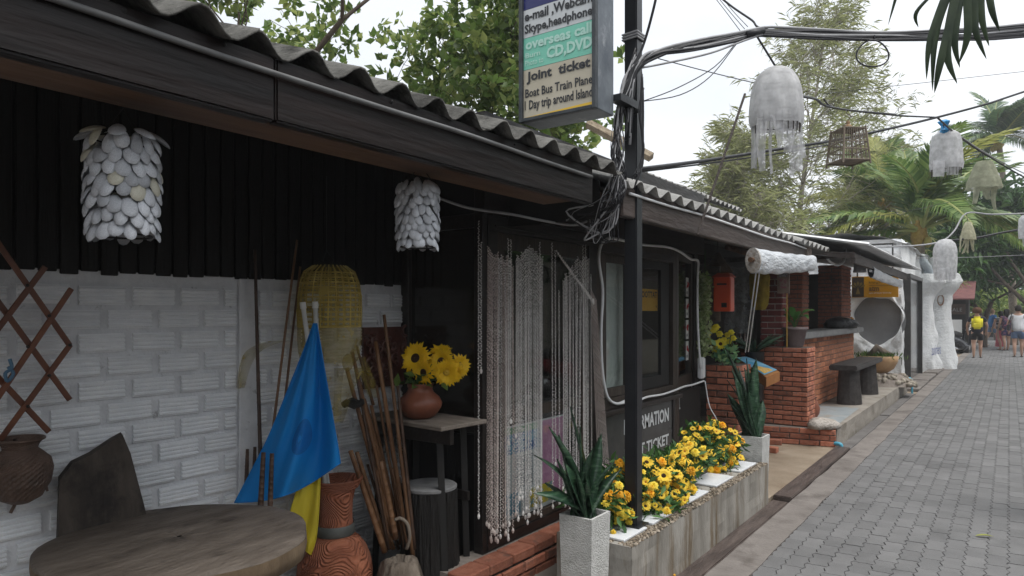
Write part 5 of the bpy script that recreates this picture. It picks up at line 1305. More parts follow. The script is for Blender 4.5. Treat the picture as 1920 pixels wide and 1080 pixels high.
for k_ in range(2): O('loose_brick', rbox('loose_brick', .2, .1, .06, .006), m_red_brick, label=('loose dark brick lying by the brick step' if k_ else 'loose brick on the ground just behind the white plant pot'), cat='brick',
    M=T((on_z(1448, 828, .03) if k_ else on_z(1440, 842, .03))) @ Matrix.Rotation(.3 * k_, 4, 'Z'))
# --- potted plant on the pier
pp = E('potted_plant', (-2.05, 8.47, 1.1), 'broad-leaved plant in a grey pot on the brick pier corner', 'potted plant')
pc = Vector((-2.05, 8.47, 1.1))
O('pot', MB().lathe([(.085, 0), (.1, .02), (.135, .2), (.148, .205), (.148, .235), (.13, .235), (.12, .2)], 28, tuple(pc), cap=False), mat('mauve grey pot', (.13, .1, .1), (.2, .16, .16), 9, .8, .3, 60), pp, smooth=True)
O('soil', MB().lathe([(.001, .205), (.126, .205)], 20, tuple(pc)), m_soil, pp)
m_bleaf = mat('fresh broad leaf', (.05, .16, .03), (.1, .26, .06), 9, .4, trans=.3, rand=.2)
def broadleaf(base, tip, w, sag, name, parent, m, n=8):
    base, tip = Vector(base), Vector(tip); ax = tip - base; sd_ = ax.cross(Vector((0, 0, 1))).normalized(); mb = MB(); vs_ = []
    for i in range(n + 1):
        t = i / n; wd = w * math.sin(math.pi * min(1, .06 + t * .95)) ** .8 * (1 - .25 * t); c = base + ax * t + Vector((0, 0, sag * math.sin(t * 2.6)))
        vs_ += [c - sd_ * wd / 2 + Vector((0, 0, wd * .22)), c, c + sd_ * wd / 2 + Vector((0, 0, wd * .22))]
    mb.add(vs_, [(i * 3 + k, i * 3 + k + 1, i * 3 + k + 4, i * 3 + k + 3) for i in range(n) for k in (0, 1)])
    return O(name, mb, m, parent, smooth=True)
stm = MB()
for (u_, v_, u2, v2, w_) in ((1482, 600, 1466, 577, .09), (1487, 596, 1483, 577, .1), (1492, 600, 1500, 585, .09), (1505, 588, 1528, 584, .11), (1503, 592, 1516, 600, .1), (1490, 602, 1498, 592, .08), (1480, 604, 1470, 590, .09)):
    a, b = on_y(u_, v_, 8.47), on_y(u2, v2, 8.42); stm.tube(smooth_path([pc + Vector((0, 0, .2)), (pc + a) / 2 + Vector((0, 0, .14)), a], 3), .006, 5)
    broadleaf(a, b, w_, .02, 'leaf', pp, m_bleaf)
O('stems', stm, MATS['green stem'], pp)
# --- bench
m_bench = mat('dark bench timber', (.026, .022, .021), (.06, .053, .05), 6, .6, .7, 24, stretch=(3, .5, 3), bdist=.015)
be = E('timber_bench', (-1.85, 11.5, .2), 'heavy dark timber bench with slab legs on the bar step', 'bench')
O('seat', rbox('seat', .36, 2.35, .075, .014, 2), m_bench, be, M=T(-1.87, 11.52, .735))
for y, dx in ((10.75, .0), (12.25, .0)):
    mb = MB().lathe([(.19, 0), (.185, .1), (.165, .3), (.15, .5)], 14, (-1.86, y, .2), warp=lambda t, i, z: 1 + .08 * math.sin(2 * t) + .05 * math.sin(5 * t + z * 3), cap=True)
    mb.v = [(-1.86 + (p[0] + 1.86) * .85, y + (p[1] - y) * .85, p[2]) for p in mb.v]
    O('leg', mb, m_bench, be)
# --- white stone lump and small pot on the step
O('coral_stone', MB().lathe([(.001, 0), (.15, 0), (.16, .05), (.1, .1), (.001, .12)], 20, tuple(on_z(1540, 802, .2)), warp=lambda t, i, z: 1 + .25 * math.sin(3 * t + 1) + .1 * math.sin(7 * t)),
  mat('pale coral stone', (.36, .32, .28), (.52, .48, .44), 14, .9, .9, 40, bdist=.03), label='rough pale stone lying at the brick pier corner', cat='stone', smooth=True)
jr = on_z(1523, 783, .2)
O('clay_jar', MB().lathe([(.05, 0), (.085, .06), (.09, .13), (.06, .2), (.045, .24), (.06, .26)], 20, tuple(jr)), m_clay, label='small brown clay jar standing against the brick counter', cat='jar', smooth=True)
# --- bar clutter
dk = Vector((-2.2, 11.9, 1.26))
O('black_sack', MB().lathe([(.001, 0), (.22, .0), (.25, .06), (.2, .13), (.1, .17), (.001, .18)], 24, tuple(dk), warp=lambda t, i, z: 1 + .12 * math.sin(3 * t + z * 9) + .05 * math.sin(9 * t)), mat('black plastic sack', (.014, .014, .015), (.03, .03, .032), 9, .3, .8, 18, bdist=.05), label='crumpled black bag lying on the stone counter end', cat='bag', smooth=True)
yb = E('yellow_chair', (-2.15, 13.6, .2), 'yellow plastic chair standing behind the counter end', 'chair')
m_ypl = mat('yellow orange plastic', (.65, .3, .015), (.7, .36, .03), 5, .4)
cb = Vector((-2.5, 13.6, .2))
O('seat', rbox('seat', .4, .4, .04, .015, 2), m_ypl, yb, M=T(cb + Vector((0, 0, .62))))
O('backrest', rbox('backrest', .38, .05, .5, .02, 2), m_ypl, yb, M=T(cb + Vector((0, .2, .98))))
for x, y in ((-.17, -.17), (.17, -.17), (-.17, .17), (.17, .17)): O('leg', MB().tube([cb + Vector((x, y, .6)), cb + Vector((x * 1.2, y * 1.2, 0))], .02, 8), m_ypl, yb)
# hanging lanterns and things in the entrance
m_ynet2 = gauze('gold netting', (.4, .3, .05), .8)
hl = E('gold_lantern', tuple(on_y(1425, 580, 7.9)), 'gold gauze lantern hanging in the dark entrance', 'lantern')
hc = on_y(1424, 520, 7.7)
O('shade', MB().lathe([(.02, .2), (.08, .08), (.11, 0), (.105, -.1), (.1, -.2), (.075, -.3), (.05, -.36)], 30, tuple(hc), warp=lambda t, i, z: 1 + .06 * math.sin(8 * t + i) + (.2 * math.sin(5 * t) if z < -.25 else 0)), m_ynet2, hl, smooth=True)
O('hanging_cord', MB().tube([hc + Vector((0, 0, .2)), hc + Vector((0, 0, .6))], .004, 5), m_blackcable, hl)
dl = E('dark_lantern', tuple(on_y(1345, 500, 7.4)), 'dark conical woven lampshade hanging above the post box', 'lantern'); dcn = on_y(1346, 500, 7.6)
O('shade', MB().lathe([(.02, .16), (.07, .08), (.17, -.06), (.165, -.07)], 24, tuple(dcn)), mat('brown woven shade', (.08, .05, .025), (.14, .09, .045), 20, .8, .5, 80), dl, smooth=True)
O('hanging_cord', MB().tube([dcn + Vector((0, 0, .16)), dcn + Vector((0, 0, .6))], .004, 5), m_blackcable, dl)
wc_ = E('white_net_curtain', tuple(on_y(1385, 600, 8.0)), 'pale net curtain hanging in the back of the entrance', 'curtain')
drape('cloth', [on_y(1385, 500, 8.1), on_y(1387, 560, 8.1), on_y(1385, 625, 8.1)], None, .3, .34, gauze('white netting', (.35, .36, .36), .5), wc_, 1, 5, .02)
ip = E('entrance_plant', (-2.55, 8.0, 0), 'spiky dark green plant in a pot inside the entrance', 'potted plant'); ipc = on_y(1415, 640, 8.05)
O('pot', MB().lathe([(.07, 0), (.11, .3), (.1, .3), (.09, .26)], 20, (ipc.x, ipc.y, ipc.z - .42)), m_black, ip)
O('stand', MB().lathe([(.12, 0), (.1, .04), (.1, max(.1, ipc.z - .42))], 16, (ipc.x, ipc.y, 0), cap=True), m_darkwood, ip)
for i in range(22):
    a_ = rng.uniform(0, 6.28); e_l = rng.uniform(.5, 1.3); d_ = Vector((math.cos(a_), math.sin(a_), e_l)).normalized() * rng.uniform(.28, .4)
    O('leaf', blade(ipc + Vector((0, 0, -.14)), ipc + Vector((0, 0, -.14)) + d_, (d_.x * .3, d_.y * .3, -.05), .022, 6, i), m_snake, ip)
for i in range(4):
    p = on_y(1372 + i * 8, 650, 8.2); bt = O('bottle', MB().lathe([(.03, 0), (.032, .02), (.032, .14), (.012, .19), (.012, .24), (.001, .245)], 12, (p.x, 8.2, 1.03)), mat('brown bottle glass', (.05, .025, .01), (.08, .04, .015), 5, .1, spec=.6),
        label=('brown bottle nearest the post box on the dim back shelf', 'second brown bottle from the post box on the back shelf', 'third brown bottle from the post box on the back shelf', 'brown bottle nearest the maroon column on the back shelf')[i], cat='bottle', group='bottles on the back shelf', smooth=True)
O('back_shelf', MB().box(-3.3, -2.62, 8.12, 8.35, .98, 1.03).box(-3.3, -3.25, 8.12, 8.35, 0, .98).box(-2.67, -2.62, 8.12, 8.28, 0, .98), m_darkwood, label='dark shelf counter at the back of the entrance', cat='shelf')
# hanging placard by the maroon column
pk = E('wooden_placard', tuple(on_y(1469, 550, 8.2)), 'hanging wooden placard with faded print beside the maroon column', 'sign')
a, b = on_y(1457, 500, 8.3), on_y(1480, 550, 8.3)
O('board', MB().box(a.x, b.x, 8.3, 8.32, b.z, a.z + .02), mat('faded placard', (.2, .14, .11), (.32, .24, .2), 12, .7), pk)
O('top_print', MB().box(a.x + .02, b.x - .02, 8.297, 8.2995, a.z - .12, a.z - .0), mat('grey placard print', (.16, .15, .16), (.34, .33, .34), 60, .6, pos=(.45, .55)), pk)
O('pink_print', MB().box(a.x + .03, b.x - .03, 8.297, 8.2995, b.z + .06, b.z + .17), mat('pink placard print', (.3, .12, .14), (.3, .24, .2), 40, .6, pos=(.45, .55)), pk)
O('yellow_cord', MB().tube([(b.x - .03, 8.31, b.z), (b.x - .03, 8.31, 1.1)], .006, 6), mat('yellow pole', (.5, .3, .05), (.55, .34, .08), 5, .6), pk)
O('hanging_cord', MB().tube([((a.x + b.x) / 2, 8.31, a.z + .02), ((a.x + b.x) / 2, 8.31, 2.15)], .004, 5), m_blackcable, pk)

# ================================================================ WHITE PLASTER KIOSK
ks = E('plaster_kiosk', (-3, 20, 0), 'hand-sculpted rough white plaster building with round grey window', 'building')
WY = 16.2; wc0 = on_y(1645, 600, WY); rx_, rz_ = .46, .5
def fw_(s, t):
    a_ = 2 * math.pi * s; wb_ = 1 + .06 * math.sin(3 * a_ + .6) + .03 * math.sin(7 * a_); ex_, ez_ = wc0.x + rx_ * wb_ * math.cos(a_), wc0.z + rz_ * wb_ * math.sin(a_)
    dx, dz = math.cos(a_), math.sin(a_)
    k = min(((-1.81 - wc0.x) if dx > 0 else (wc0.x + 4.6)) / max(abs(dx), 1e-4), ((3.05 - wc0.z) if dz > 0 else (wc0.z + .1)) / max(abs(dz), 1e-4))
    ox, oz = wc0.x + dx * k, wc0.z + dz * k
    tt = max(0, (t - .15) / .85); lip = -.07 * math.sin(math.pi * min(1, tt * 3)) if tt < .34 else 0
    y = WY + (.18 * (1 - t / .15) if t < .15 else lip)
    p = Vector((ex_ + (ox - ex_) * tt, y, ez_ + (oz - ez_) * tt))
    return p + Vector((0, .07 * vnoise(p, 3.2) + .05 * vnoise(p, 8), 0)) * (1 if t > .1 else .2)
O('front_wall', MB().grid(fw_, 120, 26), m_plaster, ks, smooth=True)
O('round_window', MB().grid(lambda s, t: (wc0.x + rx_ * 1.12 * t * math.cos(6.2832 * s), WY + .14, wc0.z + rz_ * 1.12 * t * math.sin(6.2832 * s)), 40, 2), mat('grey window board', (.2, .2, .205), (.26, .26, .265), 3, .6), ks)
def sw_(s, t):
    p = Vector((-1.83 + (.06 * math.sin(s * 7) if s > .5 else 0), WY + .03 + 5.5 * s, -.1 + 3.15 * t)); p.x += .035 * vnoise(p, 2.2) + .02 * vnoise(p, 8) + .03 * (1 - t) ** 3
    return p
O('street_wall', MB().grid(sw_, 70, 40), m_plaster, ks, smooth=True)
O('wall_core', MB().box(-4.6, -2.0, WY + .35, 21.6, -.1, 2.98), m_plaster, ks)
mb = MB().grid(lambda s, t: Vector((-4.6 + 2.85 * t, WY - .05 + 5.5 * s, 3.0 + .22 * math.sin(math.pi * t) + .1 * vnoise((s * 3, t * 3, 0), 1.5))), 20, 20)
O('roof_cap', mb, m_plaster, ks, smooth=True)
dr = E('door', (-1.95, 19.8, .1)); dr.parent = ks; dr.matrix_parent_inverse = WM[ks.name].inverted()
m_dmetal = mat('dark metal frame', (.03, .028, .027), (.06, .056, .052), 8, .4, .2, 40)
y0d, y1d = on_x(1704, 600, -1.74).y, on_x(1726, 600, -1.74).y
for yy in (y0d, y1d): O('door_jamb', MB().box(-1.95, -1.7, yy - .05, yy + .05, .0, 2.26), m_dmetal, dr)
O('door_head', MB().box(-1.95, -1.7, y0d - .09, y1d + .09, 2.26, 2.34), m_dmetal, dr)
O('door_leaf', MB().box(-1.8, -1.76, y0d + .07, y1d - .07, .0, 2.26), mat('door glass dark', (.03, .032, .036), (.07, .075, .085), 3, .12, spec=.6), dr)
# sculpted pillar with a mushroom head
sc = Vector((-1.52, 21.9, 0))
sp = [(.42, -.1), (.4, .2), (.32, .7), (.26, 1.2), (.24, 1.7), (.27, 2.0), (.42, 2.2), (.5, 2.35), (.44, 2.55), (.3, 2.65), (.3, 2.95), (.18, 3.05), (.01, 3.08)]
pr2 = []
for i in range(len(sp) - 1):
    for q_ in range(5): s = q_ / 5; pr2.append((sp[i][0] + (sp[i + 1][0] - sp[i][0]) * s, sp[i][1] + (sp[i + 1][1] - sp[i][1]) * s))
O('pillar', MB().lathe(pr2, 40, tuple(sc), warp=lambda t, i, z: 1 + .16 * vnoise((math.cos(t), math.sin(t), z * 1.3), 1.7) + .07 * vnoise((math.cos(t) * 2, math.sin(t) * 2, z * 3), 2.2)), m_plaster, ks, smooth=True)
O('pillar_hole', MB().lathe([(.001, 0), (.07, .01), (.08, .03), (.06, .05)], 14), mat('rusty brown', (.2, .1, .06), (.3, .17, .1), 12, .8), ks, M=T(sc + Vector((.02, -.22, 1.85))) @ Matrix.Rotation(math.pi / 2, 4, 'X') @ Matrix.Diagonal((1, 2, 1, 1)))
O('second_pillar', MB().lathe([(r * .9, z * .98) for r, z in pr2[:42]], 30, (-1.82, 20.9, 0), warp=lambda t, i, z: 1 + .25 * vnoise((math.cos(t), math.sin(t), z * 1.3), 2.1)), m_plaster, ks, smooth=True)
O('arm', MB().tube(smooth_path([(-1.9, 20.6, 2.9), (-1.75, 20.9, 2.7), (-1.7, 21.1, 2.35), (-1.72, 21.2, 2.1)], 4), .11, 10), mat('pale blue plaster', (.55, .62, .68), (.66, .72, .76), 5, .9, .8, 22, bdist=.03), ks, smooth=True)
O('red_mark', MB().box(-1.79, -1.77, 20.85, 20.97, 1.95, 2.1), mat('red enamel', (.4, .03, .03), (.45, .05, .04), 5, .5), ks)
text('lettering', 'zonizens', 1.0, .26, (-1.62, 20.3, .42), (0.13, 1, 0), (0, 0, 1), mat('blue paint', (.05, .08, .25), (.08, .11, .3), 5, .7), ks, .02, .0)
# yellow bank sign
bs = E('bank_sign', tuple(on_y(1640, 557, 15.6)), 'yellow atm sign with dark emblem square under the zinc roof', 'sign')
a, b = on_y(1597, 519, 15.6), on_y(1684, 557, 15.6); ww, hh = b.x - a.x, a.z - b.z
O('panel', MB().box(a.x, b.x, 15.6, 15.66, b.z, a.z), mat('amber acrylic', (.62, .28, .008), (.68, .34, .012), 3, .35), bs)
O('dark_square', MB().box(a.x + .01, a.x + ww * .27, 15.594, 15.599, b.z + hh * .03, a.z - hh * .03), mat('dark brown vinyl', (.05, .035, .025), (.07, .05, .035), 4, .4), bs)
m_gold = mat('dull gold vinyl', (.2, .14, .04), (.26, .18, .06), 8, .4); em = MB(); c_ = Vector((a.x + ww * .14, 15.592, b.z + hh * .42))
for k_ in range(5):
    an = math.radians(30 + k_ * 30); d_ = Vector((math.cos(an), 0, math.sin(an))); n_ = Vector((-d_.z, 0, d_.x)); l_ = hh * .34
    em.add([c_ + d_ * l_ * .3, c_ + d_ * l_ * .8 + n_ * hh * .06, c_ + d_ * l_ * 1.05, c_ + d_ * l_ * .8 - n_ * hh * .06], [(0, 1, 2, 3)])
em.add([c_ + Vector((0, 0, -hh * .26)), c_ + Vector((hh * .1, 0, -hh * .26)), c_ + Vector((0, 0, hh * .1)), c_ + Vector((-hh * .1, 0, -hh * .26))], [(0, 1, 2, 3)])
O('emblem', em, m_gold, bs)
def bt_(s, x0, x1, z0, z1, m=m_ink, bo=.02): text('lettering', s, ww * (x1 - x0), hh * (z1 - z0), (a.x + ww * x0, 15.593, b.z + hh * z0), (1, 0, 0), (0, 0, 1), m, bs, .001, bo)
m_brn = mat('brown print', (.16, .08, .02), (.2, .1, .03), 5, .4)
bt_('krungsri', .38, .66, .62, .78, m_brn, .01); bt_('atm', .38, .6, .3, .52, m_brn, .03); bt_('open 24 hours every day', .38, .86, .16, .24, m_white, 0)
O('gold_line', MB().box(a.x + ww * .38, a.x + ww * .88, 15.595, 15.599, b.z + hh * .56, b.z + hh * .575), m_brn, bs)
O('hanger', MB().tube([(a.x + .1, 15.63, a.z), (a.x + .1, 15.63, 2.9)], .015, 6).tube([(b.x - .1, 15.63, a.z), (b.x - .1, 15.63, 2.9)], .015, 6), m_dmetal, bs)
O('hanger', MB().tube([(a.x - .2, 15.63, 2.9), (-1.9, 15.63, 2.9), (-1.95, 16.4, 2.95)], .02, 6), m_dmetal, bs)
# spot lamp, big bowl planter with stones, pipe
sl = E('spot_lamp', tuple(on_y(1612, 505, 13.5)), 'grey spot lamp tucked under the zinc roof edge', 'lamp'); p = on_x(1612, 503, -1.75)
O('housing', MB().lathe([(.05, .12), (.075, .1), (.085, -.03), (.09, -.06), (.075, -.06), (.06, 0)], 18, tuple(p)), m_greycable, sl, smooth=True)
O('stem', MB().tube([p + Vector((0, 0, .12)), p + Vector((0, 0, .24))], .015, 6), m_greycable, sl)
bw = E('bowl_planter', tuple(at(1643, 715, 12.4)), 'wide tan bowl planter with grass set on river stones', 'planter'); bc = at(1645, 682, 12.5)
O('bowl', MB().lathe([(.16, -.16), (.27, -.08), (.33, .04), (.35, .14), (.32, .15), (.29, .1)], 32, tuple(bc)), mat('tan glazed bowl', (.4, .24, .12), (.52, .34, .19), 5, .45), bw, smooth=True)
n = 500; P_ = np.array(bc) + np.stack([rg.normal(0, .17, n), rg.normal(0, .17, n), rg.uniform(.08, .15, n)], 1)
leaf_cloud('grass', P_, np.stack([rg.normal(0, .5, n), rg.normal(0, .5, n), np.ones(n)], 1), .09, m_leaf, bw, .2, rg)['kind'] = 'stuff'
O('driftwood', MB().tube([bc + Vector((-.12, -.1, .14)), bc + Vector((0, -.05, .3)), bc + Vector((.12, 0, .2)), bc + Vector((.25, .05, .17))], [.05, .07, .06, .02], 8), m_drift, bw, smooth=True)
st_ = E('stone_mound', (bc.x, bc.y, .2), 'mound of rounded river stones under the tan bowl', 'stones')
O('mound_core', MB().lathe([(.5, 0), (.42, .1), (.3, bc.z - .38), (.001, bc.z - .36)], 20, (bc.x + .1, bc.y, .2)), m_mortar, st_)
m_stone = mat('river stone', (.22, .19, .15), (.42, .38, .32), 5, .7, .2, 40, rand=.3)
sme = MB().lathe([(.001, -.7), (.6, -.55), (1, 0), (.6, .55), (.001, .7)], 9).mesh('stone', True); sme.materials.append(m_stone)
for i in range(46):
    a_ = rng.uniform(-2.6, .7); t = rng.random(); r_ = .5 - .2 * t; p = Vector((bc.x + .1 + r_ * math.cos(a_), bc.y + r_ * math.sin(a_), .23 + t * max(.05, bc.z - .42)))
    O('stone', sme, None, st_, M=T(p) @ Euler((rng.uniform(0, 3), rng.uniform(0, .5), rng.uniform(0, 3))).to_matrix().to_4x4() @ Matrix.Diagonal((rng.uniform(.05, .085), rng.uniform(.04, .07), rng.uniform(.045, .06), 1)))
O('blue_pipe', MB().tube([on_z(1650, 714, .26), (-1.53, 14.98, .26), (-1.5, 14.98, .24), (-1.5, 14.98, -.08)], .018, 8), mat('cyan pvc pipe', (.08, .35, .5), (.12, .42, .56), 5, .4), label='cyan plastic water pipe bent over the far end of the bar step', cat='pipe')
O('pipe_elbow', MB().tube(smooth_path([(-1.6, 8.3, .04), (-1.54, 8.28, .045), (-1.515, 8.28, .035), (-1.51, 8.28, .0)], 4), .022, 10), MATS['cyan pvc pipe'], label='short cyan pipe elbow poking from the brick step corner', cat='pipe', smooth=True)
for k_, (x0, x1, y0, y1) in enumerate(((-1.75, -1.42, 15.3, 17.3), (-1.8, -1.43, 17.4, 19.3), (-1.7, -1.4, 19.6, 21.2))):
    O('drain_slab', rbox('drain_slab', x1 - x0, y1 - y0, .07, .012), m_kerb, label=('concrete drain slab nearest the cyan pipe', 'middle concrete drain slab before the white kiosk', 'concrete drain slab at the white pillar foot')[k_], cat='slab', group='drain slabs along the kiosk', M=T((x0 + x1) / 2, (y0 + y1) / 2, .0 + .01 * k_) @ Matrix.Rotation(rng.uniform(-.04, .04), 4, 'Z'))
O('kiosk_yard', MB().box(-6, -1.44, 14.95, 60, -.118, -.03), m_tan, kind='structure')
# ================================================================ CABLES
rng = random.Random(23)
def cable(pts, r, m, label, grp='overhead cables', n=5, name='cable'):
    return O(name, MB().tube(smooth_path([at(*p) for p in pts], n), r, 6), m, label=label, cat='cable', group=grp, smooth=True)
bun = E('cable_bundle', tuple(at(1190, 105, 3.72)), 'thick bundle of black cables leaving the black pole across the lane', 'cable')
for i in range(12):
    o = lambda s: rng.uniform(-s, s)
    k = i / 11 - .5
    pts = [(1176 + o(6), 235 + o(40), 3.66), (1183 + o(6), 165 + o(14), 3.66), (1198 + o(5), 122 + o(8), 3.68 + o(.02)), (1235 + o(6), 100 + o(7), 3.72), (1300, 86 + k * 18 + o(3), 3.78), (1380, 70 + k * 13 + o(3), 3.85), (1412, 62 + k * 13 + o(3), 3.9),
           (1445, 60 + k * 13 + o(3), 3.93), (1530, 64 + k * 14 + o(3), 4.0), (1650, 67 + k * 16 + o(4), 4.1), (1780, 65 + k * 18 + o(4), 4.2), (1920, 58 + k * 26 + o(5), 4.35), (2300, 10 + k * 30, 4.9), (3000, -120 + k * 40, 6)]
    O('wire', MB().tube(smooth_path([at(*p) for p in pts], 4), rng.choice((.006, .007, .008)), 6), m_blackcable if i % 6 else m_greycable, bun, smooth=True)
O('joint_sleeve', MB().tube([at(1400, 64, 3.87), at(1432, 58, 3.9)], .018, 8), m_blackcable, bun, smooth=True)
cable([(1198, 128, 3.68), (1250, 118, 3.72), (1330, 100, 3.8), (1390, 78, 3.86), (1430, 64, 3.9)], .006, m_greycable, 'grey cable sagging just below the cable bundle')
cable([(1205, 190, 3.68), (1270, 165, 3.72), (1340, 125, 3.8), (1385, 74, 3.87)], .0028, m_blackcable, 'upper of two thin wires looping from pole to bundle')
cable([(1205, 190, 3.66), (1275, 178, 3.7), (1330, 145, 3.78), (1375, 90, 3.86), (1388, 72, 3.88)], .0028, m_blackcable, 'lower of two thin wires looping from pole to bundle')
cable([(1235, 110, 3.72), (1330, 135, 4.0), (1425, 158, 4.3), (1480, 170, 4.6)], .003, m_blackcable, 'thin straight wire running from the bundle towards the white lantern')
cable([(1333, -20, 4.2), (1372, 12, 4.1), (1410, 38, 3.98), (1427, 53, 3.92), (1500, 66, 4.0)], .006, m_blackcable, 'dark cable dropping from above onto the bundle')
for i, (u0, u1, v1, lab) in enumerate(((1328, 1388, 58, 'leftmost thin wire dropping from above'), (1334, 1396, 54, 'middle thin wire dropping from above'), (1342, 1402, 50, 'rightmost thin wire dropping from above'))):
    cable([(u0, -20, 4.3), ((u0 + u1) / 2, 18, 4.1), (u1, v1, 3.9)], .0022, m_blackcable, lab + ' onto the cable bundle')
cable([(1236, -30, 3.6), (1222, 30, 3.64), (1206, 85, 3.68), (1180, 150, 3.66), (1168, 210, 3.64)], .008, m_blackcable, 'stiff dark cable climbing steeply beside the pole top')
cable([(1545, 176, 7), (1640, 165, 7.2), (1760, 152, 7.5), (1920, 134, 8), (2200, 105, 9)], .003, m_blackcable, 'thin high wire crossing the sky at the casuarina top')
cable([(1200, 317, 4.2), (1330, 300, 5.0), (1470, 278, 5.8), (1560, 264, 6.4), (1660, 243, 7.0), (1757, 220, 7.8), (1850, 195, 8.2), (1920, 172, 8.6), (2200, 80, 10)], .013, m_blackcable, 'thick black cable rising from roof level to upper right')
cable([(1200, 322, 4.22), (1330, 306, 5.0), (1470, 286, 5.8), (1560, 270, 6.4), (1620, 256, 6.8)], .006, m_blackcable, 'thinner cable running just under the thick rising cable')
cable([(1500, 180, 4.1), (1530, 186, 4.6), (1545, 197, 4.9), (1580, 205, 5.6), (1630, 211, 6.4), (1690, 217, 7.2), (1757, 220, 7.8)], .009, m_blackcable, 'twisted dark cable carrying the bird cage')
cable([(1545, 186, 4.7), (1560, 200, 5.2), (1600, 207, 5.8), (1680, 214, 7)], .006, m_blackcable, 'second strand twisted round the bird cage cable')
cable([(1757, 220, 7.8), (1785, 245, 8.3), (1820, 272, 9), (1860, 297, 9.6), (1920, 332, 10.4), (2000, 370, 11.5)], .011, m_blackcable, 'black cable descending to the right over the street lanterns')
cable([(1765, 228, 8), (1800, 255, 8.6), (1850, 288, 9.4), (1920, 325, 10.3), (2000, 360, 11.4)], .008, m_greycable, 'pale cable descending beside the black lantern cable')
cable([(1600, 463, 13), (1690, 462, 13.3), (1740, 458, 13.6), (1770, 450, 13.8), (1790, 432, 13.9), (1812, 400, 14), (1860, 402, 14), (1925, 400, 14), (2000, 395, 14)], .016, m_greycable, 'pale cable along the kiosk roof bending up to the street')
cable([(1770, 452, 13.8), (1830, 446, 13.9), (1880, 436, 14), (1930, 428, 14), (2000, 420, 14)], .022, m_blackcable, 'thick black cable over the street behind the white lantern')
cable([(1720, 484, 15), (1800, 483, 15.5), (1925, 478, 16)], .006, m_greycable, 'thin pale line strung behind the white lantern')
cable([(1540, 430, 12), (1650, 405, 12.4), (1740, 388, 12.8), (1850, 360, 13), (1930, 330, 13.3)], .004, m_blackcable, 'thin wire slanting across the palm crowns')
cable([(1547, 478, 9.2), (1556, 490, 9.4), (1570, 497, 9.6), (1582, 490, 9.8), (1586, 468, 10)], .017, m_white, 'white hose looping under the zinc roof corner', 'cables on the fronts')
cable([(825, 372, 3.3), (880, 390, 3.45), (960, 402, 3.6), (1030, 416, 3.75), (1075, 422, 3.85), (1100, 415, 3.9)], .007, m_greycable, 'pale cable sagging across the shop front above the door', 'cables on the fronts')
cable([(1204, 345, 3.9), (1222, 372, 4.0), (1245, 382, 4.2), (1300, 395, 4.6), (1322, 385, 4.7)], .006, m_blackcable, 'black cable drooping along the second roof edge', 'cables on the fronts')
cable([(1322, 715, 5.9), (1330, 760, 5.9), (1345, 790, 5.8), (1352, 830, 5.75)], .005, m_white, 'thin white cord hanging from the junction box', 'cables on the fronts')
hk = E('cable_ring', tuple(at(1636, 100, 4.05)), 'spare loop of black cable hanging from the bundle', 'cable')
O('loop', MB().tube([at(1636 + 30 * math.cos(t) + 3 * math.sin(2 * t), 100 + 25 * math.sin(t), 4.08) for t in [k * math.pi / 14 for k in range(28)]], .005, 6, close=True), m_blackcable, hk, smooth=True)
O('hook', MB().tube([at(1640, 76, 4.08), at(1640, 66, 4.08)], .004, 5), m_blackcable, hk)
# tangle on the pole
tg = E('cable_tangle', tuple(at(1160, 330, 3.6)), 'tangle of grey and black cables hanging off the pole beside the eave', 'cable')
for i in range(30):
    o = lambda s: rng.uniform(-s, s)
    black = i % 3 == 0
    end = rng.choice(((1075, 405), (1105, 425), (1120, 440), (1060, 398), (1095, 438), (1128, 395), (1135, 445), (1110, 372)))
    pts = [(1192 + o(5), 110 + o(20), 3.68), (1172 + o(7), 160 + o(12), 3.66 + o(.02)), (1160 + o(9), 225 + o(12), 3.64 + o(.03)), (1158 + o(12), 290 + o(14), 3.62 + o(.04)),
           (1158 + o(18), 345 + o(14), 3.6 + o(.05)), (1140 + o(18), 385 + o(12), 3.6 + o(.05)), (end[0] + o(14), end[1] + o(10), 3.7 + o(.05))]
    if rng.random() < .45: pts += [(1130 + o(25), 445 + o(14), 3.68), (1155 + o(14), 405 + o(22), 3.64), (1165 + o(8), 345 + o(20), 3.62)]
    O('wire', MB().tube(smooth_path([at(*p) for p in pts], 5), rng.choice((.002, .003, .0035, .005)), 5), m_blackcable if i % 5 < 3 else m_greycable, tg, smooth=True)
for i in range(8):
    o = lambda s: rng.uniform(-s, s)
    O('wire', MB().tube(smooth_path([at(1205 + o(3), 150 + o(20), 3.62), at(1202 + o(5), 230 + o(30), 3.62), at(1206 + o(3), 300 + o(20), 3.63), at(1190 + o(6), 345 + o(20), 3.6)], 5), .003, 5), m_blackcable, tg, smooth=True)
O('steel_bar', MB().tube([on_x(1397, 176, -1.68) if 0 else at(1397, 176, 4.55), at(1308, 440, 4.35)], .0085, 7), mat('rusty rebar', (.05, .04, .036), (.1, .08, .07), 40, .7, .8, 120), label='slanting steel rebar rod leaning up from the second eave', cat='rod')

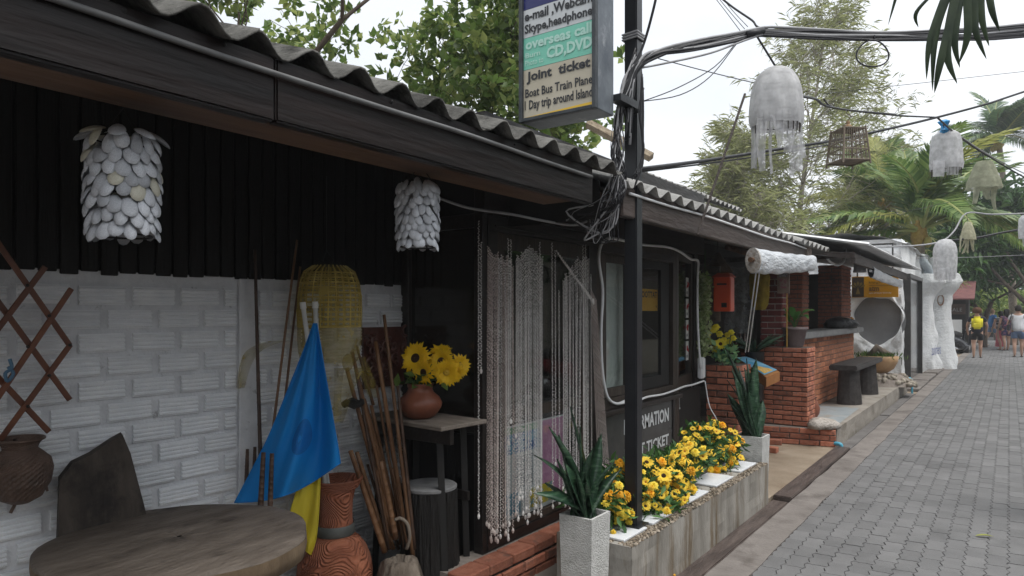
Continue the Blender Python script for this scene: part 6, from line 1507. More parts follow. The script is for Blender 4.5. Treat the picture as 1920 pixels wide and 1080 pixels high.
# ================================================================ STREET LANTERNS
m_wnet = gauze('grey white gauze', (.78, .78, .79), .86); m_wnet2 = gauze('thin white gauze', (.76, .76, .78), .6)
def gauze_lantern(name, label, u, v0, v1, d, prof, m, strips, hang, seed, basket=None):
    """prof in photo pixels at that depth: (radius, y below top)"""
    k = d / 1280; c = at(u, v0, d); t = E(name, tuple(c), label, 'lantern', 'gauze lanterns strung over the lane')
    r = random.Random(seed)
    pr = []
    for i in range(len(prof) - 1):
        for q in range(4): s = q / 4; pr.append(((prof[i][0] + (prof[i + 1][0] - prof[i][0]) * s) * k, -(prof[i][1] + (prof[i + 1][1] - prof[i][1]) * s) * k))
    pr.append((prof[-1][0] * k, -prof[-1][1] * k))
    O('shade', MB().lathe(pr, 56, tuple(c), warp=lambda a, i, z: 1 + .03 * math.sin(9 * a + seed + z * 8) + .022 * math.sin(27 * a + 3 * math.sin(z * 9)) * (.3 + i / len(pr)) + .02 * vnoise((math.cos(a) * 2, math.sin(a) * 2, z * 5), 2)), m, t, smooth=True)
    for (du, y0, y1, w0, w1, dd) in strips:
        drape('tail', [at(u + du, v0 + y0, d + dd), at(u + du * 1.05 + r.uniform(-3, 3), v0 + (y0 + y1) / 2, d + dd), at(u + du * 1.1 + r.uniform(-4, 4), v0 + y1, d + dd)], None, w0 * k, w1 * k, m_wnet2 if m is m_wnet else m, t, r.uniform(0, 6), 2.2, .012)
    if basket:
        mb = MB()
        for z in basket:
            rr = np.interp(z, [p[1] for p in prof], [p[0] for p in prof]) * k * .9
            mb.tube([c + Vector((rr * math.cos(a), rr * math.sin(a), -z * k)) for a in [q * math.pi / 14 for q in range(28)]], .0035, 5, close=True)
        for i in range(24):
            a = 2 * math.pi * i / 24; rr = prof[-1][0] * k * .95
            mb.tube([c + Vector((rr * math.cos(a), rr * math.sin(a), -(prof[-1][1] - 20) * k)), c + Vector((rr * .97 * math.cos(a), rr * .97 * math.sin(a), -(prof[-1][1] + 14) * k))], .0028, 4)
        O('basket_frame', mb, mat('dark basket cane', (.03, .024, .02), (.06, .05, .04), 9, .7), t)
    O('hanging_cord', MB().tube([c, at(*hang)], .006, 5), m_blackcable, t)
    return t
gauze_lantern('gauze_lantern', 'largest jellyfish shaped white gauze lantern hanging from the cable bundle', 1455, 126, 325, 4.0,
   [(2, 0), (18, 3), (30, 12), (38, 26), (43, 42), (46, 60), (47, 80), (47, 100), (45, 112)], m_wnet,
   [(-40, 70, 190, 14, 10, 0), (-25, 95, 195, 22, 12, -.1), (20, 100, 160, 30, 14, -.1), (38, 60, 195, 24, 14, -.05), (-34, 80, 170, 10, 10, .12), (2, 90, 150, 24, 8, -.13), (30, 80, 205, 14, 8, .1), (-8, 100, 200, 8, 3, -.12), (44, 90, 170, 8, 8, .05)],
   (1418, 66, 3.9), 2, (20, 50, 88, 106))
gauze_lantern('gauze_lantern', 'grey cylindrical gauze lantern tied with a blue knot', 1774, 246, 330, 8.4,
   [(2, 0), (14, 1), (22, 8), (25, 20), (26, 45), (27, 62), (26, 72)], m_wnet, [(-14, 55, 85, 22, 22, -.15), (10, 58, 82, 24, 22, -.1)], (1768, 234, 8.2), 5, (10, 40, 66))
O('blue_knot', MB().lathe([(.01, -.09), (.05, -.05), (.03, 0), (.06, .05), (.02, .08)], 10, tuple(at(1770, 237, 8.3)), warp=lambda t, i, z: 1 + .4 * math.sin(3 * t + i)), mat('bright blue plastic', (.02, .22, .5), (.04, .3, .6), 5, .4), label='bright blue plastic knot on the lantern cable', cat='knot')
m_gnet = gauze('olive cloth', (.42, .43, .32), .93)
gauze_lantern('gauze_lantern', 'olive green cloth lantern with ragged hem right of the grey one', 1845, 302, 390, 9.6,
   [(3, 0), (12, 1), (17, 10), (22, 25), (27, 40), (29, 52)], m_gnet, [(-14, 48, 80, 14, 9, -.1), (6, 50, 72, 16, 10, -.1), (20, 48, 92, 14, 5, 0)], (1842, 288, 9.5), 7)
m_cream = gauze('cream raffia', (.6, .58, .42), .9)
gl2 = gauze_lantern('gauze_lantern', 'cream fringed raffia lantern over the far street', 1815, 416, 475, 13.9,
   [(2, 0), (5, 1), (9, 12), (12, 26), (13, 34)], m_cream, [(q, 26, rng.uniform(48, 62), 4, 2, rng.uniform(-.15, .15)) for q in range(-13, 14, 3)], (1812, 402, 14), 9)
gauze_lantern('gauze_lantern', 'tall white gauze lantern in front of the sculpted white pillar', 1772, 448, 530, 13.6,
   [(2, 0), (10, 2), (16, 9), (19, 20), (19, 45), (18, 62), (16, 76)], m_wnet, [(-6, 55, 82, 16, 12, -.2), (8, 55, 80, 12, 8, -.2)], (1770, 450, 13.7), 11)
gauze_lantern('gauze_lantern', 'white gauze lantern cut off at the right picture edge', 1925, 402, 450, 12.5,
   [(2, 0), (8, 2), (12, 9), (13, 30), (12, 45)], m_wnet, [(-4, 40, 60, 10, 8, 0)], (1925, 390, 12.8), 12)
# bird cage
bc_ = E('bird_cage', tuple(at(1590, 304, 5.8)), 'wooden bird cage with slatted bars hanging from the twisted cable', 'bird cage')
c = at(1590, 272, 5.8); k = 5.8 / 1280; m_cage = mat('aged cane', (.12, .095, .07), (.22, .18, .14), 9, .7, rand=.1)
Rz = Matrix.Rotation(.75, 3, 'Z'); b_ = 27 * k; t_ = 21 * k; hb = -32 * k; ht = 28 * k
def cg(x, y, z): return c + Rz @ Vector((x, y, z))
def prt(name, pts, r, cl=False): O(name, MB().tube(pts, r, 5, close=cl), m_cage, bc_)
for x, y in ((-1, -1), (1, -1), (1, 1), (-1, 1)): prt('corner_post', [cg(x * b_, y * b_, hb - 7 * k), cg(x * t_, y * t_, ht + 4 * k)], .008)
for z in (hb, -12 * k, 2 * k, ht):
    w = b_ + (t_ - b_) * (z - hb) / (ht - hb); prt('hoop', [cg(-w, -w, z), cg(w, -w, z), cg(w, w, z), cg(-w, w, z)], .006, True)
mb = MB()
for i in range(11):
    s = -1 + 2 * (i + .5) / 11
    for sx, sy in ((0, 1), (0, -1), (1, 0), (-1, 0)):
        f_ = lambda w: (s * w, sy * w) if sx == 0 else (sx * w, s * w)
        mb.tube([cg(*f_(b_), hb), cg(*f_(t_), ht)], .0028, 4)
O('bars', mb, m_cage, bc_)
O('roof_slats', MB().add([cg(-t_, -t_, ht), cg(t_, -t_, ht), cg(t_, t_, ht), cg(-t_, t_, ht)], [(0, 1, 2, 3)]), m_cage, bc_)
O('floor_tray', MB().add([cg(-b_, -b_, hb + .004), cg(b_, -b_, hb + .004), cg(b_, b_, hb + .004), cg(-b_, b_, hb + .004)], [(0, 1, 2, 3)]), m_cage, bc_)
O('top_knob', MB().lathe([(.01, 0), (.03, .01), (.034, .03), (.02, .045), (.012, .05), (.02, .06), (.008, .08)], 14, tuple(c + Vector((0, 0, ht)))), mat('turned wood', (.2, .11, .05), (.28, .17, .08), 9, .5), bc_, smooth=True)
prt('hook', smooth_path([c + Vector((0, 0, ht + .08)), c + Vector((.02, 0, ht + .12)), at(1587, 212, 5.75), at(1592, 205, 5.7)], 4), .004)

# ================================================================ TREES
def grow(r, p, d, L_, rad, depth, segs, tips, spread=.7, up=.15, kids=(2, 3), wig=.25, shrink=.72):
    n = 4; pts = [p]; rs = [rad]
    for i in range(n):
        d = (d + Vector((r.gauss(0, wig), r.gauss(0, wig), r.gauss(0, wig) + up)) * .35).normalized(); p = p + d * L_ / n; pts.append(p); rs.append(rad * (1 - .4 * (i + 1) / n))
        if depth <= 1: tips.append((p, d))
    segs.append((pts, rs))
    if depth == 0: return
    for _ in range(r.randint(*kids)):
        a = d.orthogonal().normalized(); a = Matrix.Rotation(r.uniform(0, 6.28), 3, d) @ a
        nd = (d + a * spread * r.uniform(.6, 1.3)).normalized()
        i = r.choice((2, 3, 4)); grow(r, pts[i], nd, L_ * shrink * r.uniform(.8, 1.15), rs[i] * .7, depth - 1, segs, tips, spread, up, kids, wig, shrink)
def tree(label, base, h, rad, depth, seed, leafn, leafs, m, cluster, aspect=.5, spread=.75, kids=(2, 3), L0=None, up=.15, cat='tree', name='broadleaf_tree', wig=.25, droop=0, shrink=.72, dirdown=0, rosette=0):
    r = random.Random(seed); t = E(name, tuple(base), label, cat); segs = []; tips = []
    grow(r, Vector(base), Vector((r.gauss(0, .05), r.gauss(0, .05), 1)), L0 or h * .4, rad, depth, segs, tips, spread, up, kids, wig, shrink)
    mb = MB()
    for pts, rs in segs: mb.tube(pts, [max(q, .004) for q in rs], 6 if rs[0] > .03 else 4, cap=False)
    O('trunk', mb, m_bark, t, smooth=True)
    rg = np.random.default_rng(seed); idx = rg.integers(0, len(tips), leafn)
    P = np.array([tuple(tips[i][0]) for i in idx]) + rg.normal(0, cluster, (leafn, 3)); D = np.array([tuple(tips[i][1]) for i in idx]) * .6 + rg.normal(0, .7, (leafn, 3)); D[:, 2] -= dirdown
    if rosette:                   # leaves stand in whorls at the twig ends
        m_ = leafn // rosette; P = np.repeat(P[:m_], rosette, 0) + rg.normal(0, leafs * .12, (m_ * rosette, 3)); D = np.repeat(D[:m_] * .35, rosette, 0) + rg.normal(0, .8, (m_ * rosette, 3)) + [0, 0, .1]
    leaf_cloud('crown', P, D, leafs, m, t, aspect, rg, .4, .2, droop)
    return t
m_almond = mat('almond leaf', (.09, .15, .035), (.4, .45, .15), rough=.4, trans=.5, island=True, c3=(.15, .24, .06))
m_cas = mat('casuarina needles', (.27, .3, .12), (.56, .58, .32), rough=.7, trans=.5, island=True, c3=(.4, .43, .2))  # tones lightened so the needles carry haze in their colour
m_dkleaf = mat('deep green leaf', (.02, .06, .016), (.1, .19, .045), rough=.45, trans=.35, island=True, c3=(.045, .11, .025))
m_ylleaf = mat('yellow green leaf', (.1, .16, .03), (.36, .42, .12), rough=.5, trans=.4, island=True, c3=(.18, .26, .05))
tree('leafy almond tree with spreading twigs behind the near roof', (-6.0, 3.0, 0), 6.5, .1, 5, 4, 18000, .13, m_almond, .2, .55, .95, (3, 3), 2.6, .03, shrink=.74, rosette=7)
tree('second almond tree reaching over the roof towards the sign', (-6.7, 6.25, 0), 6.5, .1, 5, 9, 15000, .13, m_almond, .2, .55, .95, (3, 3), 2.7, .03, shrink=.74, rosette=7)
def casuarina(label, base, h, seed, n_limb, lean=(0, 0), dens=1.0):
    r = random.Random(seed); rg = np.random.default_rng(seed); t = E('casuarina_tree', tuple(base), label, 'tree', 'feathery casuarinas behind the bar')
    mb = MB(); base = Vector(base); tp = [base + Vector((lean[0] * q * q + .15 * math.sin(q * 5 + seed), lean[1] * q * q, h * q)) for q in [i / 10 for i in range(11)]]
    mb.tube(tp, [.12 * (1 - .085 * i) for i in range(11)], 7); PP = []; DD = []
    for i in range(n_limb):
        q = r.uniform(.22, 1.0); p0 = Vector(lerp_poly([tuple(x) for x in tp], q)); a = r.uniform(0, 6.28); L_ = h * (.36 * (1.08 - q) + .06) * r.uniform(.7, 1.2)
        d = Vector((math.cos(a), math.sin(a), r.uniform(.3, .9))).normalized(); pts = [p0]
        for s in range(6): d = (d + Vector((r.gauss(0, .12), r.gauss(0, .12), .06))).normalized(); pts.append(pts[-1] + d * L_ / 6)
        mb.tube(pts, [.026 * (1 - .14 * s) * (1.2 - q * .6) for s in range(7)], 4, cap=False)
        for s in range(2, 7):
            for _ in range(int(5 * dens)):
                e = pts[s] + Vector((r.gauss(0, .22), r.gauss(0, .22), r.gauss(0, .18)))
                dd = (d + Vector((r.gauss(0, .8), r.gauss(0, .8), r.gauss(0, .6)))).normalized() * r.uniform(.25, .55)
                mb.tube([pts[s], e, e + dd], [.008, .005, .003], 3, cap=False)
                m_ = r.randint(6, 11); tt = rg.uniform(0, 1, m_)[:, None]
                PP.append(np.array(e) + np.array(dd) * tt + rg.normal(0, .03, (m_, 3))); DD.append(np.array(dd) * 1.4 + rg.normal(0, .3, (m_, 3)) + [0, 0, -.12])
    O('trunk', mb, mat('pale grey bark', (.28, .25, .21), (.4, .36, .31), 10, .9, .6, 30), t, smooth=True)
    P = np.concatenate(PP); D = np.concatenate(DD)
    leaf_cloud('crown', P, D, .27, m_cas, t, .042, rg, .5, .1, .25)
    return t
def gz(u, v, d):
    p = at(u, v, d); p.z = -.1; return p
casuarina('tall feathery casuarina behind the large white gauze lantern', gz(1500, 600, 21), 10.5, 3, 60, (.6, 0), .8)
casuarina('slender casuarina between the white lantern and the bird cage', gz(1590, 600, 24), 11.0, 5, 46, (-.5, .3), .7)
casuarina('lower bushy casuarina rising over the second roof', gz(1400, 600, 20), 6.6, 7, 60, (0, .3), 1.0)
casuarina('low casuarina behind the young palm fronds', gz(1650, 600, 26), 7.5, 8, 50)

# palms -----------------------------------------------------------------------
m_frond = mat('palm leaflet', (.06, .13, .03), (.24, .33, .1), rough=.4, trans=.35, island=True, c3=(.13, .2, .05), spec=.5)
m_frondd = mat('dark palm leaflet', (.03, .075, .03), (.14, .22, .09), rough=.4, trans=.3, island=True, c3=(.07, .13, .05), spec=.5)
m_frondy = mat('yellowing palm leaflet', (.3, .32, .08), (.5, .5, .16), rough=.45, trans=.4, island=True)
m_rach = mat('palm rib', (.22, .25, .08), (.34, .36, .13), 6, .5)
def frond_mesh(seed, L_=1.0, arch=.55, nl=44, ll=.3, droop=.5):
    r = random.Random(seed); mb = MB(); pts = []
    for i in range(15):
        t = i / 14; pts.append(Vector((L_ * (t - .12 * t * t), .03 * math.sin(t * 3 + seed), L_ * (.45 * t - arch * t * t))))
    mb.tube(pts, [.014 * (1 - .85 * i / 14) + .002 for i in range(15)], 5, 1)
    for i in range(nl):
        t = .12 + .88 * i / (nl - 1); p = Vector(lerp_poly([tuple(x) for x in pts], t)); tan = (Vector(lerp_poly([tuple(x) for x in pts], min(1, t + .03))) - Vector(lerp_poly([tuple(x) for x in pts], t - .03))).normalized()
        for sgn in (-1, 1):
            l = ll * L_ * (math.sin(math.pi * min(1, t * .8 + .18)) ** .7) * r.uniform(.85, 1.1); sd_ = Vector((0, sgn, 0)); nrm = tan.cross(sd_)
            d = (sd_ * .9 + tan * (.55 + .4 * t) + Vector((0, 0, r.uniform(.05, .25)))).normalized(); w = .028 * L_
            a = p; b = p + d * l * .5; c_ = b + (d + Vector((0, 0, -droop * r.uniform(.7, 1.5)))).normalized() * l * .5; wv = tan * w * .5
            mb.add([a - wv * .5, a + wv * .5, b + wv, b - wv, c_], [(0, 1, 2, 3), (3, 2, 4)])
    return mb
FRM = {}
def frond(parent, p, az, el, L_, kind, m, roll=0):
    k = (kind, m.name)
    if k not in FRM:
        mb = frond_mesh(kind, 1.0, (.35, .6, .85)[kind % 3], 46, .3, (.4, .7, 1.0)[kind % 3]); FRM[k] = mb.mesh('frond'); FRM[k].materials.append(m); FRM[k].materials.append(m_rach)
    O('frond', FRM[k], None, parent, M=T(p) @ Matrix.Rotation(az, 4, 'Z') @ Matrix.Rotation(-el, 4, 'Y') @ Matrix.Rotation(roll, 4, 'X') @ Matrix.Scale(L_, 4))
def palm(label, base, top, L_, n, seed, m, extra=(), nuts=True, group='coconut palms beyond the roofs'):
    r = random.Random(seed); t = E('coconut_palm', tuple(base), label, 'palm', group); base, top = Vector(base), Vector(top)
    pts = [base + (top - base) * q + Vector((.12 * math.sin(q * 3), 0, 0)) for q in [i / 12 for i in range(13)]]
    O('trunk', MB().tube(pts, [.17 - .06 * i / 12 + .012 * (i % 2) for i in range(13)], 10), mat('palm bark', (.16, .13, .1), (.28, .24, .19), 12, .9, .8, 30), t, smooth=True)
    O('crown_heart', MB().lathe([(.1, -.35), (.2, -.1), (.17, .15), (.06, .4)], 14, tuple(top), warp=lambda a, i, z: 1 + .2 * math.sin(5 * a + i)), mat('fibrous palm heart', (.25, .16, .04), (.42, .3, .08), 14, .8, .8, 40), t, smooth=True)
    for i in range(n):
        az = i * 2.4 + r.uniform(-.3, .3); el = r.uniform(-.35, 1.15)
        frond(t, top + Vector((0, 0, .1)), az, el, L_ * r.uniform(.85, 1.12), i % 3, m_frondy if m is m_frond and r.random() < .1 else m, r.uniform(-.5, .5))
    for (az, el, l, kd, mm) in extra: frond(t, top + Vector((0, 0, .1)), az, el, l, kd, mm)
    if nuts:
        for i in range(7):
            a = r.uniform(0, 6.28); O('coconut', MB().lathe([(.001, -.12), (.08, -.08), (.11, 0), (.08, .09), (.001, .13)], 12, tuple(top + Vector((.22 * math.cos(a), .22 * math.sin(a), -.15 - .15 * r.random())))), mat('green gold coconut', (.28, .25, .05), (.4, .33, .09), 4, .5), t, smooth=True)
    return t
RA = YAW                      # azimuth of the picture's right direction
p1 = at(1722, 440, 19)
palm('leaning young coconut palm with yellow heart behind the zinc roof', (p1.x - .2, p1.y + .3, -.1), p1, 3.3, 15, 3, m_frond,
     [(RA + .1, .25, 3.6, 2, m_frond), (RA - .35, .05, 3.6, 1, m_frond), (RA + math.pi + .1, .05, 3.3, 1, m_frondy), (RA + math.pi - .2, .2, 3.6, 2, m_frond), (RA + math.pi - .6, .8, 3.2, 0, m_frond), (RA + .5, .9, 3.0, 1, m_frond)])
p2 = at(1872, 268, 32)
palm('tall coconut palm at the upper right with dark spiky fronds', (p2.x + .6, p2.y + .5, -.1), p2, 2.9, 20, 6, m_frondd)
p3 = at(1655, 395, 22)
palm('coconut palm with upright young fronds left of the leaning palm', (p3.x, p3.y, -.1), p3, 2.8, 13, 12, m_frond,
     [(RA + 1.5, 1.2, 2.8, 0, m_frondy), (RA + .5, 1.15, 2.8, 0, m_frond), (RA + 2.6, 1.1, 2.6, 0, m_frond)], False)
# broadleaf masses further down the lane
tree('dense dark green tree hanging over the right of the street', gz(1930, 600, 27), 7, .18, 5, 14, 9000, .42, m_dkleaf, .35, .28, .8, (2, 3), 2.6, .05, droop=.35, dirdown=.3)
tree('dark evergreen shrub tree behind the cream raffia lantern', gz(1845, 600, 30), 6, .14, 5, 15, 6500, .4, m_dkleaf, .32, .3, .8, (2, 3), 2.2, .05, droop=.3, dirdown=.3)
tree('yellow green roadside shrub behind the walkers', gz(1868, 600, 38), 4.2, .1, 4, 16, 3800, .26, m_ylleaf, .3, .5, .9, (2, 3), 1.3, .05, cat='shrub', name='roadside_shrub')
tree('small bright shrub beside the dark shack', gz(1836, 600, 34), 3.6, .1, 4, 18, 3200, .24, m_ylleaf, .28, .5, .9, (2, 3), 1.2, .05, cat='shrub', name='roadside_shrub')
tree('pale green shrub closing the street at far right', gz(1925, 600, 48), 5.2, .12, 4, 19, 3800, .32, m_ylleaf, .35, .5, .9, (2, 3), 1.7, .05, cat='shrub', name='roadside_shrub')
tree('rounded dark tree far behind the coconut palms', gz(1790, 600, 46), 8, .2, 5, 20, 6500, .4, m_dkleaf, .5, .5, .85, (2, 3), 3.0, .05)
tree('dark spreading tree far beyond the roofs and casuarinas', gz(1560, 600, 44), 6, .2, 5, 25, 6000, .45, m_dkleaf, .6, .5, .95, (2, 3), 2.2, .03)
# dark fan palm leaf reaching in at top right
fp = E('fan_palm_leaf', tuple(at(1810, -60, 2.6)), 'dark fan palm leaf drooping into the top right corner', 'palm leaf')
m_fan = mat('dark fan leaf', (.02, .035, .018), (.05, .075, .035), 9, .5, trans=.15)
for (u0, v0, u1, v1, u2, v2, w) in ((1790, -40, 1755, 60, 1748, 172, .022), (1785, -40, 1745, 70, 1737, 150, .02), (1800, -40, 1775, 90, 1795, 158, .026), (1800, -30, 1765, 110, 1752, 175, .024), (1806, -40, 1790, 70, 1800, 128, .022),
                                    (1838, -40, 1840, 30, 1855, 88, .022), (1850, -40, 1860, 20, 1875, 60, .02), (1812, -40, 1815, 60, 1798, 120, .024), (1830, -40, 1828, 50, 1850, 112, .022), (1690, -40, 1680, -5, 1665, 48, .01), (1780, -40, 1720, 20, 1722, 52, .014)):
    pts = smooth_path([at(u0, v0, 2.5), at(u1, v1, 2.52), at(u2, v2, 2.55)], 7); mb = MB(); vs_ = []
    right = Vector((CS, SN, .2))
    for i, p in enumerate(pts):
        t = i / (len(pts) - 1); wd = w * .62 * (1.3 - .4 * t) * (1 - max(0, (t - .45) / .55) ** 1.6); vs_ += [p - right * wd, p + Vector((SN, -CS, 0)) * wd * .5, p + right * wd]
    mb.add(vs_, [(i * 3 + k_, i * 3 + k_ + 1, i * 3 + k_ + 4, i * 3 + k_ + 3) for i in range(len(pts) - 1) for k_ in (0, 1)])
    O('segment', mb, m_fan, fp, smooth=True)
O('stalk', MB().tube(smooth_path([at(1800, -35, 2.5), at(1830, -120, 2.5), at(1950, -260, 2.55), at(2200, -380, 2.7), at(2600, -450, 3)], 5), .012, 6), m_rach, fp)

# ================================================================ SHACK, FAR STALLS
shk = E('dark_shack', tuple(gz(1800, 600, 27)), 'small dark shack with maroon sheet roof beyond the white pillar', 'building')
a = gz(1768, 600, 26); a.z = 0
O('wall', MB().box(a.x - 2.4, a.x + .75, a.y + .4, a.y + 2.5, -.1, 2.1), m_black, shk)
mb = MB().add([(a.x - 2.6, a.y - .1, 2.05), (a.x + 1.0, a.y - .1, 2.05), (a.x + 1.0, a.y + 1.4, 2.75), (a.x - 2.6, a.y + 1.4, 2.75), (a.x - 2.6, a.y - .1, 2.0), (a.x + 1.0, a.y - .1, 2.0), (a.x + 1.0, a.y + 1.4, 2.7), (a.x - 2.6, a.y + 1.4, 2.7)],
   [(0, 1, 2, 3), (7, 6, 5, 4), (0, 4, 5, 1), (1, 5, 6, 2), (2, 6, 7, 3), (3, 7, 4, 0)])
O('roof', mb, mat('maroon sheet', (.12, .045, .045), (.2, .08, .075), 5, .6), shk)
O('sign_board', MB().box(a.x - .2, a.x + .75, a.y + .3, a.y + .36, 1.45, 1.85), mat('brown board', (.07, .045, .04), (.1, .07, .06), 6, .7), shk)
text('lettering', 'SALE', .4, .14, (a.x + .2, a.y + .29, 1.56), (1, 0, 0), (0, 0, 1), m_greycable, shk, .002, .0)
O('fence_panel', MB().box(a.x - .2, a.x + .6, a.y + .1, a.y + .14, .55, 1.25), m_white, shk)
O('post', MB().box(a.x + .72, a.x + .82, a.y, a.y + .1, -.1, 2.05), m_darkwood, shk)
def stall(label, u, v_top, d, w, m_c, seed):
    p = at(u, v_top, d); t = E('street_stall', (p.x, p.y, 0), label, 'stall', 'stalls at the far end of the lane'); hgt = p.z
    O('canopy', MB().grid(lambda s, q: (p.x + w * (s - .5), p.y + 2.0 * q, hgt - .35 * abs(s - .5) * 1.2 - .25 * (1 - q) + .03 * math.sin(s * 20)), 16, 6), m_c, t)
    for sx in (-.48, .48):
        for sy in (.1, 1.9): O('post', MB().tube([(p.x + w * sx, p.y + sy, -.1), (p.x + w * sx, p.y + sy, hgt - .3)], .03, 6), m_greycable, t)
    O('counter', MB().box(p.x - w * .45, p.x + w * .45, p.y + .4, p.y + 1.4, 0, .85), m_darkwood, t)
m_mar = mat('maroon awning', (.2, .06, .07), (.3, .1, .11), 5, .7); m_org = mat('orange awning', (.5, .12, .03), (.58, .17, .05), 5, .7); m_lbl = mat('pale blue awning', (.4, .55, .66), (.5, .64, .72), 5, .7)
stall('far street stall with a maroon awning behind the walkers', 1885, 573, 42, 2.6, m_mar, 1)
stall('far stall with pale blue awning above the maroon one', 1895, 560, 52, 5.0, m_lbl, 2)
stall('far stall with orange awning at the right edge', 1925, 552, 56, 3.4, m_org, 3)
stall('farthest low stall with maroon awning behind the blue shirt', 1856, 572, 60, 2.4, m_mar, 4)

# ================================================================ SCOOTER
def scooter(label, loc, rz, m_body, sc=1.0):
    t = E('scooter', loc, label, 'scooter', rz=rz)
    L = lambda name, me, m, par=t, sm=True, M=None: O(name, me, m, par, smooth=sm, M=M, local=True)
    m_t = mat('tyre rubber', (.012, .012, .012), (.02, .02, .02), 9, .8); m_ch = mat('chrome', (.6, .6, .6), (.7, .7, .7), 5, .2, metal=1)
    for x in (-.6, .6):
        w = L('wheel', MB().tube([(x + .19 * math.cos(a_), 0, .24 + .19 * math.sin(a_)) for a_ in [k_ * math.pi / 12 for k_ in range(24)]], .05, 8, close=True), m_t)
        L('rim', MB().tube([(x, -.04, .24), (x, .04, .24)], .13, 14), m_ch, t)
    L('body', MB().tube(smooth_path([(-.75, 0, .62), (-.5, 0, .55), (-.15, 0, .45), (.05, 0, .3), (.3, 0, .3), (.42, 0, .5), (.5, 0, .85)], 4), [.06 + .1 * math.sin(min(i / 24, 1) * 3.1) * (1.2 if i < 14 else .8) + .03 for i in range(25)], 10), m_body)
    L('leg_shield', MB().grid(lambda s, q: (.36 + .16 * q - .06 * abs(s - .5), (s - .5) * .42 * (1 - .25 * q), .35 + .55 * q), 8, 6), m_body)
    L('seat', MB().tube(smooth_path([(-.72, 0, .78), (-.45, 0, .76), (-.15, 0, .72), (.05, 0, .7)], 4), [.08 + .05 * math.sin(i / 12 * 3.1) for i in range(13)], 10), m_black)
    L('fork', MB().tube([(.62, -.07, .24), (.5, -.06, .8)], .022, 6).tube([(.62, .07, .24), (.5, .06, .8)], .022, 6), m_ch)
    L('front_mudguard', MB().tube([(.6 + .27 * math.cos(a_), 0, .24 + .27 * math.sin(a_)) for a_ in (0.3, .8, 1.3, 1.8, 2.3)], .065, 8), m_body)
    L('handlebar', MB().tube(smooth_path([(.36, -.34, .98), (.44, -.15, .95), (.46, 0, .92), (.44, .15, .95), (.36, .34, .98)], 4), .016, 6), m_black)
    L('headlight', MB().lathe([(.001, .08), (.07, .06), (.085, 0), (.05, -.08)], 14), m_white, M=T(.52, 0, .9) @ Matrix.Rotation(1.2, 4, 'Y'))
    for s_ in (-1, 1):
        mr_ = L('mirror', MB().tube([(.44, s_ * .22, .96), (.42, s_ * .3, 1.14)], .008, 5).lathe([(.001, -.012), (.06, -.01), (.065, 0), (.06, .01), (.001, .01)], 14, (.42, s_ * .31, 1.18)), m_black)
    L('tail_light', rbox('tail_light', .06, .14, .05, .012), m_red, M=T(-.83, 0, .64))
    L('exhaust', MB().tube([(-.2, -.14, .2), (-.55, -.16, .22), (-.8, -.16, .28)], [.03, .05, .05], 8), m_ch)
    return t
m_sblk = mat('dark scooter paint', (.015, .016, .02), (.03, .031, .036), 5, .25, spec=.6); m_sred = mat('red scooter paint', (.35, .02, .025), (.4, .03, .03), 5, .25, spec=.6)
g = gz(1800, 600, 25.5)
scooter('dark scooter parked beyond the white sculpted pillar', (g.x, g.y, -.03), RA + .5, m_sblk)
scooter('red scooter parked on the opposite side of the lane, mirrored in the window', (1.5, 10.6, 0), 2.2, m_sred)

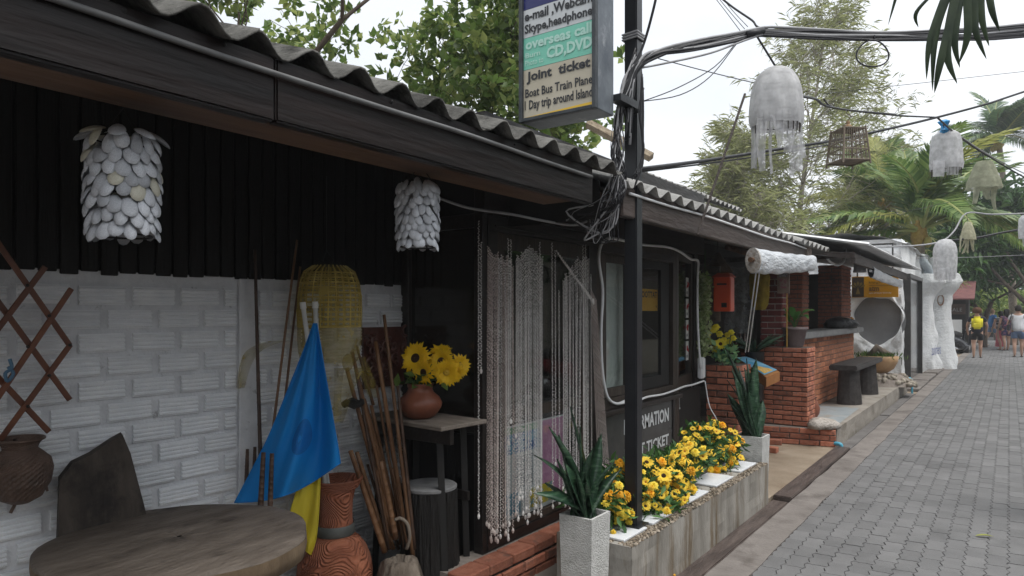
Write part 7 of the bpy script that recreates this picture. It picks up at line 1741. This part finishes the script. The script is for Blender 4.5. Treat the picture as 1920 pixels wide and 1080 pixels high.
# ================================================================ PEOPLE
def skin_mesh(name, joints, edges, mtl, parent, sub=2):
    me = bpy.data.meshes.new(name); me.from_pydata([j[0] for j in joints], edges, []); o = O(name, me, mtl, parent, local=True)
    o.modifiers.new('skin', 'SKIN'); me.skin_vertices or None
    if not me.skin_vertices: 
        bm = bmesh.new(); bm.from_mesh(me); bm.verts.layers.skin.verify(); bm.to_mesh(me); bm.free()
    for i, j in enumerate(joints):
        r = j[1]; me.skin_vertices[0].data[i].radius = r if isinstance(r, tuple) else (r, r)
    me.skin_vertices[0].data[0].use_root = True
    s = o.modifiers.new('sub', 'SUBSURF'); s.levels = sub; s.render_levels = sub
    return o
def person(label, loc, rz, H, shirt, bottom, hair, long_skirt=False, short=True, sleeve=True, hairlen=.0, stride=.12, arms=((.08, .1), (.08, .1)), pack=None, bag=None, bulk=1.0, shoe=None, barefoot=False, curly=False):
    """standing figure facing local +Y; heights are fractions of H"""
    t = E('person', loc, label, 'person', 'people walking in the lane', rz=rz); h = H; b = bulk
    hipw, shw = .055 * h, .105 * h * (b ** .5)
    J = [((0, 0, .52 * h), (.085 * h * b, .06 * h * b)), ((0, 0, .62 * h), (.08 * h * b, .055 * h * b)), ((0, 0, .72 * h), (.092 * h * b, .06 * h * b)), ((0, 0, .81 * h), (.06 * h, .045 * h)), ((0, .01 * h, .86 * h), .03 * h), ((0, .015 * h, .885 * h), .045 * h), ((0, .02 * h, .935 * h), (.05 * h, .06 * h)), ((0, .015 * h, .975 * h), .035 * h)]
    Ed = [(0, 1), (1, 2), (2, 3), (3, 4), (4, 5), (5, 6), (6, 7)]
    hands = []
    for s_, (fw, out) in zip((-1, 1), arms):
        k_ = len(J); sh_ = (s_ * shw, 0, .8 * h); el = (s_ * (shw + out * h), -.01 * h + fw * .3 * h, .645 * h); wr = (s_ * (shw + out * .8 * h), fw * h + .04 * h, .52 * h if fw < .15 else .6 * h)
        J += [(sh_, .034 * h), (el, .024 * h), (wr, .017 * h), ((wr[0] - s_ * .005 * h, wr[1] + .02 * h, wr[2] - .035 * h), (.012 * h, .02 * h)), ((wr[0] - s_ * .01 * h, wr[1] + .03 * h, wr[2] - .08 * h), (.007 * h, .014 * h))]
        Ed += [(3, k_), (k_, k_ + 1), (k_ + 1, k_ + 2), (k_ + 2, k_ + 3), (k_ + 3, k_ + 4)]; hands.append(wr)
        J.append(((wr[0] - s_ * .025 * h, wr[1] + .035 * h, wr[2] - .05 * h), .006 * h)); Ed.append((k_ + 3, k_ + 5))
    feet = []
    for s_ in (-1, 1):
        k_ = len(J); st = stride * s_
        J += [((s_ * hipw, 0, .48 * h), .058 * h * b), ((s_ * hipw * 1.05, st * .45 * h + .02 * h, .28 * h), .037 * h), ((s_ * hipw * 1.05, st * .7 * h - .01 * h, .2 * h), .034 * h), ((s_ * hipw, st * h, .045 * h), .02 * h), ((s_ * hipw * 1.1, st * h + .05 * h, .018 * h), (.022 * h, .014 * h)), ((s_ * hipw * 1.2, st * h + .11 * h, .012 * h), (.02 * h, .01 * h))]
        Ed += [(0, k_), (k_, k_ + 1), (k_ + 1, k_ + 2), (k_ + 2, k_ + 3), (k_ + 3, k_ + 4), (k_ + 4, k_ + 5)]; feet.append((s_ * hipw * 1.12, st * h + .05 * h))
    skin_mesh('body', J, Ed, m_skin, t)
    n0 = 8
    # shirt: torso and sleeves
    e = 1.13
    S = [((0, 0, .47 * h), (.112 * h * b, .112 * h * b)), ((0, 0, .6 * h), (.1 * h * b, .1 * h * b)), ((0, 0, .72 * h), (.094 * h * b * e, .064 * h * b * e)), ((0, 0, .805 * h), (.068 * h * e, .05 * h * e)), ((0, .008 * h, .835 * h), .04 * h)]
    SE = [(0, 1), (1, 2), (2, 3), (3, 4)]
    for s_, (fw, out) in zip((-1, 1), arms):
        k_ = len(S); f_ = .62 if sleeve else .12
        sh_ = Vector((s_ * shw, 0, .8 * h)); el = Vector((s_ * (shw + out * h), -.01 * h + fw * .3 * h, .645 * h)); S += [(tuple(sh_), .041 * h), (tuple(sh_ + (el - sh_) * f_), .035 * h)]; SE += [(3, k_), (k_, k_ + 1)]
    skin_mesh('shirt', S, SE, shirt, t)
    if long_skirt:
        O('skirt', MB().lathe([(.08 * h * b, .56 * h), (.1 * h * b, .48 * h), (.105 * h, .3 * h), (.12 * h, .09 * h), (.118 * h, .085 * h)], 28, warp=lambda a_, i, z: (1 - .25 * abs(math.sin(a_))) * (1 + .06 * math.sin(7 * a_) * (1 - z / h))), bottom, t, smooth=True, local=True)
    else:
        Q = [((0, 0, .55 * h), (.1 * h * b, .1 * h * b)), ((0, 0, .5 * h), (.104 * h * b, .104 * h * b))]; QE = [(0, 1)]
        for s_ in (-1, 1):
            st = stride * s_; k_ = len(Q); Q += [((s_ * hipw, 0, .475 * h), .066 * h * b), ((s_ * hipw * 1.05, st * .3 * h + .012 * h, .34 * h), .054 * h * b)]; QE += [(1, k_), (k_, k_ + 1)]
        skin_mesh('shorts', Q, QE, bottom, t)
    rr = random.Random(3)
    hm = MB().lathe([(.001, .062), (.03, .06), (.052, .04), (.06, .01), (.058, -.025), (.05, -.05 - hairlen * .5), (.04, -.055 - hairlen), (.02, -.05 - hairlen)], 26, warp=(lambda a_, i, z: 1 + (.12 * math.sin(9 * a_ + i * 2) if curly else .02 * math.sin(7 * a_)) + (.3 if curly else 0)))
    O('hair', MB().add([(x * h, (y - .012) * h, z * h + .945 * h) for x, y, z in hm.v if True], hm.f), hair, t, smooth=True, local=True)
    fc_ = MB()
    for s_ in (-1, 1):
        fc_.lathe([(.001, -.006 * h), (.007 * h, 0), (.001, .006 * h)], 8, (s_ * .02 * h, .071 * h, .94 * h)); fc_.lathe([(.001, -.018 * h), (.012 * h, 0), (.001, .018 * h)], 8, (s_ * .053 * h, .015 * h, .935 * h))
    fc_.tube([(0, .07 * h, .945 * h), (0, .086 * h, .922 * h), (0, .074 * h, .915 * h)], .007 * h, 6); fc_.tube([(-.016 * h, .072 * h, .9 * h), (0, .077 * h, .898 * h), (.016 * h, .072 * h, .9 * h)], .004 * h, 6)
    O('face', fc_, m_skin, t, smooth=True, local=True)
    m_sh = shoe or m_black
    for (x, y) in feet:
        O('sandal', MB().lathe([(.001, 0), (1, 0), (1, 1), (.001, 1)], 16) if 0 else MB().add([(x + .03 * h * math.cos(a_), y + .078 * h * math.sin(a_) + .01 * h, z) for z in (0, .012) for a_ in [k_ * math.pi / 8 for k_ in range(16)]],
          [tuple(range(15, -1, -1)), tuple(range(16, 32))] + [(k_, (k_ + 1) % 16, 16 + (k_ + 1) % 16, 16 + k_) for k_ in range(16)]), m_sh, t, local=True)
    if pack is not None:
        bp_ = O('backpack', rbox('backpack', .19 * h, .09 * h, .25 * h, .04 * h, 4), pack, t, M=T(0, -.105 * h, .7 * h), local=True, smooth=False)
        for q_ in bp_.data.polygons: q_.use_smooth = True
        O('pack_pocket', rbox('pack_pocket', .15 * h, .04 * h, .1 * h, .018 * h, 3), pack, t, M=T(0, -.155 * h, .645 * h), local=True)
        for s_ in (-1, 1): O('strap', MB().tube(smooth_path([(s_ * .06 * h, -.07 * h, .81 * h), (s_ * .065 * h, .0, .845 * h), (s_ * .07 * h, .07 * h, .75 * h), (s_ * .08 * h, -.03 * h, .62 * h)], 4), .012 * h, 6), m_black, t, local=True)
    if bag is not None:
        sx = bag[1]
        O('shoulder_bag', rbox('shoulder_bag', .06 * h, .16 * h, .17 * h, .03 * h, 3), bag[0], t, M=T(sx * .15 * h, -.06 * h, .57 * h), local=True)
        O('strap', MB().tube(smooth_path([(sx * .15 * h, -.06 * h, .65 * h), (sx * .11 * h, -.05 * h, .8 * h), (sx * .1 * h, .02 * h, .84 * h), (sx * .13 * h, .05 * h, .66 * h)], 4), .009 * h, 6), bag[0], t, local=True)
    return t
cm = lambda n, c, c2=None, s=9: mat(n, c, c2, s, .85, .2, 60)
m_hbr = cm('brown hair', (.07, .03, .015), (.13, .06, .03), 60); m_hdk = cm('dark hair', (.012, .009, .008), (.025, .018, .015), 60); m_hbl = cm('sandy hair', (.2, .12, .06), (.3, .2, .1), 60)
def foot(u, v): p = on_z(u, v, 0); return (p.x, p.y, 0)
person('person with curly brown hair, navy top, black shorts and yellow backpack', foot(1832, 671), .05, 1.68, cm('navy cloth', (.02, .022, .035)), cm('black cloth', (.012, .012, .014)), m_hbr, arms=((.1, .06), (.1, .06)), pack=cm('yellow nylon', (.65, .58, .02), (.75, .67, .04)), stride=.06, curly=True, bulk=1.05)
person('person in bright blue shirt and denim shorts striding along the lane', foot(1860, 648), -.9, 1.7, cm('blue cloth', (.03, .16, .42)), cm('denim', (.12, .2, .33)), m_hbl, arms=((.12, .03), (-.05, .03)), stride=.16)
person('person in striped top and long coral pink skirt', foot(1876, 656), .5, 1.58, mat('striped knit', (.5, .48, .45), (.08, .08, .09), 3, .8, stretch=(.2, .2, 9), pos=(.48, .52)), cm('coral pink cloth', (.62, .13, .17)), m_hdk, long_skirt=True, sleeve=False, hairlen=.06, arms=((.05, .06), (.18, .03)))
person('person in dark patterned short dress beside the pink skirt', foot(1887, 657), .4, 1.66, mat('floral navy', (.03, .03, .07), (.35, .1, .16), 14, .8, pos=(.5, .6)), mat('floral navy low', (.025, .03, .1), (.3, .12, .18), 14, .8, pos=(.5, .6)), m_hdk, hairlen=.09, sleeve=False, arms=((.05, .04), (.05, .04)), stride=.05)
person('person in white t-shirt and denim shorts with dark shoulder bag', foot(1909, 669), .03, 1.76, cm('white cotton', (.66, .67, .7)), cm('washed denim', (.1, .15, .25)), m_hdk, arms=((.06, .05), (.06, .06)), bag=(cm('charcoal canvas', (.04, .04, .045)), -1), stride=.05, bulk=1.12)
q = on_z(1907, 968, 0)
person('person stepping in from the right edge, only a sandalled foot showing', (q.x + .335, q.y + .1, 0), math.pi / 2 - .1, 1.66, cm('plain grey cloth', (.3, .3, .3)), cm('dark shorts cloth', (.05, .05, .06)), m_hdk, stride=.0, arms=((.0, .02), (.0, .02)), shoe=cm('brown sandal', (.14, .05, .03)))

# ================================================================ LITTER
lf = on_z(1847, 1007, .004)
broadleaf(lf + Vector((-.05, -.02, .004)), lf + Vector((.05, .02, .004)), .035, .006, 'fallen_leaf', None, mat('fallen olive leaf', (.2, .22, .03), (.3, .3, .06), 9, .5)); tag(bpy.data.objects['fallen_leaf'], 'single fallen olive leaf lying on the grey pavers', 'leaf')
for k_, (u_, v_) in enumerate(((1258, 1078), (1305, 1090))):
    p = on_z(u_, v_, .0)
    O('fallen_bloom', MG[k_], None, label=('dried orange bloom fallen on the gutter plank at the bottom edge', 'dried bloom fallen at the very bottom edge of the planter')[k_], cat='flower', group='fallen blooms', M=T(p.x, p.y, -.005) @ Matrix.Rotation(.4, 4, 'X') @ Matrix.Scale(.03, 4))
# ================================================================ OTHER SIDE OF THE LANE (added out of view to shade the porch; mirrored in the window glass)
rng = random.Random(41)
m_cream2 = mat('cream render', (.5, .46, .38), (.6, .56, .48), 3, .9, .3, 40, dirt=((.3, .27, .22), 2, .58))
def opposite(label, y0, y1, hgt, m_w):  # added shop; height and wall tone chosen for the porch light
    t = E('added_opposite_shop', (3.4, (y0 + y1) / 2, 0), label, 'building', 'added shops across the lane')
    O('wall', MB().box(3.0, 6.4, y0, y1, -.1, hgt), m_w, t)
    n = max(1, int((y1 - y0) / 2.2))
    for i in range(n):
        a = y0 + .4 + i * (y1 - y0 - .4) / n; w = (y1 - y0 - .4) / n - .5
        d = O('shutter' if i % 2 else 'doorway', MB().box(2.985, 2.998, a, a + w, 0 if i % 2 == 0 else .8, 2.05), m_darkwood, t)
        O('frame', MB().box(2.96, 2.996, a - .06, a - .001, 0 if i % 2 == 0 else .74, 2.1).box(2.96, 2.996, a + w + .001, a + w + .06, 0 if i % 2 == 0 else .74, 2.1).box(2.96, 2.997, a - .06, a + w + .06, 2.055, 2.13), m_fascia2, d)
    r = O('roof', MB().add([(2.35, y0 - .2, hgt - .12), (2.35, y1 + .2, hgt - .12), (4.7, y1 + .2, hgt + .75), (4.7, y0 - .2, hgt + .75), (7, y1 + .2, hgt - .1), (7, y0 - .2, hgt - .1)], [(0, 1, 2, 3), (3, 2, 4, 5)]), m_roof1, t)
    O('eave_board', MB().box(2.36, 2.4, y0 - .2, y1 + .2, hgt - .3, hgt - .14), m_fascia2, t)
opposite('added out-of-view cream shop across the lane behind the camera', -7, .8, 2.35, m_cream2)
opposite('added out-of-view white shop across the lane opposite the ticket window', 1.3, 8.6, 2.35, m_plaster)
opposite('added out-of-view low cream shop across the lane opposite the bar', 12.4, 19, 2.6, m_cream2)
for i, (x, y, lab) in enumerate(((6.5, 11, 'added out-of-view tree between the shops across the lane'), (6.8, 20, 'added out-of-view tree beyond the last shop across the lane'))):  # trees added out of view to block low sky
    tree(lab, (x, y, -.1), 8, .2, 4, 60 + i, 1500, .4, m_dkleaf, .5, .55, .85, (3, 3), 3.4, .08)

# ================================================================ AIR
hzm = bpy.data.materials.new('haze'); hzm.use_nodes = True
hn = hzm.node_tree; hn.nodes.clear()
ho = hn.nodes.new('ShaderNodeOutputMaterial'); hv = hn.nodes.new('ShaderNodeVolumePrincipled')
hv.inputs['Color'].default_value = (.93, .96, 1, 1); hv.inputs['Density'].default_value = .002; hv.inputs['Anisotropy'].default_value = .2
hn.links.new(hv.outputs[0], ho.inputs['Volume'])
O('haze', MB().box(-70, 70, -40, 120, -1.2, 16), hzm, kind='stuff')
